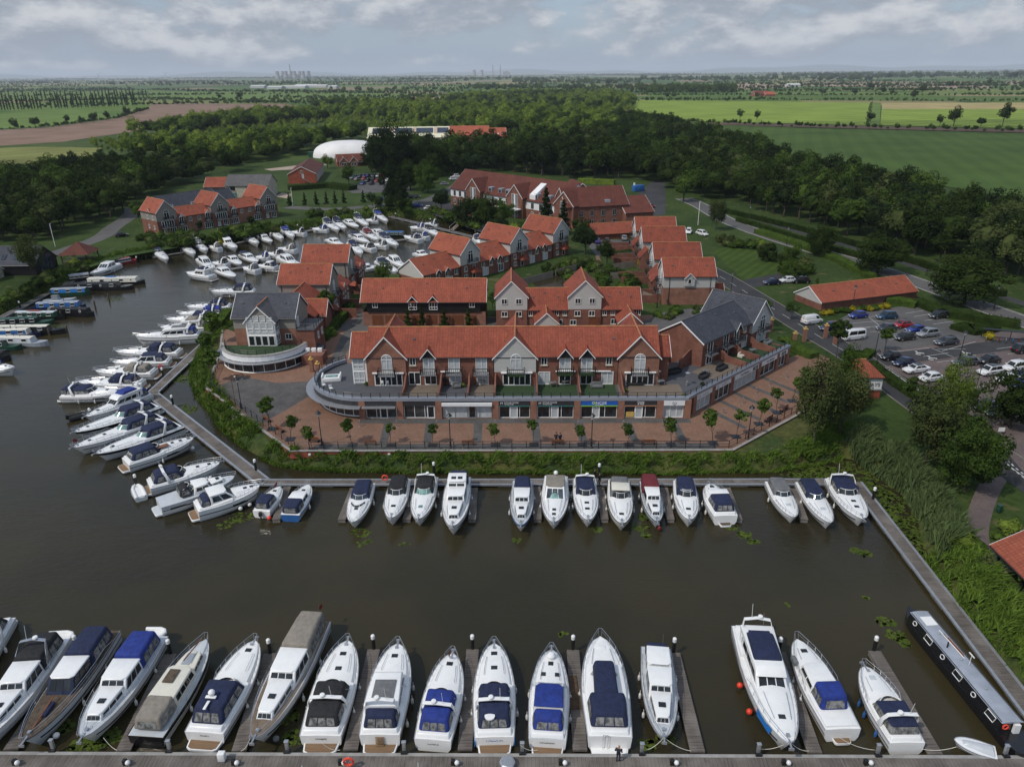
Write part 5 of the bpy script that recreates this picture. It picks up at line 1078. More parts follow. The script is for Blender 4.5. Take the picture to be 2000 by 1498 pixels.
 # parapet: metal capped upstand following curve, front and wing
def band(pts,w0,w1,z0,z1,mt,name,close=False):
 m=MB();L,Rr=ribbon_pts(pts,w0,w1);secs=[[(*a,z0),(*b,z0),(*b,z1),(*a,z1)] for a,b in zip(L,Rr)];m.loft(secs);return m.build(name,MAT[mt],T.t)
line=arc(9.3)[::-1]+[(26.1,-.08),wing(.3,.13),wing(30.0,.13)]
band(line,-.05,.5,5.15,5.62,'parapet_metal','parapet')
band(line,.30,.55,5.62,5.70,'parapet_metal','parapet_capping')
T.railing([(a,b) for a,b in arc(9.0)[::-1]]+[(25.6,.15),wing(.8,-.1),wing(29.8,-.1)],.95,z=5.4,step=1.4)
band(arc(9.3)[::-1][:-1]+[(-22.6,-.1)],-.02,.2,4.45,5.15,'fascia_dark','curved_fascia')
band(arc(9.75)[::-1][:-1]+[(-22.6,-.5)],-.75,.55,4.30,4.40,'grey_metal','curved_canopy')
ga=arc(8.5,-90,-215,12);m=MB();f=MB()
for p,q in zip(ga,ga[1:]):
 m.poly([(*p,2.3),(*q,2.3),(*q,4.4),(*p,4.4)])
f.tube([(*p,4.38) for p in ga],.09,4);f.tube([(*p,2.3) for p in ga],.12,4)
for p in ga:f.tube([(*p,2.2),(*p,4.4)],.07,4)
fo=f.build('curved_shopfront',MAT['white_trim'],T.t);m.build('pane',MAT['glass_shop'],fo)
for x in(-22.5,-16.8,-11.0,-2.5,3.2,9.7,16.2,22.0,26.1):T.box('brick_pillar',x-.48,x+.48,-.12,.9,2.0,5.2,'brick_pale')
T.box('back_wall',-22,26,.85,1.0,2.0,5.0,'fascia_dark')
def shop(x0,x1,fm,n,door=None,pane='glass_shop',strip=None,proud=0,fh=(4.38,5.14),frame='white_trim'):
 f=T.box('fascia',x0,x1,-.06-proud,.3,fh[0],fh[1],fm)
 if strip:T.box('fascia_strip',x0,x1,-.07,.25,fh[0]-.17,fh[0]-.002,strip)
 T.win((x0+x1)/2,.32,2.25,x1-x0-.1,2.0 if strip else 2.1,n,0,'c',pane,False,frame)
 if door:T.win(door,.24,2.22,1.15,2.05,1,0,'c','curtain' if strip else 'glass_dark',False,frame,.14)
 return f
f=shop(-22,-17.3,'fascia_dark',3,-19.3);T.box('canopy',-22.4,-17.4,-.95,-.1,4.28,4.36,'grey_metal')
shop(-16.3,-11.5,'fascia_dark',3,-12.2);shop(-10.5,-3.0,'fascia_white',4,-6,'curtain',proud=.35,fh=(4.42,4.85),frame='grey_metal')
for x0,x1 in((-2.0,2.7),(3.7,9.2)):
 f=shop(x0,x1,'fascia_dark',3,(x0+x1)/2-.1,'glass_dark','fascia_teal');T.text('FT',.46,x0+.22,-.07,4.58,0,'fascia_white','LEFT',f,.9);T.text('FYTCHE-TAYLOR',.3,x0+.82,-.07,4.75,0,'fascia_white','LEFT',f,.92);T.text('Planning & Design',.2,x0+.85,-.07,4.53,0,'fascia_white','LEFT',f,.95)
f=shop(10.2,15.7,'fascia_blue',3,12.5,'glass_dark','fascia_green');T.text('C NCiSE',.58,12.95,-.07,4.58,0,'fascia_white',parent=f,wide=1.05);m=MB();m.lathe([(.01,0),(.19,.005),(.19,.012),(.01,.014)],(0,0,0),12);o=m.build('emblem',MAT['leaf_logo'],f);o.location=(12.29,-.07,4.78);o.rotation_euler=(R(90),0,0)
T.text('FINANCIAL SERVICES',.13,12.95,-.07,4.43,0,'fascia_white',parent=f)
f=shop(16.7,21.5,'fascia_dark',3,18.9,'glass_dark','fascia_copper');T.text('Castle',.4,19.1,-.07,4.78,0,'fascia_white',parent=f);T.text('& Hall',.38,19.1,-.07,4.47,0,'fascia_white',parent=f)
T.box('display_block',17.0,18.2,.10,.22,2.4,3.2,'gold')
f=shop(22.5,25.6,'fascia_white',3,None,'curtain',proud=.12)
def ring(bl,x,y,z,r,face,mt,parent):
 m=MB();m.tube([(r*math.cos(R(a)),0,r*math.sin(R(a))) for a in range(-240,61,30)],.035,4);m.box((0,0,0),(.1,.03,.1));o=m.build('emblem',MAT[mt],parent);o.location=(x,y,z);o.rotation_euler=(0,0,R(face))
ring(T,24.05,-.2,4.76,.26,0,'fascia_dark',f);ring(T,24.05,.25,3.7,.22,0,'grey_metal',f)
# wing shops, in the direction of the car park
WA=math.degrees(math.atan2(wdl.y,wdl.x))
def wbox(name,s0,s1,o0,o1,z0,z1,mt):
 m=MB();q=[wing(s0,o0),wing(s1,o0),wing(s1,o1),wing(s0,o1)];m.prism(q[::-1],z0,z1);return m.build(name,MAT[mt],T.t)
for s0 in(.0,5.2,10.7,19.3,25.6,29.3):wbox('brick_pillar',s0-.05,s0+.85,-.9,.12,2.0,5.2,'brick_pale')
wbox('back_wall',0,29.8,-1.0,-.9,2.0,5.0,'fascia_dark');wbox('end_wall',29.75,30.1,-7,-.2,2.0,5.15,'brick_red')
for s0,s1,n,tx,pm in((.9,5.1,3,'Browne Blue','curtain'),(6.1,10.6,3,'Browne Blue','glass_shop'),(11.7,19.2,5,'Care Medical','curtain'),(20.2,25.5,3,'Care Medical','glass_shop'),(26.5,29.2,2,None,'glass_shop')):
 f=wbox('fascia',s0,s1,-.3,.16 if tx!='Browne Blue' else.1,4.3,5.12,'fascia_white');c=wing((s0+s1)/2,-.3);T.win(c[0],c[1],2.25,s1-s0-.1,2.02,n,WA,'c',pm,False)
 if tx:
  p=wing(s0+(s1-s0)*(.40 if s1-s0>7 else.55),.175 if tx[0]=='C' else.115);T.text(tx,.5 if tx[0]=='C' else.3,p[0],p[1],4.55,WA,'fascia_dark' if tx[0]=='C' else 'grey_metal',parent=f)
  if tx[0]=='B':p=wing(s0+.6,.12);ring(T,p[0],p[1],4.7,.25,WA,'grey_metal',f)
 if tx!='Browne Blue' and s1!=25.5:
  a=s1-1.9 if tx else s0+.5;wbox('green_sign',a,a+1.6,.16,.19,4.42,4.98,'hull_green');p=wing(a+.8,.2);T.text('CARE',.32,p[0],p[1],4.58,WA,'fascia_white',parent=f)
  # houses over the shops
HF,HB=6.5,14.2
T.walls(-22.0,22.0,HF,HB,[(5.0,9.9,'brick_red')]);T.roof(-22.5,22.5,HF,HB,9.9,13.15,barge=(0,0))
T.walls(-25.1,-21.9,HF+.5,HB-1.5,[(5.0,9.7,'white_trim')],12.5);T.roof(-25.1,-21.5,HF+.5,HB-1.5,9.7,12.5,barge=(1,0))
for z,h in((5.2,1.9),(7.5,1.9)):
 T.win(-24.1,HF+.5,z,1.7,h,2,0,'t','curtain',False);T.win(-25.1,HF+2.3,z,2.6,h,3,-90,'t','curtain',False)
for xc,mt,w in((-19.6,'brick_pale',3.05),(.4,'board_grey',3.2),(19.5,'brick_pale',3.1)):
 bands=[(5.0,9.75,mt)] if mt!='board_grey' else[(5.0,7.25,'brick_red'),(7.25,9.75,mt)]
 T.gable(xc-w,xc+w,HF-.35,HF+10.3,bands,13.1,'tile_red','y')
 T.win(xc+.15,HF-.38,7.1,1.6,3.1,2,0,'arch','curtain',False);T.balcony(xc+.1,HF-.36,7.05,2.6,1.05,0,'astro_turf' if xc==.4 else 'grey_metal')
 T.win(xc+.25,HF-.4,5.05,4.4,2.05,5,0,'c',cur(.4),False,t=.14);T.box('awning',xc-2.2,xc+2.7,HF-.75,HF-.38,7.12,7.3,'white_trim',.04)
T.walls(22.4,24.4,HF+1.2,HB-1,[(5.0,9.4,'brick_red')],12);T.roof(22.4,24.4,HF+1.2,HB-1,9.4,11.6,barge=(0,1))
X=lambda p:(p-1002)/12.4
for p,gb_ in((840.7,1),(889.5,0),(942,0),(1103,1),(1144.5,1)):
 x=X(p);T.win(x,HF,7.1,1.75,2.45,2,0,'f',cur(.85),False);T.balcony(x,HF,7.05,2.5,1.05,0,'astro_turf' if p>1000 else 'grey_metal')
 if gb_:T.dormer(x,HF-.42,9.72,2.1,1.35,3.2)
for p in(810,1062.6,1187):T.win(X(p),HF,8.3,.95,1.35,2,0,'c','glass_dark')
for p in(812,843,891,944,1063,1103,1144.5,1185):T.win(X(p),HF,5.05,1.85,2.1,2,0,'f',cur(.6),False)
for p in(874,1096,1164):T.box('awning',X(p)-.9,X(p)+2.2,HF-.32,HF-.02,7.2,7.36,'white_trim',.04)
for p in(796,864,918,968,1047,1127,1208):
 x=X(p)+.1;m=MB();prof=[(HF-.3,5.0),(HF-.3,7.1),(HF-1.6,7.0),(HF-2.6,6.4),(HF-3.4,6.1),(HF-5.6,6.05),(HF-5.6,5.0)]
 m.loft([[(x-.12,y,z) for y,z in prof],[(x+.12,y,z) for y,z in prof]]);m.build('garden_wall',MAT['brick_red'],T.t)
for p in(796,966,1047,1205):x=X(p);m=MB();m.tube([(x,HF-.1,5),(x,HF-.1,9.7)],.06,5);m.build('downpipe',MAT['black_metal'],T.t)
# slate roofed wing behind the angled shops (part of the same block, houses set back from the shop line)
D=Bld('slate_terrace','slate roofed brick terrace above the angled row of shops on the right','terrace',(31.2,112.6),math.atan2(.698,.716))
D.gable(0,16,0,8.6,[(2.0,9.3,'brick_red')],12.0,'slate',ridge='ridge_grey',barge=(1,0))
D.gable(15.2,21.8,-.5,9.6,[(2.0,7.2,'brick_red'),(7.2,9.3,'board_grey')],12.6,'slate','y',ridge='ridge_grey')
D.win(18.6,-.56,7.0,1.6,3.0,2,0,'arch','glass_dark',False);D.balcony(18.6,-.52,7.0,2.8,1.1);D.win(18.6,-.56,5.05,3.4,1.9,4,0,'c','curtain',False)
D.dormer(10.6,-.4,9.1,1.8,1.2,2.6,'slate')
for x in(2.2,7.2,10.6):D.win(x,0,7.0,1.7,2.2,2,0,'f',cur(.5),False);D.balcony(x,0,6.95,2.6,1.1);D.win(x,0,5.05,1.8,2.0,2,0,'f','glass_dark',False)
D.win(13.4,0,7.9,.9,1.4,2);D.win(13.6,0,5.05,1.7,2.0,2,0,'f','curtain',False)
for x in(4.9,9.2,14.6):
 m=MB();prof=[(-.05,5),(-.05,7.0),(-1.2,6.8),(-2.0,6.2),(-5.6,6.0),(-5.6,5)];m.loft([[(x-.12,y,z) for y,z in prof],[(x+.12,y,z) for y,z in prof]]);m.build('garden_wall',MAT['brick_red'],D.t)
for x0,x1,mt in((-3,4.8,'deck_wood'),(5.1,9.0,'astro_turf'),(9.4,14.4,'astro_turf'),(14.8,20.5,'astro_turf')):D.box('terrace_floor',x0,x1,-6.0,-.1,5.01,5.04,mt)
D.gable(-2.0,1.0,6.5,11,[(2,6.5,'brick_red')],8.2,'slate',ridge='ridge_grey')
m=MB();prof=[(-3.2,5),(-3.2,6.6),(-.2,7.8),(-.2,5)];m.loft([[(x,2.0,z) for x,z in prof],[(x,2.25,z) for x,z in prof]]);m.build('garden_wall',MAT['brick_red'],D.t)
# ---- grey house with the slate roof and curved glazed ground floor
E=Bld('waterside_house','slate roofed house with white glazed gable above a curved shopfront, left of the terrace','house',(-44.8,127.0),-.02)
E.gable(-5.6,5.6,0,8,[(2,7.6,'brick_pale'),(7.6,9.8,'board_taupe')],13.0,'slate',ridge='ridge_grey',barge=(1,1))
E.gable(-2.6,2.6,-2.2,4,[(5,9.6,'white_trim'),(9.6,9.7,'board_taupe')],12.4,'slate_worn','y',ridge='ridge_tile')
for z,h,st in((5.1,1.9,'f'),(7.6,1.9,'t')):
 for i in range(4):E.win(-1.8+1.2*i,-2.24,z,1.08,h,1,0,st if st=='t' else 'c','curtain' if z>7 else 'glass_dark',False)
 E.win(2.62,-1.1,z,1.8,h,2,90,'t','glass_blue',False)
for i in range(4):E.win(-1.8+1.2*i,-2.27,9.72,1.0,(.75,1.0,1.0,.75)[i],1,0,'c','curtain',False)
E.win(4.2,-.06,5.6,1.2,1.1,2)
m=MB();cu=[(7.6*math.cos(R(a)),-.2+8.0*math.sin(R(a))) for a in range(195,346,10)];m.prism(cu,2.0,4.9);m.build('curved_base',MAT['fascia_dark'],E.t)
m=MB();v=[(7.2*math.cos(R(a)),-.2+7.6*math.sin(R(a))) for a in range(190,351,10)];m.poly([(x,y,4.95) for x,y in v]);m.build('roof_lawn',MAT['astro_turf'],E.t)
def eband(r,w0,w1,z0,z1,mt,nm):
 p=[(r*math.cos(R(a)),-.2+(r+.4)*math.sin(R(a))) for a in range(186,355,8)];m=MB();L,Rr=ribbon_pts(p,w0,w1);m.loft([[(*a,z0),(*b,z0),(*b,z1),(*a,z1)] for a,b in zip(L,Rr)]);return m.build(nm,MAT[mt],E.t)
eband(7.5,-.25,.25,4.3,5.25,'fascia_white','parapet');eband(7.5,-.3,.35,5.25,5.38,'coping','parapet_capping');eband(7.9,-.75,.3,4.05,4.15,'grey_metal','curved_canopy')
ge=[(7.62*math.cos(R(a)),-.2+8.03*math.sin(R(a))) for a in range(200,341,14)];m=MB();f=MB()
for p,q in zip(ge,ge[1:]):m.poly([(*p,2.3),(*q,2.3),(*q,4.1),(*p,4.1)])
f.tube([(*p,4.1) for p in ge],.09,4);f.tube([(*p,2.28) for p in ge],.13,4)
for p in ge:f.tube([(*p,2.2),(*p,4.1)],.07,4)
fo=f.build('curved_shopfront',MAT['white_trim'],E.t);m.build('pane',MAT['glass_shop'],fo)
E.railing([(7.1*math.cos(R(a)),-.2+7.5*math.sin(R(a))) for a in range(192,350,12)],.85,z=5.3,step=1.3)
E.box('side_wing',5.65,9.0,-.3,6,2,7.4,'brick_red');E.box('balcony_floor',5.7,9.2,-.5,6.2,7.4,7.55,'deck_grey');E.railing([(5.9,-.4),(9.1,-.4),(9.1,6.0)],1.0,z=7.55);E.win(5.66,1.4,7.6,1.2,1.9,2,90,'f','curtain',False);E.win(9.0,2,5.2,.9,1.2,2,90);E.win(9.0,4.5,5.2,.9,1.2,2,90)
m=MB();m.loft([[(9.0,-.2,3.4),(9.0,1.6,3.4),(9.0,.7,4.6)],[(10.2,-.3,3.3),(10.2,1.7,3.3),(10.2,.7,4.2)]]);m.build('porch_roof',MAT['slate'],E.t)
E.box('plant_enclosure',7.4,11.2,-4.4,-1.2,2,4.0,'brick_red')
for i in range(3):E.box('air_unit',7.7+i*1.1,8.5+i*1.1,-2.6,-2.1,4.0,4.7,'white_trim',.03)
E.gable(-3.5,6.2,9.5,22,[(2,6.8,'brick_red')],10.2,'tile_red','y',barge=(0,1));E.gable(2,7.8,12,17,[(2,6.4,'brick_red')],8.8,'tile_red')
E.win(6.2,10.8,5.2,.9,1.2,2,90);E.win(6.2,19,5.2,.9,1.2,2,90)
# two orange roofed houses behind it, with low links
for i,(y,lab) in enumerate(((149.6,'orange roofed house with grey boarded upper storey, just behind the slate roofed house'),(168.6,'orange roofed house with grey boarded upper storey, farther one, beside the inner basin'))):
 F=Bld('waterside_house',lab,'house',(-43.4,y),-.02,'orange roofed houses left of the black clad house')
 F.gable(-5.3,5.3,0,7.6,[(2,6.2,'brick_red'),(6.2,9.9,'board_taupe')],13.0,'tile_red')
 F.win(5.33,3.8,6.6,1.5,3.0,2,90,'arch','curtain',False);F.balcony(5.34,3.8,6.5,2.4,1,90);F.win(5.33,3.8,3.2,2.2,2.0,3,90,'f','glass_dark',False)
 F.gable(-2.0,5.8,7.8,15.5,[(2,6.2,'brick_red')],9.2,'tile_red','y',barge=(0,1),gov=.1);F.dormer(5.6,11,6.1,1.4,.9,1.8,face=90)
 for k in(9.2,11,13.2):F.win(5.8,k,5.0,.9,1.2,2,90);F.win(5.8,k,2.5,1.0,1.6,2,90)
 F.box('garden_wall',5.8,10.5,.6,.85,2,4.2,'brick_red');F.box('garden_wall',5.8,10.0,7.7,7.95,2,4.2,'brick_red')
 m=MB();m.loft([[(5.3,-.2,4.3),(5.3,1.6,4.3),(5.3,.7,5.2)],[(6.8,-.3,4.1),(6.8,1.7,4.1),(6.8,.7,5.0)]]);m.build('porch_roof',MAT['tile_red'],F.t)
 for x in(-4.7,4.7):m=MB();m.tube([(x,-.1,2),(x,-.1,9.6)],.06,5);m.build('downpipe',MAT['black_metal'],F.t)
 # ---- black clad garage house
B=Bld('garage_house','long red roofed house with black boarded upper storey over timber garage doors','house',(-17.9,144.4),-.02)
B.walls(-12.6,12.6,0,7,[(2,5.1,'brick_pale')]);B.walls(-11.6,11.6,-.25,7.0,[(5.1,7.6,'board_black')],name='cladding');B.roof(-12.6,12.6,-.3,7.6,7.5,11.0)
for x in(-2.2,2.0):B.win(x,-.28,5.6,1.7,1.7,3,0,'t','glass_dark',False);B.dormer(x,-.45,7.4,1.9,1.1,2.2)
for x in(-9.9,9.9):B.win(x,-.28,6.1,1.1,1.2,2,0,'c','glass_dark',False)
for x in(-9.6,-6.9,-4.2,-1.4,1.5,4.2,6.9,9.6):m=MB();m.bb(x-1.15,x+1.15,-.05,.1,2.1,4.4);m.build('garage_door',MAT['timber_door'],B.t)
# ---- twin gabled row
C=Bld('gabled_row','red roofed row with two tall grey boarded gables behind the shop terrace','terrace',(0,143.2),.0)
for x0,x1 in((-3.1,3.2),(11.6,18.2)):
 xc=(x0+x1)/2;C.gable(x0,x1,0,10,[(2,5.7,'brick_red'),(5.7,8.5,'board_grey')],11.7,'tile_red','y')
 for dx in(-1.45,1.45):C.win(xc+dx,-.06,6.9,1.15,1.15,2,0,'c','glass_dark',False);C.win(xc+dx,-.03,4.3,1.25,1.1,2)
C.gable(3.2,11.6,.4,8.4,[(2,5.7,'brick_red')],8.9,barge=(0,0));C.gable(18.2,26.4,.4,8.4,[(2,5.7,'brick_red')],8.9,barge=(0,1))
for x in(3.9,5.7,9.2,10.9,19.0,20.7,24.3,25.9):C.win(x,.38,4.3,.85,1.25,2)
for x in(12.6,22.6,9.8,21.0):C.win(x,-.02 if x==12.6 else.38,2.4,1.3,1.1,2)
for x,lab in((7.0,'boarded gable'),(23.6,'plain')):
 C.gable(x-2.2,x+2.2,-4.2,.4,[(2,4.3,'brick_red' if x>10 else 'board_grey')],6.3,'tile_red','y',barge=(1,0))
C.box('garage_door',15.8,18.0,-.06,0,2.1,4.0,'timber_door')
def small_hip(x,y,lab):
 q=Bld('porch_house',lab,'outbuilding',(x,y),0,'hip roofed outbuildings behind the shop terrace');q.walls(-2.6,2.6,-2.6,2.6,[(2,6.0,'brick_red')]);q.roof(-2.6,2.6,-2.6,2.6,6.0,9.0,hip=(2.4,2.4))
small_hip(-10.6,121,'small hip roofed outbuilding whose tip shows over the terrace ridge')
# ---- stepped row along the right of the garden
for i,(x0,y,lab) in enumerate(((33.8,158.0,'nearest of four stepped orange roofed houses, with small dormer on boarded wall'),(34.6,174.2,'second nearest of four stepped orange roofed houses right of the garden'),(35.2,194.0,'third of four stepped orange roofed houses right of the garden'),(35.7,208.6,'farthest of four stepped orange roofed houses right of the garden'))):
 Hh=Bld('stepped_house',lab,'house',(x0,y),-.02,'four stepped houses right of the garden')
 Hh.gable(0,11.2,0,7.6,[(2,5.9,'brick_pale'),(5.9,8.6,'board_grey')],11.6,'tile_red')
 Hh.win(-.05,3.8,6.3,1.5,3.0,2,-90,'arch','curtain',False);Hh.balcony(-.05,3.8,6.2,2.4,1.0,-90);Hh.win(-.02,3.8,3.6,2.0,2.0,2,-90,'f','glass_dark',False);Hh.balcony(-.05,3.8,3.9,2.4,1.2,-90)
 Hh.gable(-1.2,2.5,-4.6 if i else 7.7,-.05 if i else 12,[(2,5.4,'brick_red')],7.4,'tile_red','y',barge=(0,0),gov=.05)
 if i==0:
  m=MB();m.bb(4.4,6.6,-.5,0,6.4,8.3);m.build('bay',MAT['board_grey'],Hh.t);Hh.win(5.5,-.52,6.9,.8,1.1,1,0,'c','glass_dark',False);Hh.dormer(5.5,-.6,8.2,2.2,1.1,2.4,clad='board_grey')
  Hh.gable(11.2,13.6,1,4.6,[(2,4.2,'brick_red')],6.0,'tile_red',barge=(0,1));Hh.win(12.4,.98,2.4,1.0,1.3,1,0,'c','curtain',False)
  for x in(1.2,10.2):m=MB();m.tube([(x,-.1,2),(x,-.1,8.4)],.06,5);m.build('downpipe',MAT['black_metal'],Hh.t)
 for k in range(2):Hh.box('garden_wall',-7.5,-.3,1.5+5*k,1.75+5*k,2,3.8,'brick_red')
 # ---- rows with three tall gables: middle row and the left waterside row
def gable_row(lab,org,ang,talls,links,depth,ze,zr,le,lr,cl,lowleft=None,front='arch',clad_left=None,porch=True):
 g=Bld('gabled_row',lab,'terrace',org,ang)
 for u0,u1 in talls:
  g.gable(u0,u1,0,depth+2,[(2,ze-2.9,'brick_red'),(ze-2.9,ze,cl)],zr,'tile_orange','y');uc=(u0+u1)/2
  g.win(uc,-.07,ze-2.5,1.6,3.0,2,0,'arch','glass_dark',False);g.balcony(uc+.3,-.06,ze-2.6,3.0,1.0)
  if porch:
   for dx in(-1.7,1.2):g.win(uc+dx,-.02,ze-4.6,1.0,1.3,2)
   m=MB();m.loft([[(uc-.4,0,4.2),(uc+2.6,0,4.2),(uc+1.1,0,5.3)],[(uc-.5,-1.6,4.0),(uc+2.7,-1.6,4.0),(uc+1.1,-1.2,5.2)]]);m.build('porch_roof',MAT['tile_red'],g.t);g.win(uc-1.6,-.02,2.6,1.1,1.1,2);g.win(uc+1.1,-.02,2.1,1.1,2.0,1,0,'c','glass_dark',False)
  else:g.win(uc,-.05,ze-4.9,4.2,2.0,5,0,'c','glass_dark',False,t=.16);g.balcony(uc,-.05,ze-5.1,4.6,1.0);g.win(uc-1.2,-.02,2.1,1.1,2.1,1,0,'c','curtain',False);g.win(uc+1.4,-.02,2.1,2.0,2.0,3,0,'f','glass_dark',False)
  m=MB();m.tube([(u0-.08,-.08,2),(u0-.08,-.08,ze-.3)],.06,5);m.build('downpipe',MAT['black_metal'],g.t)
 for u0,u1 in links:
  ll=u0==0 and lowleft
  g.gable(u0,u1,.3,depth,[(2,le,'brick_red' if porch else 'brick_pale')] if not ll else[(2,le-1.2,'brick_red'),(le-1.2,le,'board_grey')],lr,'tile_orange',barge=(1 if ll else 0,0));n=4
  if ll:g.box('front_cladding',u0+.1,u1,.2,.3,le-1.4,le,'brick_red')
  for k in range(n):
   uc=u0+(u1-u0)*(k+.5)/n
   if porch:
    g.win(uc,.2 if ll else.28,le-1.7,1.1,1.4,2)
    if k in(1,2):g.dormer(uc,-.05,le-.2,1.5,.8,1.4,'tile_orange')
    if k%2==0:g.win(uc+.8,.28,2.1,2.0,2.0,3,0,'f',cur(.5),False)
   elif k in(0,3):g.win(uc,.28,le-2.4,1.5,2.2,2,0,'f','glass_dark',False);g.balcony(uc,.28,le-2.5,2.2,.9);g.dormer(uc,-.1,le-.2,1.9,1.2,1.8,'tile_orange','white_trim');g.win(uc,.28,2.1,3.0,1.9,4,0,'f','glass_dark',False)
   else:g.win(uc,.28,le-1.8,1.0,1.2,2)
 return g
g=gable_row('middle row of orange roofed houses with three grey boarded gables facing the garden',(-20.6,170.4),R(46),((11.8,18.3),(29.6,36.2),(46.8,53.4)),((0,11.8),(18.3,29.6),(36.2,46.8)),9.6,9.0,12.3,6.0,9.0,'board_grey',True)
g=gable_row('left waterside row of orange roofed houses with three taupe boarded gables',(-114.0,239.2),R(50),((0,6.6),(19.0,25.6),(38.0,44.6)),((6.6,19.0),(25.6,38.0)),9.0,9.5,13.0,7.2,9.6,'board_taupe',porch=False)
for y,z in((2.4,7.0),(6.0,7.0),(2.4,4.0),(6.0,4.0)):g.win(-.06,y,z,.9,1.2,2,-90)
g.dormer(-.1,4.5,9.3,1.4,.9,1.4,'tile_orange','board_taupe',-90)
# ---- simple long roofs
g=Bld('slate_block','long slate roofed block behind the left waterside row','building',(-126,262),R(57));g.gable(4,28,0,9,[(2,6.4,'brick_pale')],10.2,'slate',ridge='ridge_grey');g.gable(28,36,1,8,[(2,6,'brick_pale')],9.4,'slate',ridge='ridge_grey',barge=(0,1))
for x in(4,12,20):g.win(x,0,4.6,1.6,1.2,3);g.dormer(x+4,-.2,6.2,1.8,1.2,2,'slate','white_trim')
g=Bld('stone_barn','pale stone barn with weathered grey roof behind the left waterside row','barn',(-121,320));g.gable(0,18.5,0,12,[(2,7,'stone')],10.6,'slate_worn',ridge='ridge_grey',barge=(0,0));g.gable(-9.5,0,1.5,10,[(2,6.4,'brick_red')],9.6,'tile_red',barge=(1,0))
for x in(3,10):g.win(x,0,4.9,2.2,1.6,3,0,'c','glass_dark',True,'black_metal');g.box('shop_opening',x-1.5,x+1.5,-.06,0,2,4,'fascia_teal')
g=Bld('brick_lodge','bright red brick block with brown roof and row of side windows','building',(-105.9,361.5),R(8));g.gable(0,13,0,39,[(2,6.5,'brick_bright')],9.7,'tile_brown','y',ridge='ridge_grey')
for i in range(9):g.box('window_bay',13.0,13.12,2.2+4.1*i,3.7+4.1*i,2.4,6.0,'white_trim');g.win(13.13,2.95+4.1*i,4.6,1.2,1.2,2,90,'c','glass_dark',False)
g.win(6.5,-.02,6.6,1.2,1.4,2,0,'c','glass_dark',False);g.win(6.9,-.02,4.3,1.0,2.0,1,0,'c','curtain',False);m=MB();m.loft([[(7,-.2,4.3),(7,-1.2,4.3),(7,-1.2,4.15),(7,-.2,4.15)],[(10.5,-.2,2.1),(10.5,-1.2,2.1),(10.5,-1.2,2.0),(10.5,-.2,2.0)]]);m.build('fire_stair',MAT['grey_metal'],g.t)
g=Bld('clubhouse','low brown roofed clubhouse with two small front gables before the white dome','building',(-97.5,431),R(20));g.gable(0,16,0,9,[(2,4.8,'brick_red')],8.0,'tile_brown');g.gable(1,5.6,-2.5,4,[(2,4.6,'brick_pale')],7.2,'tile_brown','y');g.gable(6.6,11.2,-2.5,4,[(2,4.6,'brick_pale')],7.2,'tile_brown','y');g.box('veranda',12,19,-4,0,4.0,4.2,'slate')
for x in(3.3,8.9):g.win(x,-2.52,2.4,2.6,1.8,3,0,'c','glass_dark',False)
# dome and sports hall
t=thing('sports_dome','white inflated sports dome beside the long cream hall','dome',(-103.5,492,0),R(14));m=MB();secs=[]
for k in range(9):
 a=math.pi/2*k/8;r=math.cos(a)**.75;z=2+9.2*math.sin(a)**.9;secs.append([(22.5*max(r,.02)*(abs(math.cos(b))**.75)*(1 if math.cos(b)>0 else-1),17*max(r,.02)*(abs(math.sin(b))**.75)*(1 if math.sin(b)>0 else-1),z) for b in[2*math.pi*j/40 for j in range(40)]])
plain('membrane',(.52,.52,.53),.6,.06,.15);m.loft(secs);m.build('membrane',MAT['membrane'],t,smooth=True);m=MB();m.bb(-25,-21.5,-3,1,2,5);m.build('airlock',MAT['hull_green'],t)
g=Bld('sports_hall','long cream roofed sports hall with solar panels and orange tiled right end','sports hall',(-100,541),R(4));g.gable(0,58,0,36,[(2,8.5,'cream_roof')],14.6,'cream_roof',ridge=None,barge=(0,0));g.gable(58,86,-3,30,[(2,9,'brick_red')],15,'tile_orange',barge=(0,0));g.gable(84,98,0,22,[(2,8,'brick_red')],13.6,'tile_orange',barge=(0,1));g.gable(70,82,-4.5,6,[(2,9,'brick_red')],13.5,'tile_orange','y',barge=(0,0))
sl_=6.1/18
for i,x in enumerate((3,19,34,49)):
 m=MB();x1=x+(12 if i<3 else 8);q=[(x,7,8.8+7*sl_),(x1,7,8.8+7*sl_),(x1,15.5,8.8+15.5*sl_),(x,15.5,8.8+15.5*sl_)];m.loft([q,[(a,b,c+.1) for a,b,c in q]]);m.build('solar_panel',MAT['solar'],g.t)
 m=MB();a,b=x1+.7,x1+3;q=[(a,7,8.75+7*sl_),(b,7,8.75+7*sl_),(b,16.5,8.75+16.5*sl_),(a,16.5,8.75+16.5*sl_)];m.loft([q,[(u,v,c+.06) for u,v,c in q]]);m.build('rooflight',MAT['sand'],g.t) if i<3 else None
for i in range(4):m=MB();m.box((87+2.6*i,4,10.1),(.9,1.0,.9));m.build('roof_window',MAT['white_trim'],g.t)
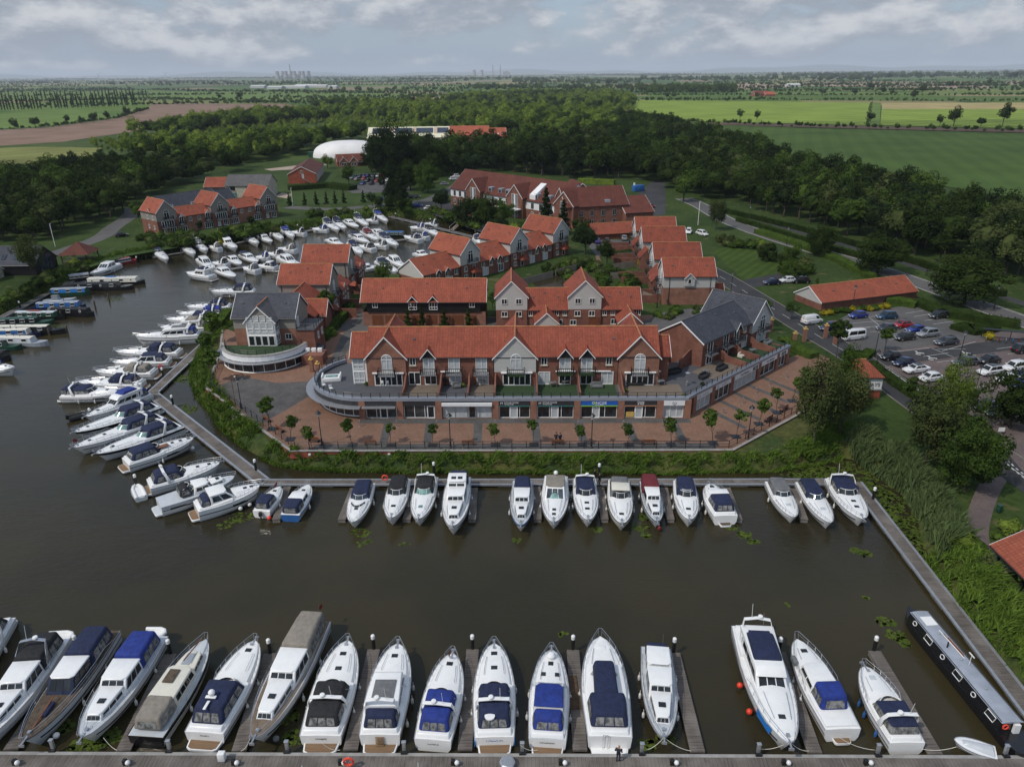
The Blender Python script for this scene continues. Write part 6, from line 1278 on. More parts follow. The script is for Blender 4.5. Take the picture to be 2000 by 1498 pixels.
# ---- retirement block with brown roofs
K=Bld('apartment_block','large brown roofed apartment block with white upper walls and brick gables','apartments',(-23.4,296.0),math.atan2(-.735,.678))
K.gable(0,60,0,16,[(2,5.6,'brick_red'),(5.6,8.6,'render_white')],15.0,'tile_brown',ridge=None,barge=(1,0))
for u,w in((15.5,4.0),(38.5,4.0),(62.5,4.4)):
 K.gable(u-w,u+w,-1.6,9,[(2,9.4,'brick_red')],13.6,'tile_brown','y',barge=(1,0),ridge=None);K.win(u-.9,-1.62,2.4,1.3,8,3,0,'t','glass_dark',False);K.win(u+1.1,-1.62,2.4,1.3,8,3,0,'t','glass_dark',False);K.box('pilaster',u-.15,u+.35,-1.75,-1.6,2,10.4,'white_trim')
for u in(2.5,5.8,9,21,25,29,33,46,50,55):
 K.win(u,-.04,5.9,1.3,2.0,2,0,'f','glass_dark',False,'grey_metal');K.win(u,-.02,2.6,1.3,2.2,2,0,'f','glass_dark',False,'white_trim')
for u in(11,22.5,28,32,47,53):K.box('dormer',u-.9,u+.9,.8,3.4,9.2,11.0,'hull_grey');K.win(u,.78,9.5,1.3,1.2,2,0,'c','glass_dark',False,'grey_metal')
K.box('terrace_balcony',30,42,-4.5,-1.6,5.2,5.5,'white_trim');K.railing([(30,-1.7),(30,-4.4),(42,-4.4),(42,-1.7)],1.2,z=5.5)
m=MB();m.loft([[(44.2,.3,8.6),(47,.3,8.6),(47,6,13.2),(44.2,6,13.2)],[(44.2,.3,10.6),(47,.3,10.6),(47,6,14.0),(44.2,6,14.0)]]);m.build('stair_tower',MAT['render_white'],K.t)
J_=Bld('apartment_wing','brown roofed brick wing with boarded gables at the right end of the apartment block','apartments',(16.5,245.5),R(14))
J_.gable(2,24,0,14,[(2,9.0,'brick_red')],14.2,'tile_brown',ridge=None);J_.gable(22,32,-3,14,[(2,6.6,'brick_red')],10.8,'tile_brown',ridge=None);J_.gable(5,19,13,25,[(2,8.8,'brick_red')],14.6,'tile_brown','y',ridge=None)
for x in(7.5,11,15,19):J_.win(x,-.02,5.6,1.3,2.0,2,0,'f','glass_dark',False,'grey_metal');J_.win(x,-.02,2.6,1.3,1.8,2,0,'f','glass_dark',False,'grey_metal')
J_.box('rooflight',12,14.5,1.4,3.2,9.6,10.2,'glass_dark');J_.box('dormer',16,17.8,.8,3,9,10.6,'hull_grey')
g=Bld('garage_row','long low orange roofed garage row beside the stepped houses','garages',(24.6,227),R(13));g.gable(0,15,0,8,[(2,3.8,'brick_red')],6.2,'tile_orange')
for i in range(5):m=MB();m.bb(.8+2.8*i,3.1+2.8*i,-.06,.1,2.1,3.7);m.build('garage_door',MAT['timber_door'],g.t)
g=Bld('garage_row','orange roofed brick garage block beside the upper car park','garages',(67.0,152.6),R(18.3));g.gable(0,26,0,8.6,[(2,3.4,'brick_red'),(3.4,3.9,'board_grey')],6.3,'tile_orange');g.box('front_brick',.02,26,-.06,0,2,3.9,'brick_red')
g=Bld('visitor_building','slate roofed dark timber building with glazed gable at the left edge','building',(-124.5,189.5),R(1));g.gable(-30,0,0,10,[(2,4.9,'board_black')],8.6,'slate',ridge='ridge_grey',barge=(0,0));g.win(.03,5,2.3,6,4.2,4,90,'t','glass_blue',False,'black_metal')
for x in(-12.5,-9.2,-6.0):m=MB();q=[(x,1.2,5.98),(x+1.1,1.2,5.98),(x+1.1,2.6,7.0),(x,2.6,7.0)];m.loft([q,[(a,b,c+.12) for a,b,c in q]]);m.build('roof_window',MAT['glass_blue'],g.t)
g.gable(-30,-8,-9,-1,[(2,4.2,'stone')],6.6,'slate_worn',ridge='ridge_grey')
def pavilion(lab,p,w,zr,ze=4.4):
 t=thing('pavilion',lab,'pavilion',(*p,0),R(8));m=MB();h=w/2+.5;m.loft([[(-h,-h,ze),(h,-h,ze),(h,h,ze),(-h,h,ze)],[(-.05,-.05,zr),(.05,-.05,zr),(.05,.05,zr),(-.05,.05,zr)]]);m.build('roof',MAT['tile_brown'],t);h-=.6
 for a,b in((-h,-h),(h,-h),(h,h),(-h,h),(0,-h),(0,h)):m=MB();m.box((a,b,(ze+1.5)/2+.3),(.25,.25,ze-.9));m.build('post',MAT['wood_old'],t)
 m=MB();m.bb(-h,h,-h,h,2.0,2.3);m.build('floor',MAT['wood_old'],t);m=MB()
 m.tube([(-h,-h,3.3),(h,-h,3.3),(h,h,3.3),(-h,h,3.3)],.06,4,close=True);m.build('rail',MAT['wood_old'],t)
pavilion('square brown roofed pavilion on posts by the left slate building',(-121.9,206),7.2,7.4);pavilion('small brown roofed pavilion at the jetty footbridge by the apartment block',(-16.4,263.5),4.8,6.4,4.0)
a,b=Vector(G(905,436,1.2)),Vector(G(882,447,1.2));t=thing('footbridge','white railed footbridge from the small pavilion down to the jetty','footbridge',(a.x,a.y,0),math.atan2((b-a).y,(b-a).x));L=(b-a).length;m=MB();m.loft([[(0,-.8,2.2),(0,.8,2.2),(0,.8,2.35),(0,-.8,2.35)],[(L,-.8,.6),(L,.8,.6),(L,.8,.75),(L,-.8,.75)]]);m.build('deck',MAT['deck_wood'],t)
for sg in(-1,1):m=MB();m.tube([(0,.8*sg,2.3),(0,.8*sg,3.4),(L,.8*sg,1.8),(L,.8*sg,.7)],.05,4);m.build('handrail',MAT['white_trim'],t)
Q=Bld('veranda_building','orange tiled building with dark veranda cut by the right edge','building',(50.0,51),0);Q.walls(2.6,14,0,12.6,[(2,4.6,'board_black')]);Q.roof(0.3,16,0,13,4.1,8.5,'tile_orange','y')
for y in(.6,4.5,8.4,12.2):m=MB();m.box((.5,y,3.1),(.2,.2,2.3));m.build('post',MAT['black_metal'],Q.t)
g=Bld('sign_house','small hip roofed sign building with white panel lettered QUAYS beside the access road','sign',(55.2,106.3),R(-1));g.walls(-3.0,3.0,0,4.2,[(2,3.3,'brick_bright'),(3.3,5.7,'render_white')]);g.roof(-3.0,3.0,0,4.2,5.7,7.7,'tile_orange',hip=(2.2,2.2),ov=.22);g.box('ledge',-3.15,3.15,-.16,0,3.4,3.65,'coping');g.text('QUAYS',.85,1.35,-.06,4.05,0,'fascia_dark')
# ================================================================ vegetation
def leaf_mat(name,c,var=.45,trans=.25):
 b=NB(name);P=b.coord('World');oi=b.n('ShaderNodeObjectInfo');lo=tuple(x*(1-var) for x in c);hi=(c[0]*(1+var*1.1),c[1]*(1+var*.75),c[2]*(1+var*.5))
 f=b.mth('ADD',b.mth('MULTIPLY',b.ramp(b.noise(P,.55,4),.3,.7),.55),b.mth('MULTIPLY',oi.outputs['Random'],.5),True)
 col=b.mix(f,lo,hi);col=b.mix(b.ramp(b.noise(P,3.0,2),.35,.7),b.mix(1.0,col,(.7,.72,.7),'MULTIPLY'),col)
 d=b.n('ShaderNodeBsdfDiffuse');t=b.n('ShaderNodeBsdfTranslucent');m=b.n('ShaderNodeMixShader');m.inputs[0].default_value=trans
 b.l(col,d.inputs[0]);b.l(col,t.inputs[0]);b.l(d.outputs[0],m.inputs[1]);b.l(t.outputs[0],m.inputs[2]);b.l(m.outputs[0],b.out.inputs[0]);MAT[name]=b.m
leaf_mat('leaf_dark',(.034,.060,.016),.55);leaf_mat('leaf_mid',(.068,.120,.026),.5);leaf_mat('leaf_light',(.150,.225,.042));leaf_mat('leaf_grey',(.082,.112,.040));leaf_mat('leaf_gold',(.34,.30,.030));leaf_mat('leaf_conifer',(.026,.046,.018));leaf_mat('reed',(.120,.205,.036),.4);leaf_mat('reed_grey',(.165,.235,.095),.35)
leaf_mat('lily',(.085,.125,.026),.35,.05);leaf_mat('blossom',(.40,.40,.32),.3)
plain('bark',(.060,.048,.038),.9,.3,3);plain('bark_birch',(.42,.40,.37),.8,.35,5)
NR=np.random.default_rng(7)
def quads(C,Nn,size):
 n=len(C);Nn=Nn/np.linalg.norm(Nn,axis=1,keepdims=True);r=NR.normal(size=(n,3));U=np.cross(Nn,r);U/=np.linalg.norm(U,axis=1,keepdims=True)+1e-9;V=np.cross(Nn,U)
 s=(size*NR.uniform(.6,1.35,n))[:,None]/2;k=NR.uniform(.55,1.0,n)[:,None]
 return np.stack([C-U*s,C-V*s*k,C+U*s,C+V*s*k],1).reshape(-1,3)
def leafmesh(name,V4,core=None):
 v=V4.tolist();n=len(V4)//4;f=[(4*i,4*i+1,4*i+2,4*i+3) for i in range(n)]
 if core:b=len(v);v+=core[0];f+=[tuple(i+b for i in q) for q in core[1]]
 me=bpy.data.meshes.new(name);me.from_pydata(v,[],f);return me
def blob(rx,rz,zc,k=.72,n=10,h=7,seed=0,pw=1):
 rr=np.random.default_rng(seed);v,f=[],[]
 for i in range(h+1):
  a=math.pi*i/h
  for j in range(n):s=k*rr.uniform(.8,1.15);r=rx*math.sin(a)**pw*s+.01;v.append((r*math.cos(2*math.pi*j/n),r*math.sin(2*math.pi*j/n),zc-rz*math.cos(a)*k*rr.uniform(.92,1.05)))
 for i in range(h):
  for j in range(n):f.append((i*n+j,i*n+(j+1)%n,(i+1)*n+(j+1)%n,(i+1)*n+j))
 return v,f
def crown(name,rx,rz,zc,n,leaf,clumps=14,seed=0,shape='round',core=.7,q0=.5,q1=.86):
 """leaf clumps gathered in uneven lobes round a shaded heart"""
 rr=np.random.default_rng(seed);cs=[]
 for i in range(clumps):
  d=rr.normal(size=3);d/=np.linalg.norm(d);d[2]=d[2]*.9+.12;q=rr.uniform(q0,q1)
  c=np.array([d[0]*rx*q,d[1]*rx*q,d[2]*rz*q]);cr=rx*rr.uniform(.26,.46)
  if shape=='cone':t=(i+.5)/clumps;w=rx*(1-t)**.85*.75;a=i*2.4;c=np.array([w*math.cos(a),w*math.sin(a),rz*(2*t-1)]);cr=rx*(.42-.28*t)
  if shape=='column':t=(i+.5)/clumps;w=rx*math.sin(math.pi*min(.97,t*.9+.08))*.6;a=i*2.4;c=np.array([w*math.cos(a),w*math.sin(a),rz*(2*t-1)]);cr=rx*rr.uniform(.4,.6)
  cs.append((c,cr))
 C,Nn=[],[]
 for c,cr in cs:
  m=int(n/clumps);d=rr.normal(size=(m,3));d/=np.linalg.norm(d,axis=1,keepdims=True);p=c+d*cr*rr.uniform(.7,1.08,(m,1))*np.array([1,1,.8 if shape!='weep' else 1.5])
  C.append(p);Nn.append(d+np.array([0,0,.5])+rr.normal(size=(m,3))*.35)
 C=np.concatenate(C);C[:,2]+=zc;V=quads(C,np.concatenate(Nn),leaf)
 return leafmesh(name,V,blob(rx,rz,zc,core,seed=seed,pw=1.0) if core and shape=='round' else(blob(rx*.6,rz,zc,.8,seed=seed) if shape=='column' else(([(rx*.55*math.cos(k),rx*.55*math.sin(k),zc-rz) for k in np.arange(0,6.28,.785)]+[(0,0,zc+rz*.9)],[(k,(k+1)%8,8) for k in range(8)]) if shape=='cone' else None)))
def trunkmesh(name,h,r,limbs=5,spread=1.5,seed=0):
 m=MB();rr=random.Random(seed);m.tube([(0,0,-.2),(.05,.03,h*.35),(rr.uniform(-.2,.2),rr.uniform(-.2,.2),h*.7),(0,0,h)],[r,r*.8,r*.55,r*.2],7)
 for i in range(limbs):a=i*2.4;z=h*(.4+.1*(i%4));m.tube([(0,0,z),(spread*.5*math.cos(a),spread*.5*math.sin(a),z+h*.14),(spread*math.cos(a),spread*math.sin(a),z+h*.3)],[r*.45,r*.3,r*.1],5)
 o=m.build(name,MAT['bark'],None,smooth=True,uv=False);me=o.data;bpy.data.objects.remove(o);return me
KIND={}
def kind(k,cm,tm,leaf,bark='bark'):
 KIND[k]=(cm,tm,leaf,bark)
kind('oak',crown('crown',4.6,4.2,7.2,2400,.6,20,1,core=.6,q0=.45,q1=.98),trunkmesh('trunk',7,.32,5,2,1),'leaf_mid');kind('ash',crown('crown',4.0,4.6,7.8,2300,.56,24,2,core=.6,q0=.4,q1=1.0),trunkmesh('trunk',7.5,.28,5,1.8,2),'leaf_dark');kind('maple',crown('crown',5.0,3.9,6.6,2400,.6,22,3),trunkmesh('trunk',6,.3,5,2.2,3),'leaf_dark')
kind('near',crown('crown',4.2,4.0,6.6,7500,.36,36,4,core=.5,q0=.4,q1=1.0),trunkmesh('trunk',6.5,.26,6,2,4),'leaf_mid');kind('birch',crown('crown',3.4,4.9,6.2,9500,.26,40,5,'weep',0),trunkmesh('trunk',9,.17,8,1.6,5),'leaf_grey','bark_birch')
kind('lolly',crown('crown',.95,1.0,2.8,620,.26,14,6,core=.5),trunkmesh('trunk',2.8,.055,4,.4,6),'leaf_mid');kind('sapling',crown('crown',.85,1.15,2.9,430,.25,9,16,core=.35),trunkmesh('trunk',2.9,.05,5,.5,16),'leaf_mid');kind('poplar',crown('crown',2.0,9.0,11.5,700,.9,16,7,'column'),trunkmesh('trunk',10,.3,0,1,7),'leaf_dark')
kind('bush',crown('crown',4.3,4.7,4.9,9500,.34,40,14,core=.5,q0=.4,q1=1.02),trunkmesh('trunk',6,.25,4,2,14),'leaf_mid');kind('fir',crown('crown',3.0,6.2,7.6,2400,.5,26,8,'cone'),trunkmesh('trunk',10,.25,0,1,8),'leaf_conifer');kind('cypress',crown('crown',1.0,1.9,2.1,900,.24,12,9,'cone'),trunkmesh('trunk',2.2,.08,0,.5,9),'leaf_dark')
kind('thin',crown('crown',2.6,3.2,5.2,1500,.34,20,10,core=0),trunkmesh('trunk',6,.14,7,1.6,10),'leaf_mid')
kind('shrub',crown('crown',1.15,.8,.62,700,.22,11,11,core=.75),None,'leaf_mid')
PROTO={}
def tree(k,p,s,label,name='broadleaf_tree',cat='tree',group=None,leaf=None,z=GZ,sz=None,rz=None):
 cm,tm,lf,bark=KIND[k];lf=leaf or lf;key=(k,lf)
 r_=random.Random(int(p[0]*71+p[1]*37))
 if key not in PROTO:
  me=cm if not any(q[0]==k for q in PROTO) else cm.copy();me.materials.clear();me.materials.append(MAT[lf])
  if tm and not tm.materials:tm.materials.append(MAT[bark])
  PROTO[key]=(me,tm)
 me,tm=PROTO[key]
 if tm:
  t=thing(name,label,cat,(*p,z),rz if rz is not None else r_.uniform(0,6.28),group);c=bpy.data.objects.new('crown',me);COL.objects.link(c);adopt(c,t);c2=bpy.data.objects.new('trunk',tm);COL.objects.link(c2);adopt(c2,t)
 else:t=bpy.data.objects.new(name,me);COL.objects.link(t);tag(t,label,cat,group);t.location=(*p,z);t.rotation_euler=(0,0,r_.uniform(0,6.28));c=t
 t.scale=(s*r_.uniform(.9,1.1),s*r_.uniform(.9,1.1),(sz or s)*r_.uniform(.92,1.08));return c
 # ---- trees of the promenade
LT=['beside the first lamp on the left corner','second from the left corner of the railing','by the lamp at the left bend','in front of the curved shopfront end','in front of the dark fascia shop','left of the wide white fascia shop','before the first dark Fytche-Taylor shop','before the second dark Fytche-Taylor shop','before the blue fascia shop','before the black fascia shop','before the white emblem shop','right of the white emblem shop','at the right bend of the railing','beside the right lamp','second along the right hand railing','third along the right hand railing','nearest the access road on the right']
for p,s,l in zip(((531,838),(567,858),(611,878),(688,870),(764,870),(845,870),(968,869),(1043,869),(1137,869),(1229,869),(1311,868),(1393,866),(1437,853),(1482,828),(1517,806),(1547,783),(1572,764)),(1.15,1.15,1.15,.95,.95,.9,1,.95,.95,1,1.1,1.15,1.05,.95,.95,1.05,1.15),LT):
 q=G(*p,2.2);c_=tree(('lolly','lolly','sapling')[len(l)%3],q,s*(1+.12*math.sin(q[0]*3)),'small round street tree '+l,'street_tree','tree','street trees on the promenade',z=2.2);c_.parent.rotation_euler=(.06*math.sin(q[0]*5),.10+.05*math.cos(q[0]*7),q[0])
 m=MB();m.box((*q,2.225),(1.3,1.3,.05));tag(m.build('tree_grate',MAT['black_metal']),'dark square tree grate '+l,'tree grate','tree grates on the promenade')
for p,l in(((416,752),'lower of two dense round trees by the left promenade corner'),((412,716),'upper of two dense round trees by the left promenade corner'),((425,672),'round tree beside the slate roofed house on the bank')):tree('lolly',G(*p),1.75,l,'street_tree')
# ---- single trees one can tell apart
for k,p,s,l,lf,*sz in(('birch',(1588,868),1.0,'tall weeping birch with white trunk at the right end of the bank',None,1.15),('birch',(1640,850),.95,'second birch overlapping the white trunked birch','leaf_grey',1.0),('bush',(1638,806),.58,'broad green tree in front of the QUAYS sign building','leaf_mid',1.1),('bush',(1806,905),.82,'loose tree standing over the reed bed below the car park','leaf_grey',1.1),('bush',(1884,957),.9,'large rounded bright green tree beside the right hand road','leaf_mid'),('bush',(1846,850),.55,'upright green tree behind the large rounded tree','leaf_light',1.1),('thin',(1850,810),.75,'thin tree at the lower car park edge',None),('thin',(1898,835),.8,'open tree among the lower car park cars','leaf_mid'),('bush',(1972,836),.9,'dark bushy tree at the right edge by the car park','leaf_dark'),('thin',(1782,800),.7,'slim tree rising beside the white car','leaf_mid'),('lolly',(1632,705),1.9,'round tree in front of the gate pillars','leaf_dark'),('lolly',(1485,640),1.7,'small tree at the corner of the slate terrace',None),('thin',(1545,625),.55,'sapling beside the slate terrace and road',None),('lolly',(1728,688),1.3,'sapling by the car park hedge end',None),('cypress',(1590,590),1.4,'upright shrub tree by the garage block gable','leaf_mid'),('bush',(1603,500),.9,'lone round tree on the near verge of the main road, left one','leaf_dark',.8),('bush',(1713,535),1.45,'large spreading tree overhanging the main road','leaf_dark',1.0),('bush',(1882,594),1.75,'very large dark round tree beside the main road near the car park','leaf_dark',1.2),('birch',(1398,450),1.0,'drooping birch at the top end of the main road verge',None),('fir',(1066,450),1.0,'tall dark conifer before the apartment block',None),('fir',(1100,458),.85,'second conifer right of the tall dark conifer',None),('maple',(930,432),.85,'dark spreading tree before the apartment block, left one',None),('oak',(985,440),.75,'green tree between the pavilion and the apartment block',None),('maple',(862,415),.75,'dark bushy tree left of the small pavilion','leaf_conifer'),('bush',(742,347),1.9,'towering dark tree mass before the dome and sports hall, left one','leaf_conifer',2.3),('bush',(772,348),2.0,'towering dark tree mass before the sports hall, right one','leaf_conifer',2.5),('bush',(802,372),1.3,'dark bushy tree right of the visitor car park','leaf_dark'),('bush',(836,377),1.3,'rounded green tree beside the hotel road','leaf_mid'),('bush',(772,402),1.1,'dark tree left of the very tall fir','leaf_conifer',1.5),('bush',(906,440),.8,'dark bushy tree at the pavilion','leaf_conifer'),('bush',(955,440),1.0,'wide dark tree in front of the apartment block balcony','leaf_dark'),('fir',(785,408),1.15,'very tall dark fir beside the hotel road',None),('oak',(682,362),.8,'single green tree in the visitor car park',None),('oak',(832,360),.7,'bright green tree behind the hotel road cars','leaf_mid'),('oak',(745,345),.6,'pale flowering tree by the clubhouse','leaf_grey'),('maple',(1143,497),.8,'dark tree between the middle row and the garden path','leaf_conifer'),('ash',(1185,522),.62,'green tree beside the garden path','leaf_dark'),('oak',(1135,470),.6,'dark tree behind the garage row','leaf_dark'),('thin',(1050,508),.6,'small tree in a back garden of the middle row',None),('oak',(750,560),.5,'leafy tree rising behind the black clad house roof',None),('thin',(962,605),.55,'slender tree between the black clad house and the gabled row',None),('near',(66,545),.75,'windblown tree before the slate building at the left edge','leaf_grey',.95),('lolly',(640,640),2.0,'round tree by the lane left of the black clad house',None),('oak',(1335,395),.9,'large light green tree at the wood edge above the stepped houses','leaf_mid'),('oak',(1430,300),.9,'rounded tree on the edge of the right wood','leaf_mid'),('oak',(272,432),.55,'slim tree left of the left waterside row',None),('lolly',(395,462),1.3,'dark tree before the left waterside row','leaf_conifer'),('lolly',(492,452),1.3,'dark tree at the right end of the left waterside row','leaf_conifer')):
 tree(k,G(*p),s,l,'birch_tree' if k=='birch' else 'conifer' if k=='fir' else 'broadleaf_tree',leaf=lf,sz=sz[0] if sz else None)
for x,l in((797,'leftmost of four clipped conifers before the timber garage doors'),(825,'second of four clipped conifers before the timber garage doors'),(868,'third of four clipped conifers before the timber garage doors'),(915,'rightmost of four clipped conifers before the timber garage doors')):tree('cypress',G(x,641),1.1,l,'conifer')
for i,x in enumerate((566,596,618,638,655,672,710)):tree('cypress',G(x,402-i),1.25,'small clipped tree '+('first','second','third','fourth','fifth','sixth','last')[i]+' from the left along the north road','conifer',group='small trees along the north road')
FT=((30,254,.9),(70,251,1.0),(133,244,.8),(160,243,.7),(184,241,1.1),(212,237,.9),(248,229,1.1),(274,223,.9),(430,197,1.2),(470,197,1.5),(497,199,.9),(1445,236,.9),(1478,236,.8),(1700,240,.9),(1835,248,.8),(1862,248,1.4),(1915,249,.8),(1957,249,1.5),(1302,193.5,1),(1316,193,1.0),(1478,195,1.0),(1606,188,1.3),(1668,188,1.4),(1725,188,1.4),(1742,188,1.0),(1800,186,2.0),(1782,199,1.5),(1700,178,1.6),(1853,174,2.0),(1930,170,2),(1540,190,.9),(1420,200,.7))
for i,(x,y,s) in enumerate(FT):tree(('oak','maple','ash')[i%3],G(x,y),s,'lone dark tree on a hedge line in the '+('left' if x<600 else 'right')+' fields','field_tree',group='lone trees in the '+('left' if x<600 else 'right')+' fields',leaf='leaf_dark')
rp=random.Random(4)
for row,(a,b,n) in enumerate((((-20,219),(268,208),44),((-20,201),(290,193),40))):
 for i in range(n):
  t=(i+rp.uniform(.2,.8))/n
  if row==0 and.36<t<.41:continue
  tree('poplar',G(a[0]+(b[0]-a[0])*t,a[1]+(b[1]-a[1])*t),rp.uniform(.85,1.1),'tall narrow poplar in the '+('nearer' if row==0 else 'farther')+' row on the left fields','poplar_tree',group='poplars in the '+('nearer' if row==0 else 'farther')+' left row')
  # ---- woods: the nearest trees are things, the mass behind is one stuff object per wood
def sample(poly,d,seed,jit=.45):
 rr=random.Random(seed);xs=[p[0] for p in poly];ys=[p[1] for p in poly];out=[];y=min(ys);r=0
 while y<max(ys):
  x=min(xs)+(d/2 if r%2 else 0)
  while x<max(xs):
   q=(x+rr.uniform(-jit,jit)*d,y+rr.uniform(-jit,jit)*d)
   if inside(q,poly):out.append(q)
   x+=d
  y+=d*.87;r+=1
 return out
def PZ_(pts):return[G(a,b,c) for a,b,c in pts]
W1=PZ_([(1215,342,2),(1290,366,2),(1330,380,2),(1372,388,2),(1440,402,2),(1521,424,2),(1600,446,2),(1700,474,2),(1800,504,2),(1900,538,2),(2080,600,2),(2080,392,12),(1925,378,12),(1850,358,12),(1750,338,12),(1650,322,12),(1550,297,12),(1480,268,12),(1400,252,12),(1290,226,12),(1235,216,12),(1180,262,10),(1150,330,2)])
W2=PZ_([(725,338,2),(800,348,2),(880,346,2),(960,338,2),(1060,346,2),(1150,352,2),(1215,350,2),(1200,300,6),(1180,262,10),(1000,285,8),(990,296,6),(860,296,6),(735,292,6)])
W3=PZ_([(-80,482,2),(60,484,2),(110,470,2),(180,440,2),(215,432,2),(252,415,2),(275,400,2),(320,378,2),(350,366,2),(412,350,2),(440,334,2),(500,322,2),(430,318,10),(330,310,10),(200,306,10),(110,316,10),(60,328,10),(-80,338,10)])
W4=PZ_([(440,330,2),(330,312,4),(205,292,4),(170,280,4),(260,262,4),(400,242,4),(560,218,4),(650,205,4),(760,208,4),(840,203,4),(920,193,4),(1000,188,4),(1180,186,4),(1235,196,4),(1235,214,8),(1180,258,8),(1000,256,6),(985,262,4),(715,262,4),(690,276,4),(610,288,4),(560,304,4),(480,322,2)])
STUFF={'oak':[],'ash':[],'maple':[]}
def wood(poly,d,n_ind,lab,grp,seed,s0=1.0,leafs=('leaf_dark','leaf_dark','leaf_mid'),near=(0,0)):
 pts=sample(poly,d,seed);pts.sort(key=lambda p:math.hypot(p[0]-near[0],p[1]-near[1]));rr=random.Random(seed)
 for i,p in enumerate(pts):
  s=s0*rr.uniform(.72,1.2);k=rr.choice(('oak','ash','maple'))
  if i<n_ind:tree(k,p,s,lab,'woodland_tree',group=grp,leaf=rr.choice(leafs))
  else:STUFF[k].append((p,s))
wood(W1,7.2,125,'broadleaf tree in the dense dark wood right of the main road','trees of the right wood',1,1.0,('leaf_dark','leaf_dark','leaf_mid','leaf_grey','leaf_conifer'))
wood(W2,8.6,55,'dark tall tree in the wood between apartment block and sports hall','trees of the middle wood',2,1.2,('leaf_dark','leaf_conifer'))
wood(W3,7.8,60,'dark broadleaf tree in the wood on the left behind the waterside row','trees of the left wood',3,.95,('leaf_dark','leaf_dark','leaf_grey'))
def scatter(name,k,leaf,items,z=GZ):
 me=bpy.data.meshes.new(name);me.from_pydata([(p[0],p[1],z) for p,s in items],[],[]);a=me.attributes.new('size','FLOAT','POINT');a.data.foreach_set('value',[s for p,s in items])
 o=bpy.data.objects.new(name,me);COL.objects.link(o);o['kind']='stuff'
 ng=bpy.data.node_groups.new(name,'GeometryNodeTree');ng.interface.new_socket('Geometry',in_out='INPUT',socket_type='NodeSocketGeometry');ng.interface.new_socket('Geometry',in_out='OUTPUT',socket_type='NodeSocketGeometry')
 A=ng.nodes.new;gi,go,ip,oi,na,rv,rm=A('NodeGroupInput'),A('NodeGroupOutput'),A('GeometryNodeInstanceOnPoints'),A('GeometryNodeObjectInfo'),A('GeometryNodeInputNamedAttribute'),A('FunctionNodeRandomValue'),A('GeometryNodeRealizeInstances')
 na.data_type='FLOAT';na.inputs[0].default_value='size';rv.data_type='FLOAT_VECTOR';rv.inputs[0].default_value=(0,0,0);rv.inputs[1].default_value=(0,0,6.28)
 oi.inputs[0].default_value=next(c for c in bpy.data.objects if c.name.startswith('crown') and c.data==PROTO[(k,leaf)][0]);oi.inputs['As Instance'].default_value=True
 L=ng.links.new;L(gi.outputs[0],ip.inputs['Points']);L(oi.outputs['Geometry'],ip.inputs['Instance']);L(rv.outputs[0],ip.inputs['Rotation']);L(na.outputs[0],ip.inputs['Scale']);L(ip.outputs[0],go.inputs[0]);ng.nodes.remove(rm)
 md=o.modifiers.new('scatter','NODES');md.node_group=ng;return o
for k in STUFF:scatter('woodland',k,'leaf_dark',STUFF[k][::2]);scatter('woodland',k,{'oak':'leaf_mid','ash':'leaf_conifer','maple':'leaf_grey'}[k],STUFF[k][1::2])
far={'oak':[],'ash':[],'maple':[]};rr=random.Random(9)
for p in sample(W4,9.5,4):
 D_=math.hypot(*p);x,y=p;v=math.sin(x*.017+2*math.sin(y*.006))+math.sin(y*.013+1.7*math.sin(x*.011))+.5*math.sin(x*.06+y*.05)
 if v>1.75:continue
 k='maple' if v<-.35 or(v<.3 and rr.random()<.4) else 'ash' if v>.3 else 'oak'
 far[k].append((p,(rr.uniform(.75,1.25) if k=='maple' else rr.uniform(.4,.8) if k=='oak' else rr.uniform(.28,.5))*(1+D_/6000)))
tree('oak',G(640,330),.6,'light green tree at the corner of the sand arena','broadleaf_tree',leaf='leaf_light')
scatter('young_woodland','oak','leaf_mid',far['oak'][::2]);scatter('young_woodland','oak','leaf_light',far['ash']+far['oak'][1::2]+far['maple'][::4]);scatter('young_woodland','maple','leaf_mid',far['maple'][2::4]);scatter('young_woodland','maple','leaf_dark',far['maple'][1::2])
HL=[]
def line(a,b,step,s):
 a,b=Vector(a),Vector(b);L=(b-a).length;n=int(L/step)
 for i in range(n):
  if rr.random()<.88:p=a.lerp(b,(i+rr.uniform(0,.8))/n);HL.append(((p.x+rr.uniform(-2,2),p.y+rr.uniform(-2,2)),s*rr.uniform(.6,1.4)))
for pts,s in((((1290,239),(1560,250),(2080,262)),.38),(((1225,195.5),(2080,200.5)),.4),(((1240,188),(2080,188.5)),.5),(((1430,180),(2080,180)),.7),(((1230,184),(1440,184)),.8),(((-40,258),(100,250),(230,233),(290,215)),.35),(((560,204),(300,195),(-40,203)),.5),(((850,187),(300,178),(-40,184)),.7),(((640,203),(850,194)),.6),(((1440,168),(2080,173)),.9),(((1702,201),(1692,245)),.13)):
 q=px(pts)
 for a,b in zip(q,q[1:]):line(a,b,4.5 if s<.6 else 8,s)
for i in range(150):
 y=1350+14000*rr.random()**1.6;x=rr.uniform(-.82,.82)*y;L=rr.uniform(150,700)*(1+y/6000);a=rr.gauss(0,.28)
 if any(inside((x,y),px(f)) for f in([(1225,188),(2080,188),(2080,262),(1225,240)],)):continue
 line((x-L/2*math.cos(a),y-L/2*math.sin(a)),(x+L/2*math.cos(a),y+L/2*math.sin(a)),6+y/700,.42+y/9000)
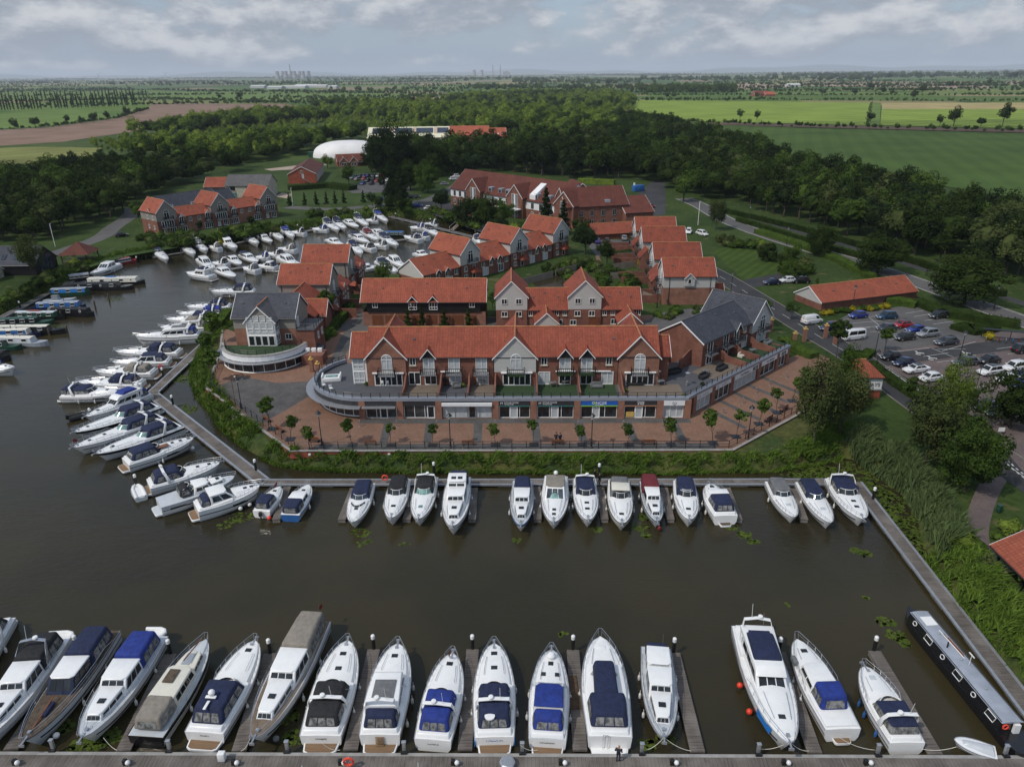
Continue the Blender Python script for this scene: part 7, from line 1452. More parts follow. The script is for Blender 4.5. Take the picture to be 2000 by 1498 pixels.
for x0,x1,yy,n,s in((1250,1435,180,220,1.5),(900,1250,176,130,1.4),(0,130,163,100,1.6),(640,900,180,50,1.1),(1000,1250,163,120,1.7),(200,640,166,130,1.6),(1250,1700,158,160,2.0),(600,1100,158,160,2.0),(1500,2050,152,260,2.8)):
 for i in range(n):HL.append((G(rr.uniform(x0,x1),yy+rr.gauss(0,2.0)),s*rr.uniform(.6,1.2)))
scatter('distant_trees','maple','leaf_dark',HL[::2]);scatter('distant_trees','oak','leaf_mid',HL[1::2])
# ---- shrubs and hedges
def shrub(p,s,l,leaf='leaf_mid',g=None,sz=None,z=GZ):return tree('shrub',p,s,l,'shrub','shrub',g,leaf,z,sz)
rs=random.Random(21);LV=('leaf_mid','leaf_dark','leaf_mid','leaf_grey','leaf_light')
for g,poly,n,s0 in(('garden shrubs below the left waterside row',px([(300,468),(420,462),(548,440),(560,452),(420,476),(300,490),(262,470)]),70,1.7),('garden shrubs behind the middle row',px([(1050,535),(1125,505),(1160,520),(1240,540),(1250,580),(1180,590),(1080,545)]),55,1.3),('shrubs along the lawn and main road',px([(1395,470),(1480,478),(1580,520),(1590,560),(1540,560),(1500,505),(1410,480)]),28,1.5),('shrubs by the slate terrace',px([(1260,620),(1400,600),(1440,605),(1400,612),(1290,630)]),10,1.1),('shrubs round the apartment block',px([(830,405),(1000,450),(1080,460),(990,465),(860,430)]),25,1.9),('shrubs along the inner basin shore',px([(600,425),(760,405),(900,440),(860,425),(760,412),(640,430)]),16,1.6),('shrubs by the veranda building',[(48.2,70),(51,66),(50.5,50),(48.5,44),(47.0,50),(48,62)],16,.95),('shrubs below the lower car park',px([(1790,820),(1870,850),(1950,880),(1930,860),(1840,800)]),10,1.2),('shrubs beside the lane',px([(610,720),(660,640),(690,600),(672,600),(630,660),(600,710)]),10,1.1),('shrubs along the left bank',px([(60,560),(150,520),(185,525),(120,545),(40,585),(0,600),(0,580)]),22,1.4)):
 xs=[p[0] for p in poly];ys=[p[1] for p in poly];k=0
 while k<n:
  q=(rs.uniform(min(xs),max(xs)),rs.uniform(min(ys),max(ys)))
  if inside(q,poly):shrub(q,s0*rs.uniform(.6,1.3),'rounded green shrub among the '+g,rs.choice(LV),g);k+=1
for x in range(1610,1735,11):shrub(G(x,617-(x-1610)*.10-rs.uniform(0,5)),.85,'yellow flowering bush in front of the brick garage block','leaf_gold' if rs.random()<.7 else 'leaf_mid','yellow bushes by the garage block')
for p,s,l,lf in(((1932,664),1.0,'round golden bush at the car park end of the bike racks','leaf_gold'),((1600,590),1.2,'yellow green bush by the garage block gable','leaf_gold'),((1968,1040),1.1,'bright lime bush by the footpath','leaf_light'),((1946,1052),.6,'small round clipped bush by the footpath','leaf_mid'),((1970,828),.9,'pale variegated bush on the junction verge','blossom'),((430,478),1.0,'golden bush before the left waterside row','leaf_gold'),((1750,888),.7,'small dark bush on the sign lawn','leaf_dark')):shrub(G(*p),s,l,lf)
def hedge(pts,w,h,label,leaf='leaf_mid',dens=26):
 p=densify(pts,1.0,False);L,Rr=ribbon_pts(p,-w/2,w/2);n=int(len(p)*dens);C,Nn=[],[]
 for i in range(n):
  k=NR.integers(0,len(p)-1);u=NR.uniform();t=NR.uniform(-1,1);a,b=Vector(L[k]).lerp(Vector(L[k+1]),u),Vector(Rr[k]).lerp(Vector(Rr[k+1]),u);c=a.lerp(b,.5+.5*t);f=NR.choice(3)
  if f==0:q=(c.x,c.y,h*NR.uniform(.9,1.08));nn=(0,0,1)
  else:e=b if f==1 else a;q=(e.x,e.y,h*NR.uniform(.05,1));d=(b-a).normalized()*(1 if f==1 else-1);nn=(d.x,d.y,.4)
  C.append(q);Nn.append(nn)
 C=np.array(C)+NR.normal(size=(n,3))*.1;V=quads(C,np.array(Nn)+NR.normal(size=(n,3))*.5,.34)
 core=([],[]);
 for i in range(len(p)):core[0].extend([(*L[i],0),(*L[i],h*.9),(*Rr[i],h*.9),(*Rr[i],0)])
 for i in range(len(p)-1):
  for j in range(3):core[1].append((4*i+j,4*i+j+1,4*i+j+5,4*i+j+4))
 core[1].extend([(0,1,2,3),tuple(4*(len(p)-1)+j for j in range(4))])
 me=leafmesh('hedge',V,core);me.materials.append(MAT[leaf]);o=bpy.data.objects.new('hedge',me);COL.objects.link(o);o.location=(0,0,GZ);return tag(o,label,'hedge')
hedge(px([(1440,432),(1520,457),(1600,482),(1720,516)]),1.6,1.5,'long hedge between main road and lower verge, far part','leaf_dark')
hedge(px([(1400,412),(1470,428),(1560,450),(1660,478),(1800,520),(1960,580)]),1.4,1.6,'long dark hedge along the wood side of the main road','leaf_dark')
hedge(px([(1480,455),(1560,480),(1640,512),(1700,545)]),3.0,1.4,'broad hedge bank above the striped lawn','leaf_mid')
hedge(px([(1790,595),(1850,618),(1990,640)]),2.6,1.5,'thick hedge between the car park and the main road','leaf_dark')
hedge(px([(1735,590),(1790,600)]),3.5,1.4,'rounded light green hedge right of the brick garage block','leaf_mid');hedge(px([(1868,640),(1900,650),(1935,642)]),4.0,1.1,'low spreading bush bed beside the upper car park','leaf_dark')
hedge(px([(1650,692),(1690,700),(1700,690)]),1.8,1.0,'low hedge in front of the white camper van','leaf_mid');hedge(px([(1700,715),(1745,750),(1790,780),(1840,812)]),1.6,1.1,'hedge between the access road and the lower car park','leaf_dark')
hedge(px([(1530,668),(1560,690),(1590,702)]),2.4,1.3,'rounded hedge by the end of the angled shops','leaf_mid');hedge(px([(633,668),(668,628),(690,606)]),1.6,1.8,'clipped hedge along the lane left of the black clad house','leaf_mid')
hedge(px([(405,648),(428,640),(446,615)]),2.0,1.6,'bank bushes by the farther pontoon leg','leaf_mid');hedge(px([(1130,358),(1200,361)]),3,2.4,'bright green clipped hedge behind the apartment block','leaf_light')
hedge(px([(565,372),(640,366),(690,372)]),5,2.2,'hedge behind the north green','leaf_dark');hedge(px([(1190,505),(1235,497)]),2.5,1.5,'dark garden hedge by the court yard','leaf_dark')
# ---- reeds, bank grass, lilies
def ins_np(P,poly):
 x,y=P[:,0],P[:,1];r=np.zeros(len(P),bool);q=np.array(poly);x0,y0=np.roll(q,1,0).T;x1,y1=q.T
 for a,b,c,d in zip(x0,y0,x1,y1):
  if b!=d:r^=((y>b)!=(y>d))&(x<(a-c)*(y-d)/(b-d)+c)
 return r
def blades(name,poly,dens,h0,h1,mat,lean=.35,w=.055,zf=None,gap=None):
 xs=[p[0] for p in poly];ys=[p[1] for p in poly];A=(max(xs)-min(xs))*(max(ys)-min(ys));n=int(A*dens);P=np.column_stack([NR.uniform(min(xs),max(xs),n),NR.uniform(min(ys),max(ys),n)])
 P=P[ins_np(P,poly)];n=len(P);cl_=.75+.35*np.sin(P[:,0]*.9+1.3*np.sin(P[:,1]*.7))*np.sin(P[:,1]*1.1);h=NR.uniform(h0,h1,n)*cl_;a=NR.uniform(0,6.28,n);d=np.column_stack([np.cos(a),np.sin(a),np.zeros(n)]);ln=NR.normal(size=(n,2))*lean+np.array([lean*.8,-.1])
 iw=ins_np(P,SHW);q=np.array(SHW);dd=np.concatenate([np.min(np.hypot(c[:,:1]-q[:,0],c[:,1:]-q[:,1]),axis=1) for c in np.array_split(P,max(1,len(P)//4000))]);z=np.where(iw,-.05,np.minimum(GZ,.2+1.12*np.maximum(0,dd-.15)));B=np.column_stack([P,z]);ww=(w*NR.uniform(.7,1.5,n))[:,None]
 mid=B+np.column_stack([ln*h[:,None]*.35,h*.6]);top=B+np.column_stack([ln*h[:,None],h])
 V=np.stack([B-d*ww,B+d*ww,mid+d*ww*.9,top,mid-d*ww*.9],1).reshape(-1,3).tolist();f=[(5*i,5*i+1,5*i+2,5*i+3,5*i+4) for i in range(n)]
 me=bpy.data.meshes.new(name);me.from_pydata(V,[],f);me.materials.append(MAT[mat]);o=bpy.data.objects.new(name,me);COL.objects.link(o);o['kind']='stuff'
def strip(i0,i1,d0,d1):
 idx=[k for k in range(len(SHW)) if i0(SHW[k])];a=[offset(SHW,d0)[k] for k in idx];b=[offset(SHW,d1)[k] for k in idx];return a+b[::-1]
near_b=lambda p:-37<p[0]<47 and 86<p[1]<92.5;left_b=lambda p:-66<p[0]<-36 and 91<p[1]<160
blades('bank_grass',strip(near_b,0,.8,-1.4),50,.45,.95,'reed',.5,.06,.5);blades('bank_grass',strip(left_b,0,.7,-2.5),36,.6,1.4,'reed',.5,.06,.8)
blades('reeds',[(46.8,92.2),(50.5,93.5),(52.4,88),(52.6,80),(51.6,74),(50.4,68),(46.0,66),(48.5,74),(49.6,81),(47.6,88)],60,1.6,2.8,'reed_grey',.3,.06)
blades('reeds',[(44.6,60),(45.3,67),(49.8,69),(49.6,63),(48.9,56),(48.6,48),(48.4,34),(45.2,34),(44.9,48)],62,.8,1.7,'reed',.5,.06)
blades('reeds',[(40,88),(46,91.5),(49,96),(46,97.5),(42,92.5),(37,90)],40,.7,1.6,'reed',.4,.06)
for f_,nm in((lambda p:p[0]<-60 and 200<p[1]<290 or(-64<p[0]<-8 and 246<p[1]<290),1),(lambda p:p[0]<-100 and 150<p[1]<206,2)):blades('bank_grass',strip(f_,0,.6,-2.4),9,.9,1.7,'reed',.4,.12,.6)
def lilies(patches):
 V,F=[],[]
 for(x,y),r,n in patches:
  for i in range(n):
   a=NR.uniform(0,6.28);q=r*NR.uniform()**.5;c=(x+q*math.cos(a),y+q*.8*math.sin(a));s=NR.uniform(.10,.24)
   if not inside(c,SHW):continue
   t0=NR.uniform(0,6.28);b=len(V);V+=[(c[0]+s*math.cos(t0+k*.87),c[1]+s*math.sin(t0+k*.87),.018+.02*math.sin(k+t0)*(i%3==0)) for k in range(7)];F.append(tuple(range(b,b+7)))
 me=bpy.data.meshes.new('lily_pads');me.from_pydata(V,[],F);me.materials.append(MAT['lily']);o=bpy.data.objects.new('lily_pads',me);COL.objects.link(o);o['kind']='stuff'
lp=[(G(x,y,0),r,n) for x,y,r,n in((1575,925,2.2,190),(1620,925,2.2,190),(1640,938,1.5,110),(1720,965,1.8,170),(1735,990,1.9,190),(1755,1020,1.8,180),(1770,1050,1.6,150),(1785,1080,1.3,110),(1700,950,1.5,120),(1685,1080,1.0,36),(1670,1075,.8,14),(1730,1215,.9,40),(1750,1240,1.0,50),(1765,1255,.7,26),(1455,1045,.9,38),(1470,1058,.8,30),(1430,1030,.7,22),(1260,1010,1.0,36),(1250,1030,1.1,30),(1265,1045,.8,20),(1165,1035,.8,18),(705,1040,1.2,26),(710,1060,1.0,14),(470,1010,1.5,40),(440,1025,1.1,20),(790,1065,.8,6),(1010,1055,.7,8),(1265,1455,.7,34),(1300,1440,.8,40),(120,1420,1.0,60),(170,1455,1.4,110),(210,1440,1.2,70),(560,1400,1.0,60),(575,1440,.9,46),(1098,1238,.5,8),(1690,1165,.5,7),(1535,1180,.4,4),(225,585,2.5,60),(355,800,2.6,170),(360,740,2.2,120),(110,640,3,60))]
LQ=[(45.7,58),(46.6,66),(49.6,75),(50.6,81),(48.4,87),(46,90),(36,86.5),(36,85.4),(45.7,85.3)]
for _ in range(300):
 c=(rs.uniform(36,51),rs.uniform(58,90))
 if inside(c,LQ):lp.append((c,rs.uniform(.5,1.1),12))
lilies(lp)
for k,(poly,n) in enumerate(((strip(near_b,0,-1.2,-2.6),26),(strip(left_b,0,-1.0,-2.8),40))):
 C=[];xs=[p[0] for p in poly];ys=[p[1] for p in poly]
 while len(C)<n*26:
  c=(NR.uniform(min(xs),max(xs)),NR.uniform(min(ys),max(ys)))
  if inside(c,poly) and math.sin(c[0]*.55)>.35:C.append((c[0],c[1],NR.uniform(1.6,2.4)))
 me=leafmesh('cow_parsley',quads(np.array(C),np.tile([0,0,1.],(len(C),1))+NR.normal(size=(len(C),3))*.3,.13));me.materials.append(MAT['blossom']);o=bpy.data.objects.new('cow_parsley',me);COL.objects.link(o);o['kind']='stuff'
def grove(lab,grp,poly,d,s0,seed,leafs=('leaf_dark','leaf_mid','leaf_conifer')):
 r5=random.Random(seed)
 for q in sample(px(poly),d,seed):tree(r5.choice(('bush','oak','thin')),q,s0*r5.uniform(.6,1.2),lab,'broadleaf_tree',group=grp,leaf=r5.choice(leafs))
grove('garden tree in the planting before the apartment block','garden trees before the apartment block',[(915,432),(960,440),(1080,462),(1060,472),(960,456)],7.5,.55,31)
grove('small tree among the hedges along the north road','small trees among the north road hedges',[(690,400),(780,402),(840,420),(770,418),(690,412)],9,.45,32)
grove('tree on the green before the middle wood','trees on the green before the middle wood',[(810,365),(870,352),(880,346),(860,340),(800,352),(790,372)],9,.8,33)
grove('young tree on the bank between main road and striped lawn','young trees by the striped lawn',[(1480,500),(1560,520),(1580,552),(1530,556),(1480,535)],7,.42,34)
# ================================================================ cars, street furniture, people, far landmarks
def paint(n,c,metal=.3):plain('paint_'+n,c,.25,.04,1,metal=metal,coat=.8)
for n,c in(('navy',(.012,.022,.07)),('blue',(.018,.04,.26)),('black',(.010,.010,.011)),('grey',(.06,.065,.075)),('silver',(.30,.31,.33)),('white',(.72,.72,.72)),('red',(.35,.012,.02)),('teal',(.015,.06,.12))):paint(n,c,0 if n in('white','red','black') else.3)
plain('tail_red',(.4,.01,.01),.3);plain('lamp_glass',(.6,.6,.58),.15)
CT={'hatch':(4.1,1.78,1.48,-.92,.42,-1.7,-.55),'suv':(4.5,1.85,1.66,-1.35,.5,-2.0,-1.1),'estate':(4.8,1.84,1.5,-1.35,.45,-2.15,-.5),'saloon':(4.6,1.82,1.44,-.75,.4,-1.75,-.4),'van':(4.6,1.85,1.85,-2.0,.95,-2.2,-.3),'camper':(4.95,1.92,1.98,-2.2,1.35,-2.4,-.3)}
CACHE={}
def car(kind,col,p,rz,label,group=None,z=GZ+.06,roof=None):
 key=(kind,col,roof)
 if key in CACHE:t=copy_tree(CACHE[key]);t.location=(*p,z);t.rotation_euler=(0,0,rz);t['label']=label;
 else:
  L,W,H,r0,r1,g0,_=CT[kind];t=thing('parked_car' if kind not in('van','camper') else 'parked_van',label,'car' if kind not in('van','camper') else 'van',(*p,z),rz);CACHE[key]=t;h=W/2;belt=.92 if kind!='van' and kind!='camper' else 1.05
  m=MB();hood=belt-.04;secs=[]
  for x,k,zb,zt in((-L/2,.84,.42,belt-.12),(-L/2+.12,.95,.3,belt),(-L*.3,1,.24,belt+.02),(0,1,.22,belt),(L*.22,1,.24,hood),(L*.40,.96,.26,hood-.12),(L/2-.1,.86,.3,hood-.24),(L/2,.7,.4,.58)):
   secs.append([(x,-h*k*.93,zb),(x,-h*k,zb+.2),(x,-h*k*.97,zt-.06),(x,-h*k*.86,zt),(x,h*k*.86,zt),(x,h*k*.97,zt-.06),(x,h*k,zb+.2),(x,h*k*.93,zb)])
  m.loft(secs);m.build('body',MAT['paint_'+col],t,smooth=True)
  f1=r1+(.75 if kind not in('van','camper') else.55);m=MB();q=hexa(m,(g0,f1,h*.86,h*.84),belt-.03,(r0-.15,r1,h*.70,h*.68),H-.03);o=m.build('cabin',MAT['paint_'+col],t,bevel=.05)
  for f,n in(('front',1),('back',1),('port',2),('starboard',2)):
   if kind=='van' and f!='front':n=1
   u0,u1=((.06,.95) if kind!='van' or f in('front','back') else(.74,.96) if f=='starboard' else(.04,.26)) if kind!='van' or f!='back' else(.4,.45)
   k=MB();panels(k,q,f,n,u0,u1,.14,.86,.03,.018);k.build({'front':'windscreen','back':'rear_window'}.get(f,'side_window'),MAT['glass_dark'],o)
  m=MB();m.box(((r0-.15+r1)/2,0,H),(r1-r0+.15,h*1.34,.05));m.build('roof',MAT['paint_'+(roof or col)],t,bevel=.02)
  for x in(-L*.3,L*.31):
   for sg in(-1,1):
    m=MB();m.loft([[(x+.32*math.cos(a),sg*(h-.2),.32+.32*math.sin(a)) for a in[k*.5236 for k in range(12)]],[(x+.32*math.cos(a),sg*(h+.01),.32+.32*math.sin(a)) for a in[k*.5236 for k in range(12)]]]);w_=m.build('wheel',MAT['rubber'],t)
    m=MB();m.loft([[(x+.2*math.cos(a),sg*(h+.0),.32+.2*math.sin(a)) for a in[k*.7854 for k in range(8)]],[(x+.2*math.cos(a),sg*(h+.025),.32+.2*math.sin(a)) for a in[k*.7854 for k in range(8)]]]);m.build('rim',MAT['silver_rim'],w_)
  for sg in(-1,1):
   m=MB();m.box((L/2-.16,sg*h*.62,.66),(.22,.38,.14));m.build('headlight',MAT['lamp_glass'],t,bevel=.03);m=MB();m.box((-L/2+.05,sg*h*.68,.78),(.12,.3,.2));m.build('tail_light',MAT['tail_red'],t)
   m=MB();m.box((f1-.35,sg*(h+.06),belt+.06),(.14,.2,.13));m.build('door_mirror',MAT['paint_'+col],t)
  m=MB();m.box((L/2-.02,0,.5),(.05,.5,.11));m.build('number_plate',MAT['white_trim'],t)
 if group:t['group']=group
 return t
plain('silver_rim',(.35,.35,.36),.3,.1,metal=.6)
a_,b_=Vector(G(1648,625)),Vector(G(1722,617));CA=math.atan2((a_-b_).y,(a_-b_).x)
for k,c,p,l,*rest in(('hatch','blue',(1675,621),'bright blue hatchback, leftmost in the upper car park row'),('suv','teal',(1731,623),'teal blue crossover beside the bright blue hatchback'),('suv','black',(1833,621),'black estate by the bushes at the top right of the car park'),('hatch','grey',(1730,646),'dark grey hatchback beside the red car'),('hatch','red',(1762,640),'red hatchback with a black roof','black'),('saloon','blue',(1789,649),'deep blue saloon right of the red hatchback'),('hatch','black',(1766,664),'black hatchback at the front of the upper car park'),('suv','silver',(1811,657),'silver grey coupe crossover beside the black hatchback'),('estate','grey',(1847,673),'dark grey estate standing in the disabled bays'),('suv','navy',(1620,645),'navy car half hidden behind the brick gate pillars'),('hatch','grey',(1648,652),'dark grey hatchback behind the white camper van'),('hatch','black',(1739,702),'black small car with light headlamp by the lower hedge'),('hatch','navy',(1764,714),'navy car second along the lower hedge'),('saloon','white',(1788,727),'white car with black roof along the lower hedge','black'),('hatch','white',(1816,744),'white car mostly hidden by the loose tree'),('estate','grey',(1884,713),'charcoal estate in the middle row, left of the black hatchback'),('hatch','black',(1930,709),'black hatchback right of the charcoal estate'),('suv','white',(1932,731),'white crossover with black roof in the lower right rows','black'),('suv','white',(1980,723),'white estate behind the white crossover at the right edge'),('hatch','white',(1966,746),'white hatchback in front of the white crossover'),('hatch','navy',(2003,737),'navy car cut by the right edge among white cars'),('hatch','blue',(1992,758),'blue car below the white hatchback at the right edge'),('hatch','navy',(1872,771),'navy hatchback behind the slim trees of the lower car park'),('hatch','grey',(1925,800),'dark car hidden by trees at the lower car park edge'),('hatch','grey',(1948,812),'second dark car hidden by trees at the lower car park edge')):car(k,c,G(*p),CA+rp.uniform(-.03,.03),l,'cars in the right hand car park',roof=rest[0] if rest else None)
car('suv','black',G(1997,688),CA+math.pi,'black hatchback with red tail lights at the right edge by the bike racks','cars in the right hand car park')
car('van','white',G(1585,632),CA+math.pi+.1,'small white panel van parked by the fence','white vans by the gate');car('camper','white',G(1664,663),CA,'white camper van with side windows next to the gate pillars','white vans by the gate')
for k,c,p,r,l in(('hatch','navy',(1507,556),3.3,'navy car in the small bay left of the garage block'),('hatch','white',(1538,552),3.3,'white car in the small bay left of the garage block'),('suv','black',(1563,553),3.2,'black car beside the white one near the garage block'),('suv','white',(1345,456),4.4,'white car, left of two behind the stepped houses'),('suv','white',(1371,460),5.2,'white car, right of two behind the stepped houses'),('hatch','blue',(1167,475),1.5,'blue car in front of the garage row'),('hatch','black',(1185,474),1.5,'black car in front of the garage row'),('hatch','silver',(1219,469),1.5,'silver car in front of the garage row'),('hatch','blue',(1238,391),.6,'blue car farthest in the line right of the apartment block'),('hatch','red',(1250,395),.6,'red car second in the line right of the apartment block'),('hatch','white',(1256,400),.6,'white car in the line right of the apartment block'),('hatch','black',(1262,403),.6,'black car in the line right of the apartment block'),('hatch','red',(1270,407),.6,'red car nearest in the line right of the apartment block'),('suv','white',(893,347),.3,'white car left of the apartment block, farther one'),('suv','white',(886,352),.3,'white car left of the apartment block, nearer one'),('hatch','silver',(868,362),.3,'silver car on the road left of the apartment block'),('hatch','black',(802,388),.2,'black car by the tall dark fir'),('hatch','grey',(812,387),.2,'grey car by the tall dark fir'),('hatch','white',(805,404),.2,'white car by the far jetty'),('hatch','blue',(815,405),.2,'blue car by the far jetty'),('hatch','white',(838,410),.2,'small white car left of the pavilion'),('hatch','black',(238,463),.7,'black car on the left road by the waterside row'),('hatch','blue',(742,391),.4,'blue car on the north road')):car(k,c,G(*p),r,l)
cc=('teal','navy','black','blue','grey','white','red','navy','black','silver','red','black','navy','red','black','white','silver','blue','navy','black')
for i,(x,y) in enumerate(((694,348),(703,347),(711,346),(719,346),(730,346),(739,346),(749,346),(764,347),(775,346),(697,353),(711,352),(718,355),(730,353),(737,356),(748,355),(757,355),(688,350),(709,361),(726,361),(746,361))):car('hatch',cc[i],G(x,y),1.35+(3.14 if i%3 else 0),'car in the visitor car park by the brick lodge','cars in the visitor car park')
# ---- lamps, railing, benches, bollards
def lamp(p,label,z=2.2,h=5.0):
 if 'lamp' in CACHE:t=copy_tree(CACHE['lamp']);t.location=(*p,z);t['label']=label;return t
 t=CACHE['lamp']=thing('street_lamp',label,'street lamp',(*p,z),0,'black heritage street lamps');m=MB();m.lathe([(.2,0),(.2,.12),(.13,.2),(.12,1.0),(.07,1.1),(.055,h-.7),(.1,h-.66),(.05,h-.6)],n=8);m.build('post',MAT['black_metal'],t,smooth=True)
 m=MB();m.lathe([(.12,h-.6),(.24,h-.1)],n=6);m.build('lantern',MAT['lamp_glass'],t);m=MB();m.lathe([(.42,h-.12),(.2,h+.16),(.06,h+.22),(.02,h+.42)],n=8);m.build('cap',MAT['black_metal'],t)
for x,y,l in((629,869,'at the left bend of the promenade'),(472,798,'at the left corner, darker of two'),(880,874,'left of the middle of the promenade'),(1155,875,'right of the two men on the promenade'),(1461,858,'at the right bend of the promenade'),(1283,600,'against the boarded house wall'),(1427,575,'by the road behind the slate terrace'),(1708,695,'beside the gate end of the car park'),(1874,700,'in the middle of the car park'),(1706,741,'behind the sign building'),(1664,603,'in the yellow bushes'),(1941,603,'beside the main road at right'),(1536,478,'beside the main road, middle'),(1463,432,'beside the main road, far'),(1903,772,'among the lower car park trees'),(806,640,'before the timber garage doors'),(665,640,'on the lane by the hedge'),(1498,650,'at the corner of the slate terrace'),(1333,475,'behind the stepped houses')):lamp(G(x,y,2.2),'black heritage lamp post '+l)
t=thing('street_lamp','tall slim grey lamp post beside the darker lamp at the left corner','street lamp',(*G(461,796,2.2),2.2));m=MB();m.tube([(0,0,0),(0,0,5.2),(.15,0,5.6),(.5,0,5.6),(.6,0,5.3)],.06,5);m.build('post',MAT['varnish'],t);m=MB();m.ball((.6,0,5.2),.16);m.build('lantern',MAT['lamp_glass'],t)
for p,h,l in(((1363,440),8,'tall white mast by the top of the main road'),((108,482),7,'pale lamp post on the left road'),((572,402),7,'pale lamp post on the north green')):
 t=thing('mast',l,'mast',(*G(*p),GZ));m=MB();m.tube([(0,0,0),(0,0,h)],.09,6);m.build('pole',MAT['white_trim'],t);m=MB();m.box((.2,0,h),(.6,.2,.12));m.build('head',MAT['grey_metal'],t)
ri=[(x+(.35 if x<-28 else-.35 if x>28 else 0),y+.45) for x,y in PROM_EDGE[1:]];t=thing('railing','black metal railing along the edge of the promenade','railing',(0,0,0));q=densify(ri,1.9,False)
m=MB()
for h in(.18,.62,1.05):m.tube([(a,b,2.25+h) for a,b in q],.035 if h<1 else.05,4)
m.build('rails',MAT['black_metal'],t)
for a,b in q:m=MB();m.tube([(a,b,2.2),(a,b,3.35)],.055,5);m.build('post',MAT['black_metal'],t)
for x,y,l,r in((724,869,'left of the middle lamp',0),(915,869,'right of the middle lamp',0),(1089,868,'beside the two men',0),(1267,868,'in front of the black fascia shop',0),(614,862,'near the left bend',-.3),(1500,822,'on the right hand railing',.77),(1530,802,'second on the right hand railing',.77),(522,822,'by the left railing',-.8),(548,842,'second by the left railing',-.8)):
 t=thing('bench','dark wooden bench on the promenade '+l,'bench',(*G(x,y,2.2),2.2),r,'benches on the promenade');m=MB();m.bb(-.9,.9,-.22,.22,.42,.47);m.build('seat',MAT['varnish'],t);m=MB();m.bb(-.9,.9,-.27,-.23,.55,.9);m.build('backrest',MAT['varnish'],t)
 for sg in(-1,1):m=MB();m.bb(sg*.75-.04,sg*.75+.04,-.26,.2,0,.42);m.build('leg',MAT['black_metal'],t)
for x,y,l in((703,833,'before the curved shopfront'),(775,833,'before the dark fascia shops'),(853,833,'left of the white fascia shop'),(967,833,'right of the white fascia shop'),(1043,834,'between the two Fytche-Taylor shops'),(1129,834,'left of the blue fascia shop'),(1217,834,'left of the black fascia shop'),(1294,835,'left of the white emblem shop'),(1413,808,'first before the angled shops'),(1450,788,'second before the angled shops'),(1476,768,'third before the angled shops'),(1503,752,'fourth before the angled shops'),(1535,738,'last before the angled shops')):
 t=thing('bollard','short steel bollard '+l,'bollard',(*G(x,y,2.2),2.2),0,'steel bollards before the shops');m=MB();m.lathe([(.09,0),(.09,.85),(.11,.86),(.11,1.0),(.02,1.04)],n=8);m.build('post',MAT['steel'],t);m=MB();m.lathe([(.16,0),(.16,.04)],n=8);m.build('base',MAT['grey_metal'],t)
for x,y,l in((1550,676,'left pillar of the inner pair'),(1570,667,'right pillar of the inner pair'),(1611,660,'rear pillar by the car park'),(1630,672,'front pillar by the car park'),(610,728,'left pillar by the lane'),(623,737,'right pillar by the lane'),(1504,648,'small pillar by the slate terrace')):
 t=thing('gate_pillar','brick gate pillar with gold ball cap, '+l,'gate pillar',(*G(x,y),GZ),0,'brick gate pillars');m=MB();m.box((0,0,1.25),(.62,.62,2.5));m.build('pillar',MAT['brick_pale'],t);m=MB();m.box((0,0,2.56),(.8,.8,.12));m.ball((0,0,2.85),.24);m.build('cap',MAT['gold'],t,smooth=False)
 # ---- garden furniture on the shop deck
DZ=5.04;WT=[0]
def furn(name,label,cat,p,parts,rz=0,z=DZ):
 t=thing(name,label,cat,(*G(*p,z),z),rz)
 for nm,mt,bx in parts:
  for b in bx:m=MB();m.bb(*b);m.build(nm,MAT[mt],t,bevel=.02)
CH=lambda mt:[('seat',mt,[(-.25,.25,-.25,.25,.4,.46)]),('backrest',mt,[(-.25,.25,.2,.26,.46,.95)]),('leg',mt,[(a-.03,a+.03,b-.03,b+.03,0,.4) for a in(-.22,.22) for b in(-.22,.22)])]
TB=lambda mt,w,d:[('table_top',mt,[(-w,w,-d,d,.7,.76)]),('leg',mt,[(a-.04,a+.04,b-.04,b+.04,0,.7) for a in(-w+.1,w-.1) for b in(-d+.1,d-.1)])]
SF=lambda mt,w:[('seat',mt,[(-w,w,-.4,.3,.1,.45)]),('backrest',mt,[(-w,w,.3,.48,.1,.85)]),('armrest',mt,[(-w-.16,-w,-.4,.48,.1,.65),(w,w+.16,-.4,.48,.1,.65)])]
furn('garden_table','white dining table on the dark deck before the left brick gable','table',(753,745),TB('white_trim',1.0,.5))
for i,(x,y,r) in enumerate(((740,750,1.57),(747,753,3.14),(757,753,3.14),(766,748,-1.57),(748,741,0),(758,741,0))):furn('garden_chair','white chair at the white dining table, '+('left end','front left','front right','right end','back left','back right')[i],'chair',(x,y),CH('white_trim'),r)
furn('hot_tub','white framed lounge set with pale blue cushion on the curved deck','lounge set',(648,742),[('frame','white_trim',[(-1.5,1.5,-.9,.9,0,.65)]),('cushion','glass_aqua',[(-.9,1.0,-.5,.3,.65,.75)]),('headboard','white_trim',[(-1.5,-1.3,-.9,.9,.65,1.0),(1.3,1.5,-.9,.9,.65,1.0)])],.12)
for x,y,l in((633,756,'left'),(647,763,'right')):furn('deck_chair','folded white chair near the curved railing, '+l+' one','chair',(x,y),CH('white_trim'),.6)
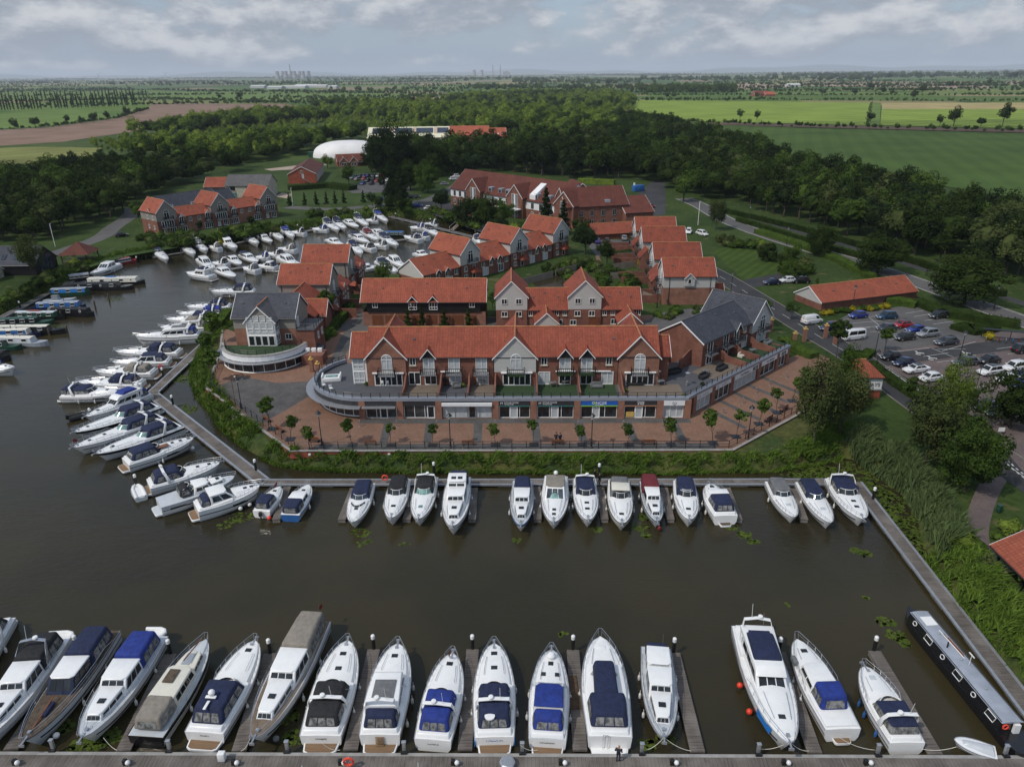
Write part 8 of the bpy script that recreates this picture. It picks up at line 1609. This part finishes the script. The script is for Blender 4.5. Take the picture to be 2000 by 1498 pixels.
for i,(p,w,mt,l,r) in enumerate((((1003,742),1.0,'rubber','dark sofa on the green terrace below the grey gable',0),((1375,738),.9,'rubber','dark corner sofa on the angled deck',.77),((1410,722),1.1,'rubber','dark sofa against the curved garden wall',.77),((1315,730),1.3,'cloth_black','covered black lounger by the brick corner',.5),((1165,757),.8,'cloth_grey','grey sofa on the green terrace above the blue fascia',0),((1450,697),.8,'gelcoat_cream','cream armchair on the angled deck',.8),((1240,752),1.1,'rubber','dark dining bench on the brown deck',0),((892,757),.5,'cloth_grey','grey garden seat on the second deck',.2),((1500,672),.8,'cloth_grey','grey sofa at the far end of the angled deck',.8),((1340,712),1.4,'rubber','black covered barbecue against the brick wall',.8))):furn('garden_sofa',l,'sofa',p,SF(mt,w),r)
for p,l,mt,r in(((1061,742),'black hanging egg chair','rubber',.8),((1163,744),'round black covered barbecue','cloth_black',.85),((1118,748),'white egg chair by the garden wall','cloth_grey',.55),((870,752),'black kettle barbecue on the grey deck','rubber',.4)):
 t=thing('egg_chair' if 'egg' in l else 'barbecue',l+' on the terrace','chair' if 'egg' in l else 'barbecue',(*G(*p,DZ),DZ));m=MB();m.ball((0,0,.95),r,12,1.0);m.build('shell',MAT[mt],t,smooth=True);m=MB();m.lathe([(r*.8,0),(r*.7,.06),(.05,.1),(.05,.5)],n=10);m.build('stand',MAT['black_metal'],t)
for p,l in(((1105,752),'low grey table on the green terrace'),((1080,755),'small dark table on the green terrace'),((1378,732),'grey dining table on the angled deck'),((940,752),'dark table on the boarded deck'),((1290,752),'glass table on the brown deck'),((1470,690),'pale bench table on the angled deck')):furn('garden_table',l,'table',p,TB('cloth_grey',.6,.4),.3)
for p,l in(((1286,748),'patio heater left of the brick corner'),((1341,752),'patio heater right of the brick corner')):
 t=thing('patio_heater','slim steel '+l,'patio heater',(*G(*p,DZ),DZ));m=MB();m.lathe([(.28,0),(.22,.6),(.05,.7),(.05,1.9),(.12,2.0)],n=8);m.build('post',MAT['steel'],t);m=MB();m.lathe([(.4,2.05),(.1,2.2),(.01,2.22)],n=10);m.build('reflector',MAT['steel'],t)
for i,(x,y) in enumerate(((717,752),(721,745),(725,738),(862,745),(905,755),(958,748),(1035,748),(1222,765),(1198,748),(1272,735),(1335,775),(1372,752))):shrub(G(x,y,DZ),.38,'potted plant on the shop terrace deck',LV[i%5],'potted plants on the shop terrace',z=DZ)
for x0,y0,x1,y1,l in((1197,508,1240,503,'nearest the court yard'),(1195,528,1240,522,'second from the court yard'),(1192,546,1245,540,'third from the court yard'),(1255,583,1275,590,'beside the nearest stepped house'),(1085,540,1130,527,'behind the middle row'),(1010,560,1080,542,'behind the twin gabled row')):
 a,b=G(x0,y0),G(x1,y1);m=MB();d=Vector(b)-Vector(a);m.box(((a[0]+b[0])/2,(a[1]+b[1])/2,GZ+.85),(d.length,.08,1.7),math.atan2(d.y,d.x));tag(m.build('garden_fence',MAT['fence_board']),'weathered board garden fence '+l,'fence','garden fences')
flat('pond',px([(1040,552),(1085,538),(1130,535),(1140,548),(1105,560),(1050,566)]),GZ+.03,bpy.data.materials['water']);flat('garden_path',px([(1163,500),(1170,500),(1186,540),(1190,575),(1176,575),(1172,540)]),GZ+.02,MAT['pave_red'])
t=thing('parasol','closed yellow parasol in the brick walled gardens','parasol',(*G(1246,523),GZ));m=MB();m.lathe([(.04,0),(.04,1.0),(.28,1.05),(.06,2.7),(.01,2.8)],n=8);m.build('canopy',MAT['leaf_gold'],t);m=MB();m.lathe([(.25,0),(.25,.1)],n=8);m.build('base',MAT['concrete'],t)
t=thing('container','blue steel container behind the apartment block','container',(*G(1246,374),GZ),.4);m=MB();m.box((0,0,1.4),(5,2.4,2.6));m.build('body',MAT['hull_blue'],t,bevel=.06);m=MB();m.box((-2.0,0,3.2),(.6,.6,1.0));m.build('vent',MAT['white_trim'],t)
t=thing('bin','dark green bin beside the footpath','bin',(*G(1950,1000),GZ),.3);m=MB();m.box((0,0,.45),(.5,.5,.9));m.build('body',MAT['hull_green'],t,bevel=.05);m=MB();m.box((0,0,.94),(.56,.56,.08));m.build('lid',MAT['hull_green'],t)
t=thing('info_board','small white notice board on the junction verge','sign',(*G(1954,848),GZ));m=MB();m.box((0,0,.75),(.9,.05,.6));m.build('board',MAT['white_trim'],t);m=MB();m.box((0,.05,.4),(.08,.06,.8));m.build('post',MAT['grey_metal'],t)
t=thing('cycle_shelter','low black cycle shelter at the right edge of the car park','shelter',(*G(1975,668),GZ),-.35);m=MB();m.bb(-5,5,.2,1.3,1.9,1.98);m.build('roof',MAT['black_metal'],t)
for x in(-4.8,0,4.8):m=MB();m.bb(x-.05,x+.05,1.2,1.3,0,1.9);m.build('post',MAT['black_metal'],t)
for i in range(8):
 c,s=math.cos(-.35),math.sin(-.35);q=G(1972,670);x=-4+1.1*i;t=thing('bicycle','bicycle standing in the rack under the cycle shelter','bicycle',(q[0]+x*c,q[1]+x*s,GZ),-.35+1.45,'bicycles in the cycle shelter')
 for w_ in(-.5,.5):m=MB();m.tube([(w_+.33*math.cos(k*.628),0,.34+.33*math.sin(k*.628)) for k in range(10)],.03,4,close=True);m.build('wheel',MAT['rubber'],t)
 m=MB();m.tube([(-.5,0,.34),(-.2,0,.85),(.4,0,.85),(.5,0,.34)],.03,4);m.tube([(-.2,0,.85),(0,0,.3),(.4,0,.85)],.03,4);m.build('frame',MAT[('grey_metal','hull_blue','hull_red')[i%3]],t)
for x,y in((51.0,55.6),(51.0,59.5)):t=shrub((x-.6,y),.34,'hanging basket of flowers under the veranda eaves','leaf_light','hanging baskets',z=3.2)
# ---- people
plain('skin',(.42,.25,.18),.6,.06);plain('hair_dark',(.02,.015,.012),.7);plain('cloth_person',(.014,.016,.028),.9,.2,6);plain('jeans',(.022,.026,.045),.9,.2,6)
def person(p,z,rz,label,top='cloth_person',legs='jeans',hair='hair_dark',arm=0.0):
 t=thing('person',label,'person',(*p,z),rz);m=MB();st=.10
 J={'pel':(0,0,.95),'ch':(.02,0,1.25),'nk':(.02,0,1.47),'hd':(.05,0,1.60),'tp':(.04,0,1.73)};E_=[('pel','ch',.15),('ch','nk',.14),('nk','hd',.055),('hd','tp',.10)];RD=dict(pel=.155,ch=.175,nk=.065,hd=.105,tp=.07)
 for s,sg in(('l',1),('r',-1)):
  J.update({s+'h':(0,.09*sg,.9),s+'k':(.06*sg+.03,.10*sg,.5),s+'a':(-.06*sg,.10*sg,.09),s+'t':(-.06*sg+.16,.11*sg,.04),s+'s':(.02,.20*sg,1.40),s+'e':(-.03,.27*sg,1.13),s+'w':(.10+arm,.24*sg,.92+arm),s+'f':(.15+arm,.23*sg,.84+arm)})
  for q in range(3):J[s+'g%d'%q]=(.16+arm,(.215+.02*q)*sg,.79+arm)
  E_+=[('pel',s+'h',0),(s+'h',s+'k',0),(s+'k',s+'a',0),(s+'a',s+'t',0),('ch',s+'s',0),(s+'s',s+'e',0),(s+'e',s+'w',0),(s+'w',s+'f',0)]+[(s+'f',s+'g%d'%q,0) for q in range(3)];RD.update({s+'h':.105,s+'k':.075,s+'a':.055,s+'t':.045,s+'s':.075,s+'e':.055,s+'w':.038,s+'f':.035,**{s+'g%d'%q:.012 for q in range(3)}})
 ks=list(J);me=bpy.data.meshes.new('body');me.from_pydata([J[k] for k in ks],[(ks.index(a),ks.index(b)) for a,b,_ in E_],[]);o=bpy.data.objects.new('body',me);COL.objects.link(o);o.modifiers.new('skin','SKIN');o.modifiers.new('sub','SUBSURF').levels=1
 for i,k in enumerate(ks):v=me.skin_vertices[0].data[i];v.radius=(RD[k],RD[k]*(1.1 if k in('ch','pel') else 1));v.use_root=k=='pel'
 dg=bpy.context.evaluated_depsgraph_get();m2=bpy.data.meshes.new_from_object(o.evaluated_get(dg));o.modifiers.clear();o.data=m2;m2.materials.clear()
 for a in(top,legs,'skin','rubber'):m2.materials.append(MAT[a])
 for f in m2.polygons:
  c=f.center;f.use_smooth=True;f.material_index=2 if c.z>1.46 or(abs(c.y)>.19 and c.z<.93+arm and c.z>.7) else 3 if c.z<.08 else 1 if c.z<.93 else 0
 adopt(o,t)
 if hair:m=MB();m.ball((.03,0,1.68),.118,10,.9);m.build('hair',MAT[hair],t,smooth=True)
 m=MB();m.box((.155,0,1.60),(.03,.03,.05));m.build('nose',MAT['skin'],t)
person(G(1207,1487,PZ),PZ,1.2,'bald man in dark waistcoat and trousers standing on the near pontoon',hair=None,arm=.05)
person(G(1086,866,2.2),2.2,1.57,'left one of two people in dark clothes standing by a promenade bench');person(G(1094,867,2.2),2.2,2.2,'right one of two people in dark clothes standing by a promenade bench')
person(G(1161,938,PZ),PZ,-.5,'left one of two people in black on the far pontoon','cloth_black','cloth_black');person(G(1171,946,PZ),PZ,2.4,'right one of two people in black on the far pontoon','cloth_black','cloth_black')
# ---- far landmarks
plain('far_concrete',(.24,.24,.25),.9,.1,.02);plain('far_white',(.40,.41,.41),.8,.05,.02)
def tower(x,y,h,label,g):m=MB();r=h*.38;m.lathe([(r,0),(r*.78,h*.35),(r*.62,h*.72),(r*.68,h)],(0,0,0),20);o=m.build('cooling_tower',MAT['far_concrete'],None,smooth=True);o.location=(x,y,GZ);tag(o,label,'cooling tower',g)
for i in range(8):tower(-2820+52*i,9700+(i%2)*60,88,'hazy grey cooling tower on the horizon at left','eight cooling towers on the left horizon')
for i in range(2):tower(-528+112*i,12000,92,'hazy grey cooling tower on the horizon in the middle','two cooling towers on the middle horizon')
for x,y,h,r,l in((-2660,9700,165,9,'tall chimney behind the eight cooling towers'),(-245,12000,160,8,'left of two tall chimneys on the middle horizon'),(-134,12000,160,8,'right of two tall chimneys on the middle horizon')):m=MB();m.lathe([(r,0),(r*.7,h),(r*.5,h)],n=10);o=m.build('chimney',MAT['far_concrete'],None,smooth=True);o.location=(x,y,GZ);tag(o,l,'chimney')
for x,y,w,d,h,l in((-40,12000,110,60,62,'grey boiler house block beside the two far chimneys'),(-2650,9760,200,60,50,'grey turbine hall below the tall far chimney')):m=MB();m.bb(-w/2,w/2,0,d,0,h);m.bb(-w*.2,w*.2,2,d-2,h,h*1.15);o=m.build('power_station_block',MAT['far_concrete']);o.location=(x,y,GZ);tag(o,l,'building')
for px_,l in((195,'left'),(326,'right')):
 q=G(px_,161);t=thing('wind_turbine',l+' one of two far white wind turbines on the left horizon','wind turbine',(*q,GZ));m=MB();m.lathe([(2.2,0),(1.2,62)],n=8);m.build('tower',MAT['far_white'],t)
 for k in range(3):m=MB();a=.5+k*2.094;m.tube([(0,-2,62),(30*math.cos(a),-2,62+30*math.sin(a))],[1.4,.4],5);m.build('blade',MAT['far_white'],t)
for i,(x0,x1,y) in enumerate(((488,512,173),(521,546,175),(548,590,174),(594,632,172),(575,612,171),(640,655,174))):
 a,b=G(x0,y),G(x1,y);g=Bld('warehouse',('leftmost','second','widest','fourth','rearmost','rightmost')[i]+' of the far white industrial sheds left of centre','warehouse',a,0,'far industrial sheds');W=b[0]-a[0];g.gable(0,W,0,60,[(2,9,'far_white')],13,'far_white',barge=(0,0),ridge=None)
for i,(x,y) in enumerate(((1108,221),(1118,219),(1126,223),(1135,226),(1142,223),(1112,229),(1130,231),(1148,229))):a=G(x,y);g=Bld('holiday_lodge','small red roofed lodge in the distant woodland clearing','lodge',a,.3*i,'distant lodges in the wood');g.gable(-6,6,-4,4,[(2,5.5,'brick_red')],8.5,'tile_orange' if i%2 else 'tile_brown',ridge=None)
g=Bld('farmhouse','red brick farm with orange roof among trees in the right fields','farm',G(1484,189),.2);g.gable(-16,16,-8,8,[(2,7,'brick_red')],13,'tile_brown',ridge=None);g.gable(4,26,-14,0,[(2,6,'brick_red')],11,'tile_orange',ridge=None)
g=Bld('farm_barn','white far barn on the right fields','barn',G(1548,171),.1);g.gable(-20,20,-12,12,[(2,9,'far_white')],13,'far_white',ridge=None)
# ================================================================ air
hz_=MB();hz_.bb(-27000,27000,-450,43000,-5,330)
ho=hz_.build('haze',[],uv=False);ho['kind']='stuff'
hm_=bpy.data.materials.new('haze');hm_.use_nodes=True;t=hm_.node_tree
for n in list(t.nodes):t.nodes.remove(n)
vo=t.nodes.new('ShaderNodeVolumePrincipled');vo.inputs['Color'].default_value=(.78,.87,1.0,1);vo.inputs['Density'].default_value=0.000055;vo.inputs['Anisotropy'].default_value=0.0
oo=t.nodes.new('ShaderNodeOutputMaterial');t.links.new(vo.outputs[0],oo.inputs['Volume'])
ho.data.materials.append(hm_)
# cloud between the sun and the marina: its shadow lies over everything but the far sunlit fields
cm=MB();CZ=1000.0;off=SUN_DIR/SUN_DIR.z*CZ
out_=[(-900,-500),(58,-500),(50,60),(75,130),(900,190),(900,790),(420,800),(180,770),(60,560),(-20,475),(-125,455),(-170,440),(-400,520),(-900,560)]
out_=[(x+off.x,y+off.y) for x,y in densify(out_,60)]
rr=random.Random(3);out_=smooth2([(x+rr.uniform(-18,18),y+rr.uniform(-18,18)) for x,y in out_],2)
v2,f2=tri_fill([out_]);cm.v=[Vector((p.x,p.y,CZ+8*math.sin(p.x*.02)*math.cos(p.y*.03))) for p in v2]
for f in f2:
 c=sum((v2[i] for i in f),Vector((0,0)))/len(f)
 if inside((c.x,c.y),out_):cm.F(f)
co=cm.build('cloud',[],uv=False);co['kind']='structure'
b=NB('cloud');tr=b.n('ShaderNodeBsdfTransparent');tr.inputs[0].default_value=(1,1,1,1);tl=b.n('ShaderNodeBsdfTranslucent');tl.inputs[0].default_value=(.9,.92,.95,1)
mx=b.n('ShaderNodeMixShader');nz=b.noise(b.coord('World'),.012,5)
b.l(b.ramp(nz,.15,.6),mx.inputs[0]);mr=b.n('ShaderNodeMapRange');b.l(nz,mr.inputs[0]);mr.inputs[1].default_value=.3;mr.inputs[2].default_value=.7;mr.inputs[3].default_value=.30;mr.inputs[4].default_value=.54
b.l(mr.outputs[0],mx.inputs[0]);b.l(tr.outputs[0],mx.inputs[1]);b.l(tl.outputs[0],mx.inputs[2]);b.l(mx.outputs[0],b.out.inputs[0]);co.data.materials.append(b.m)
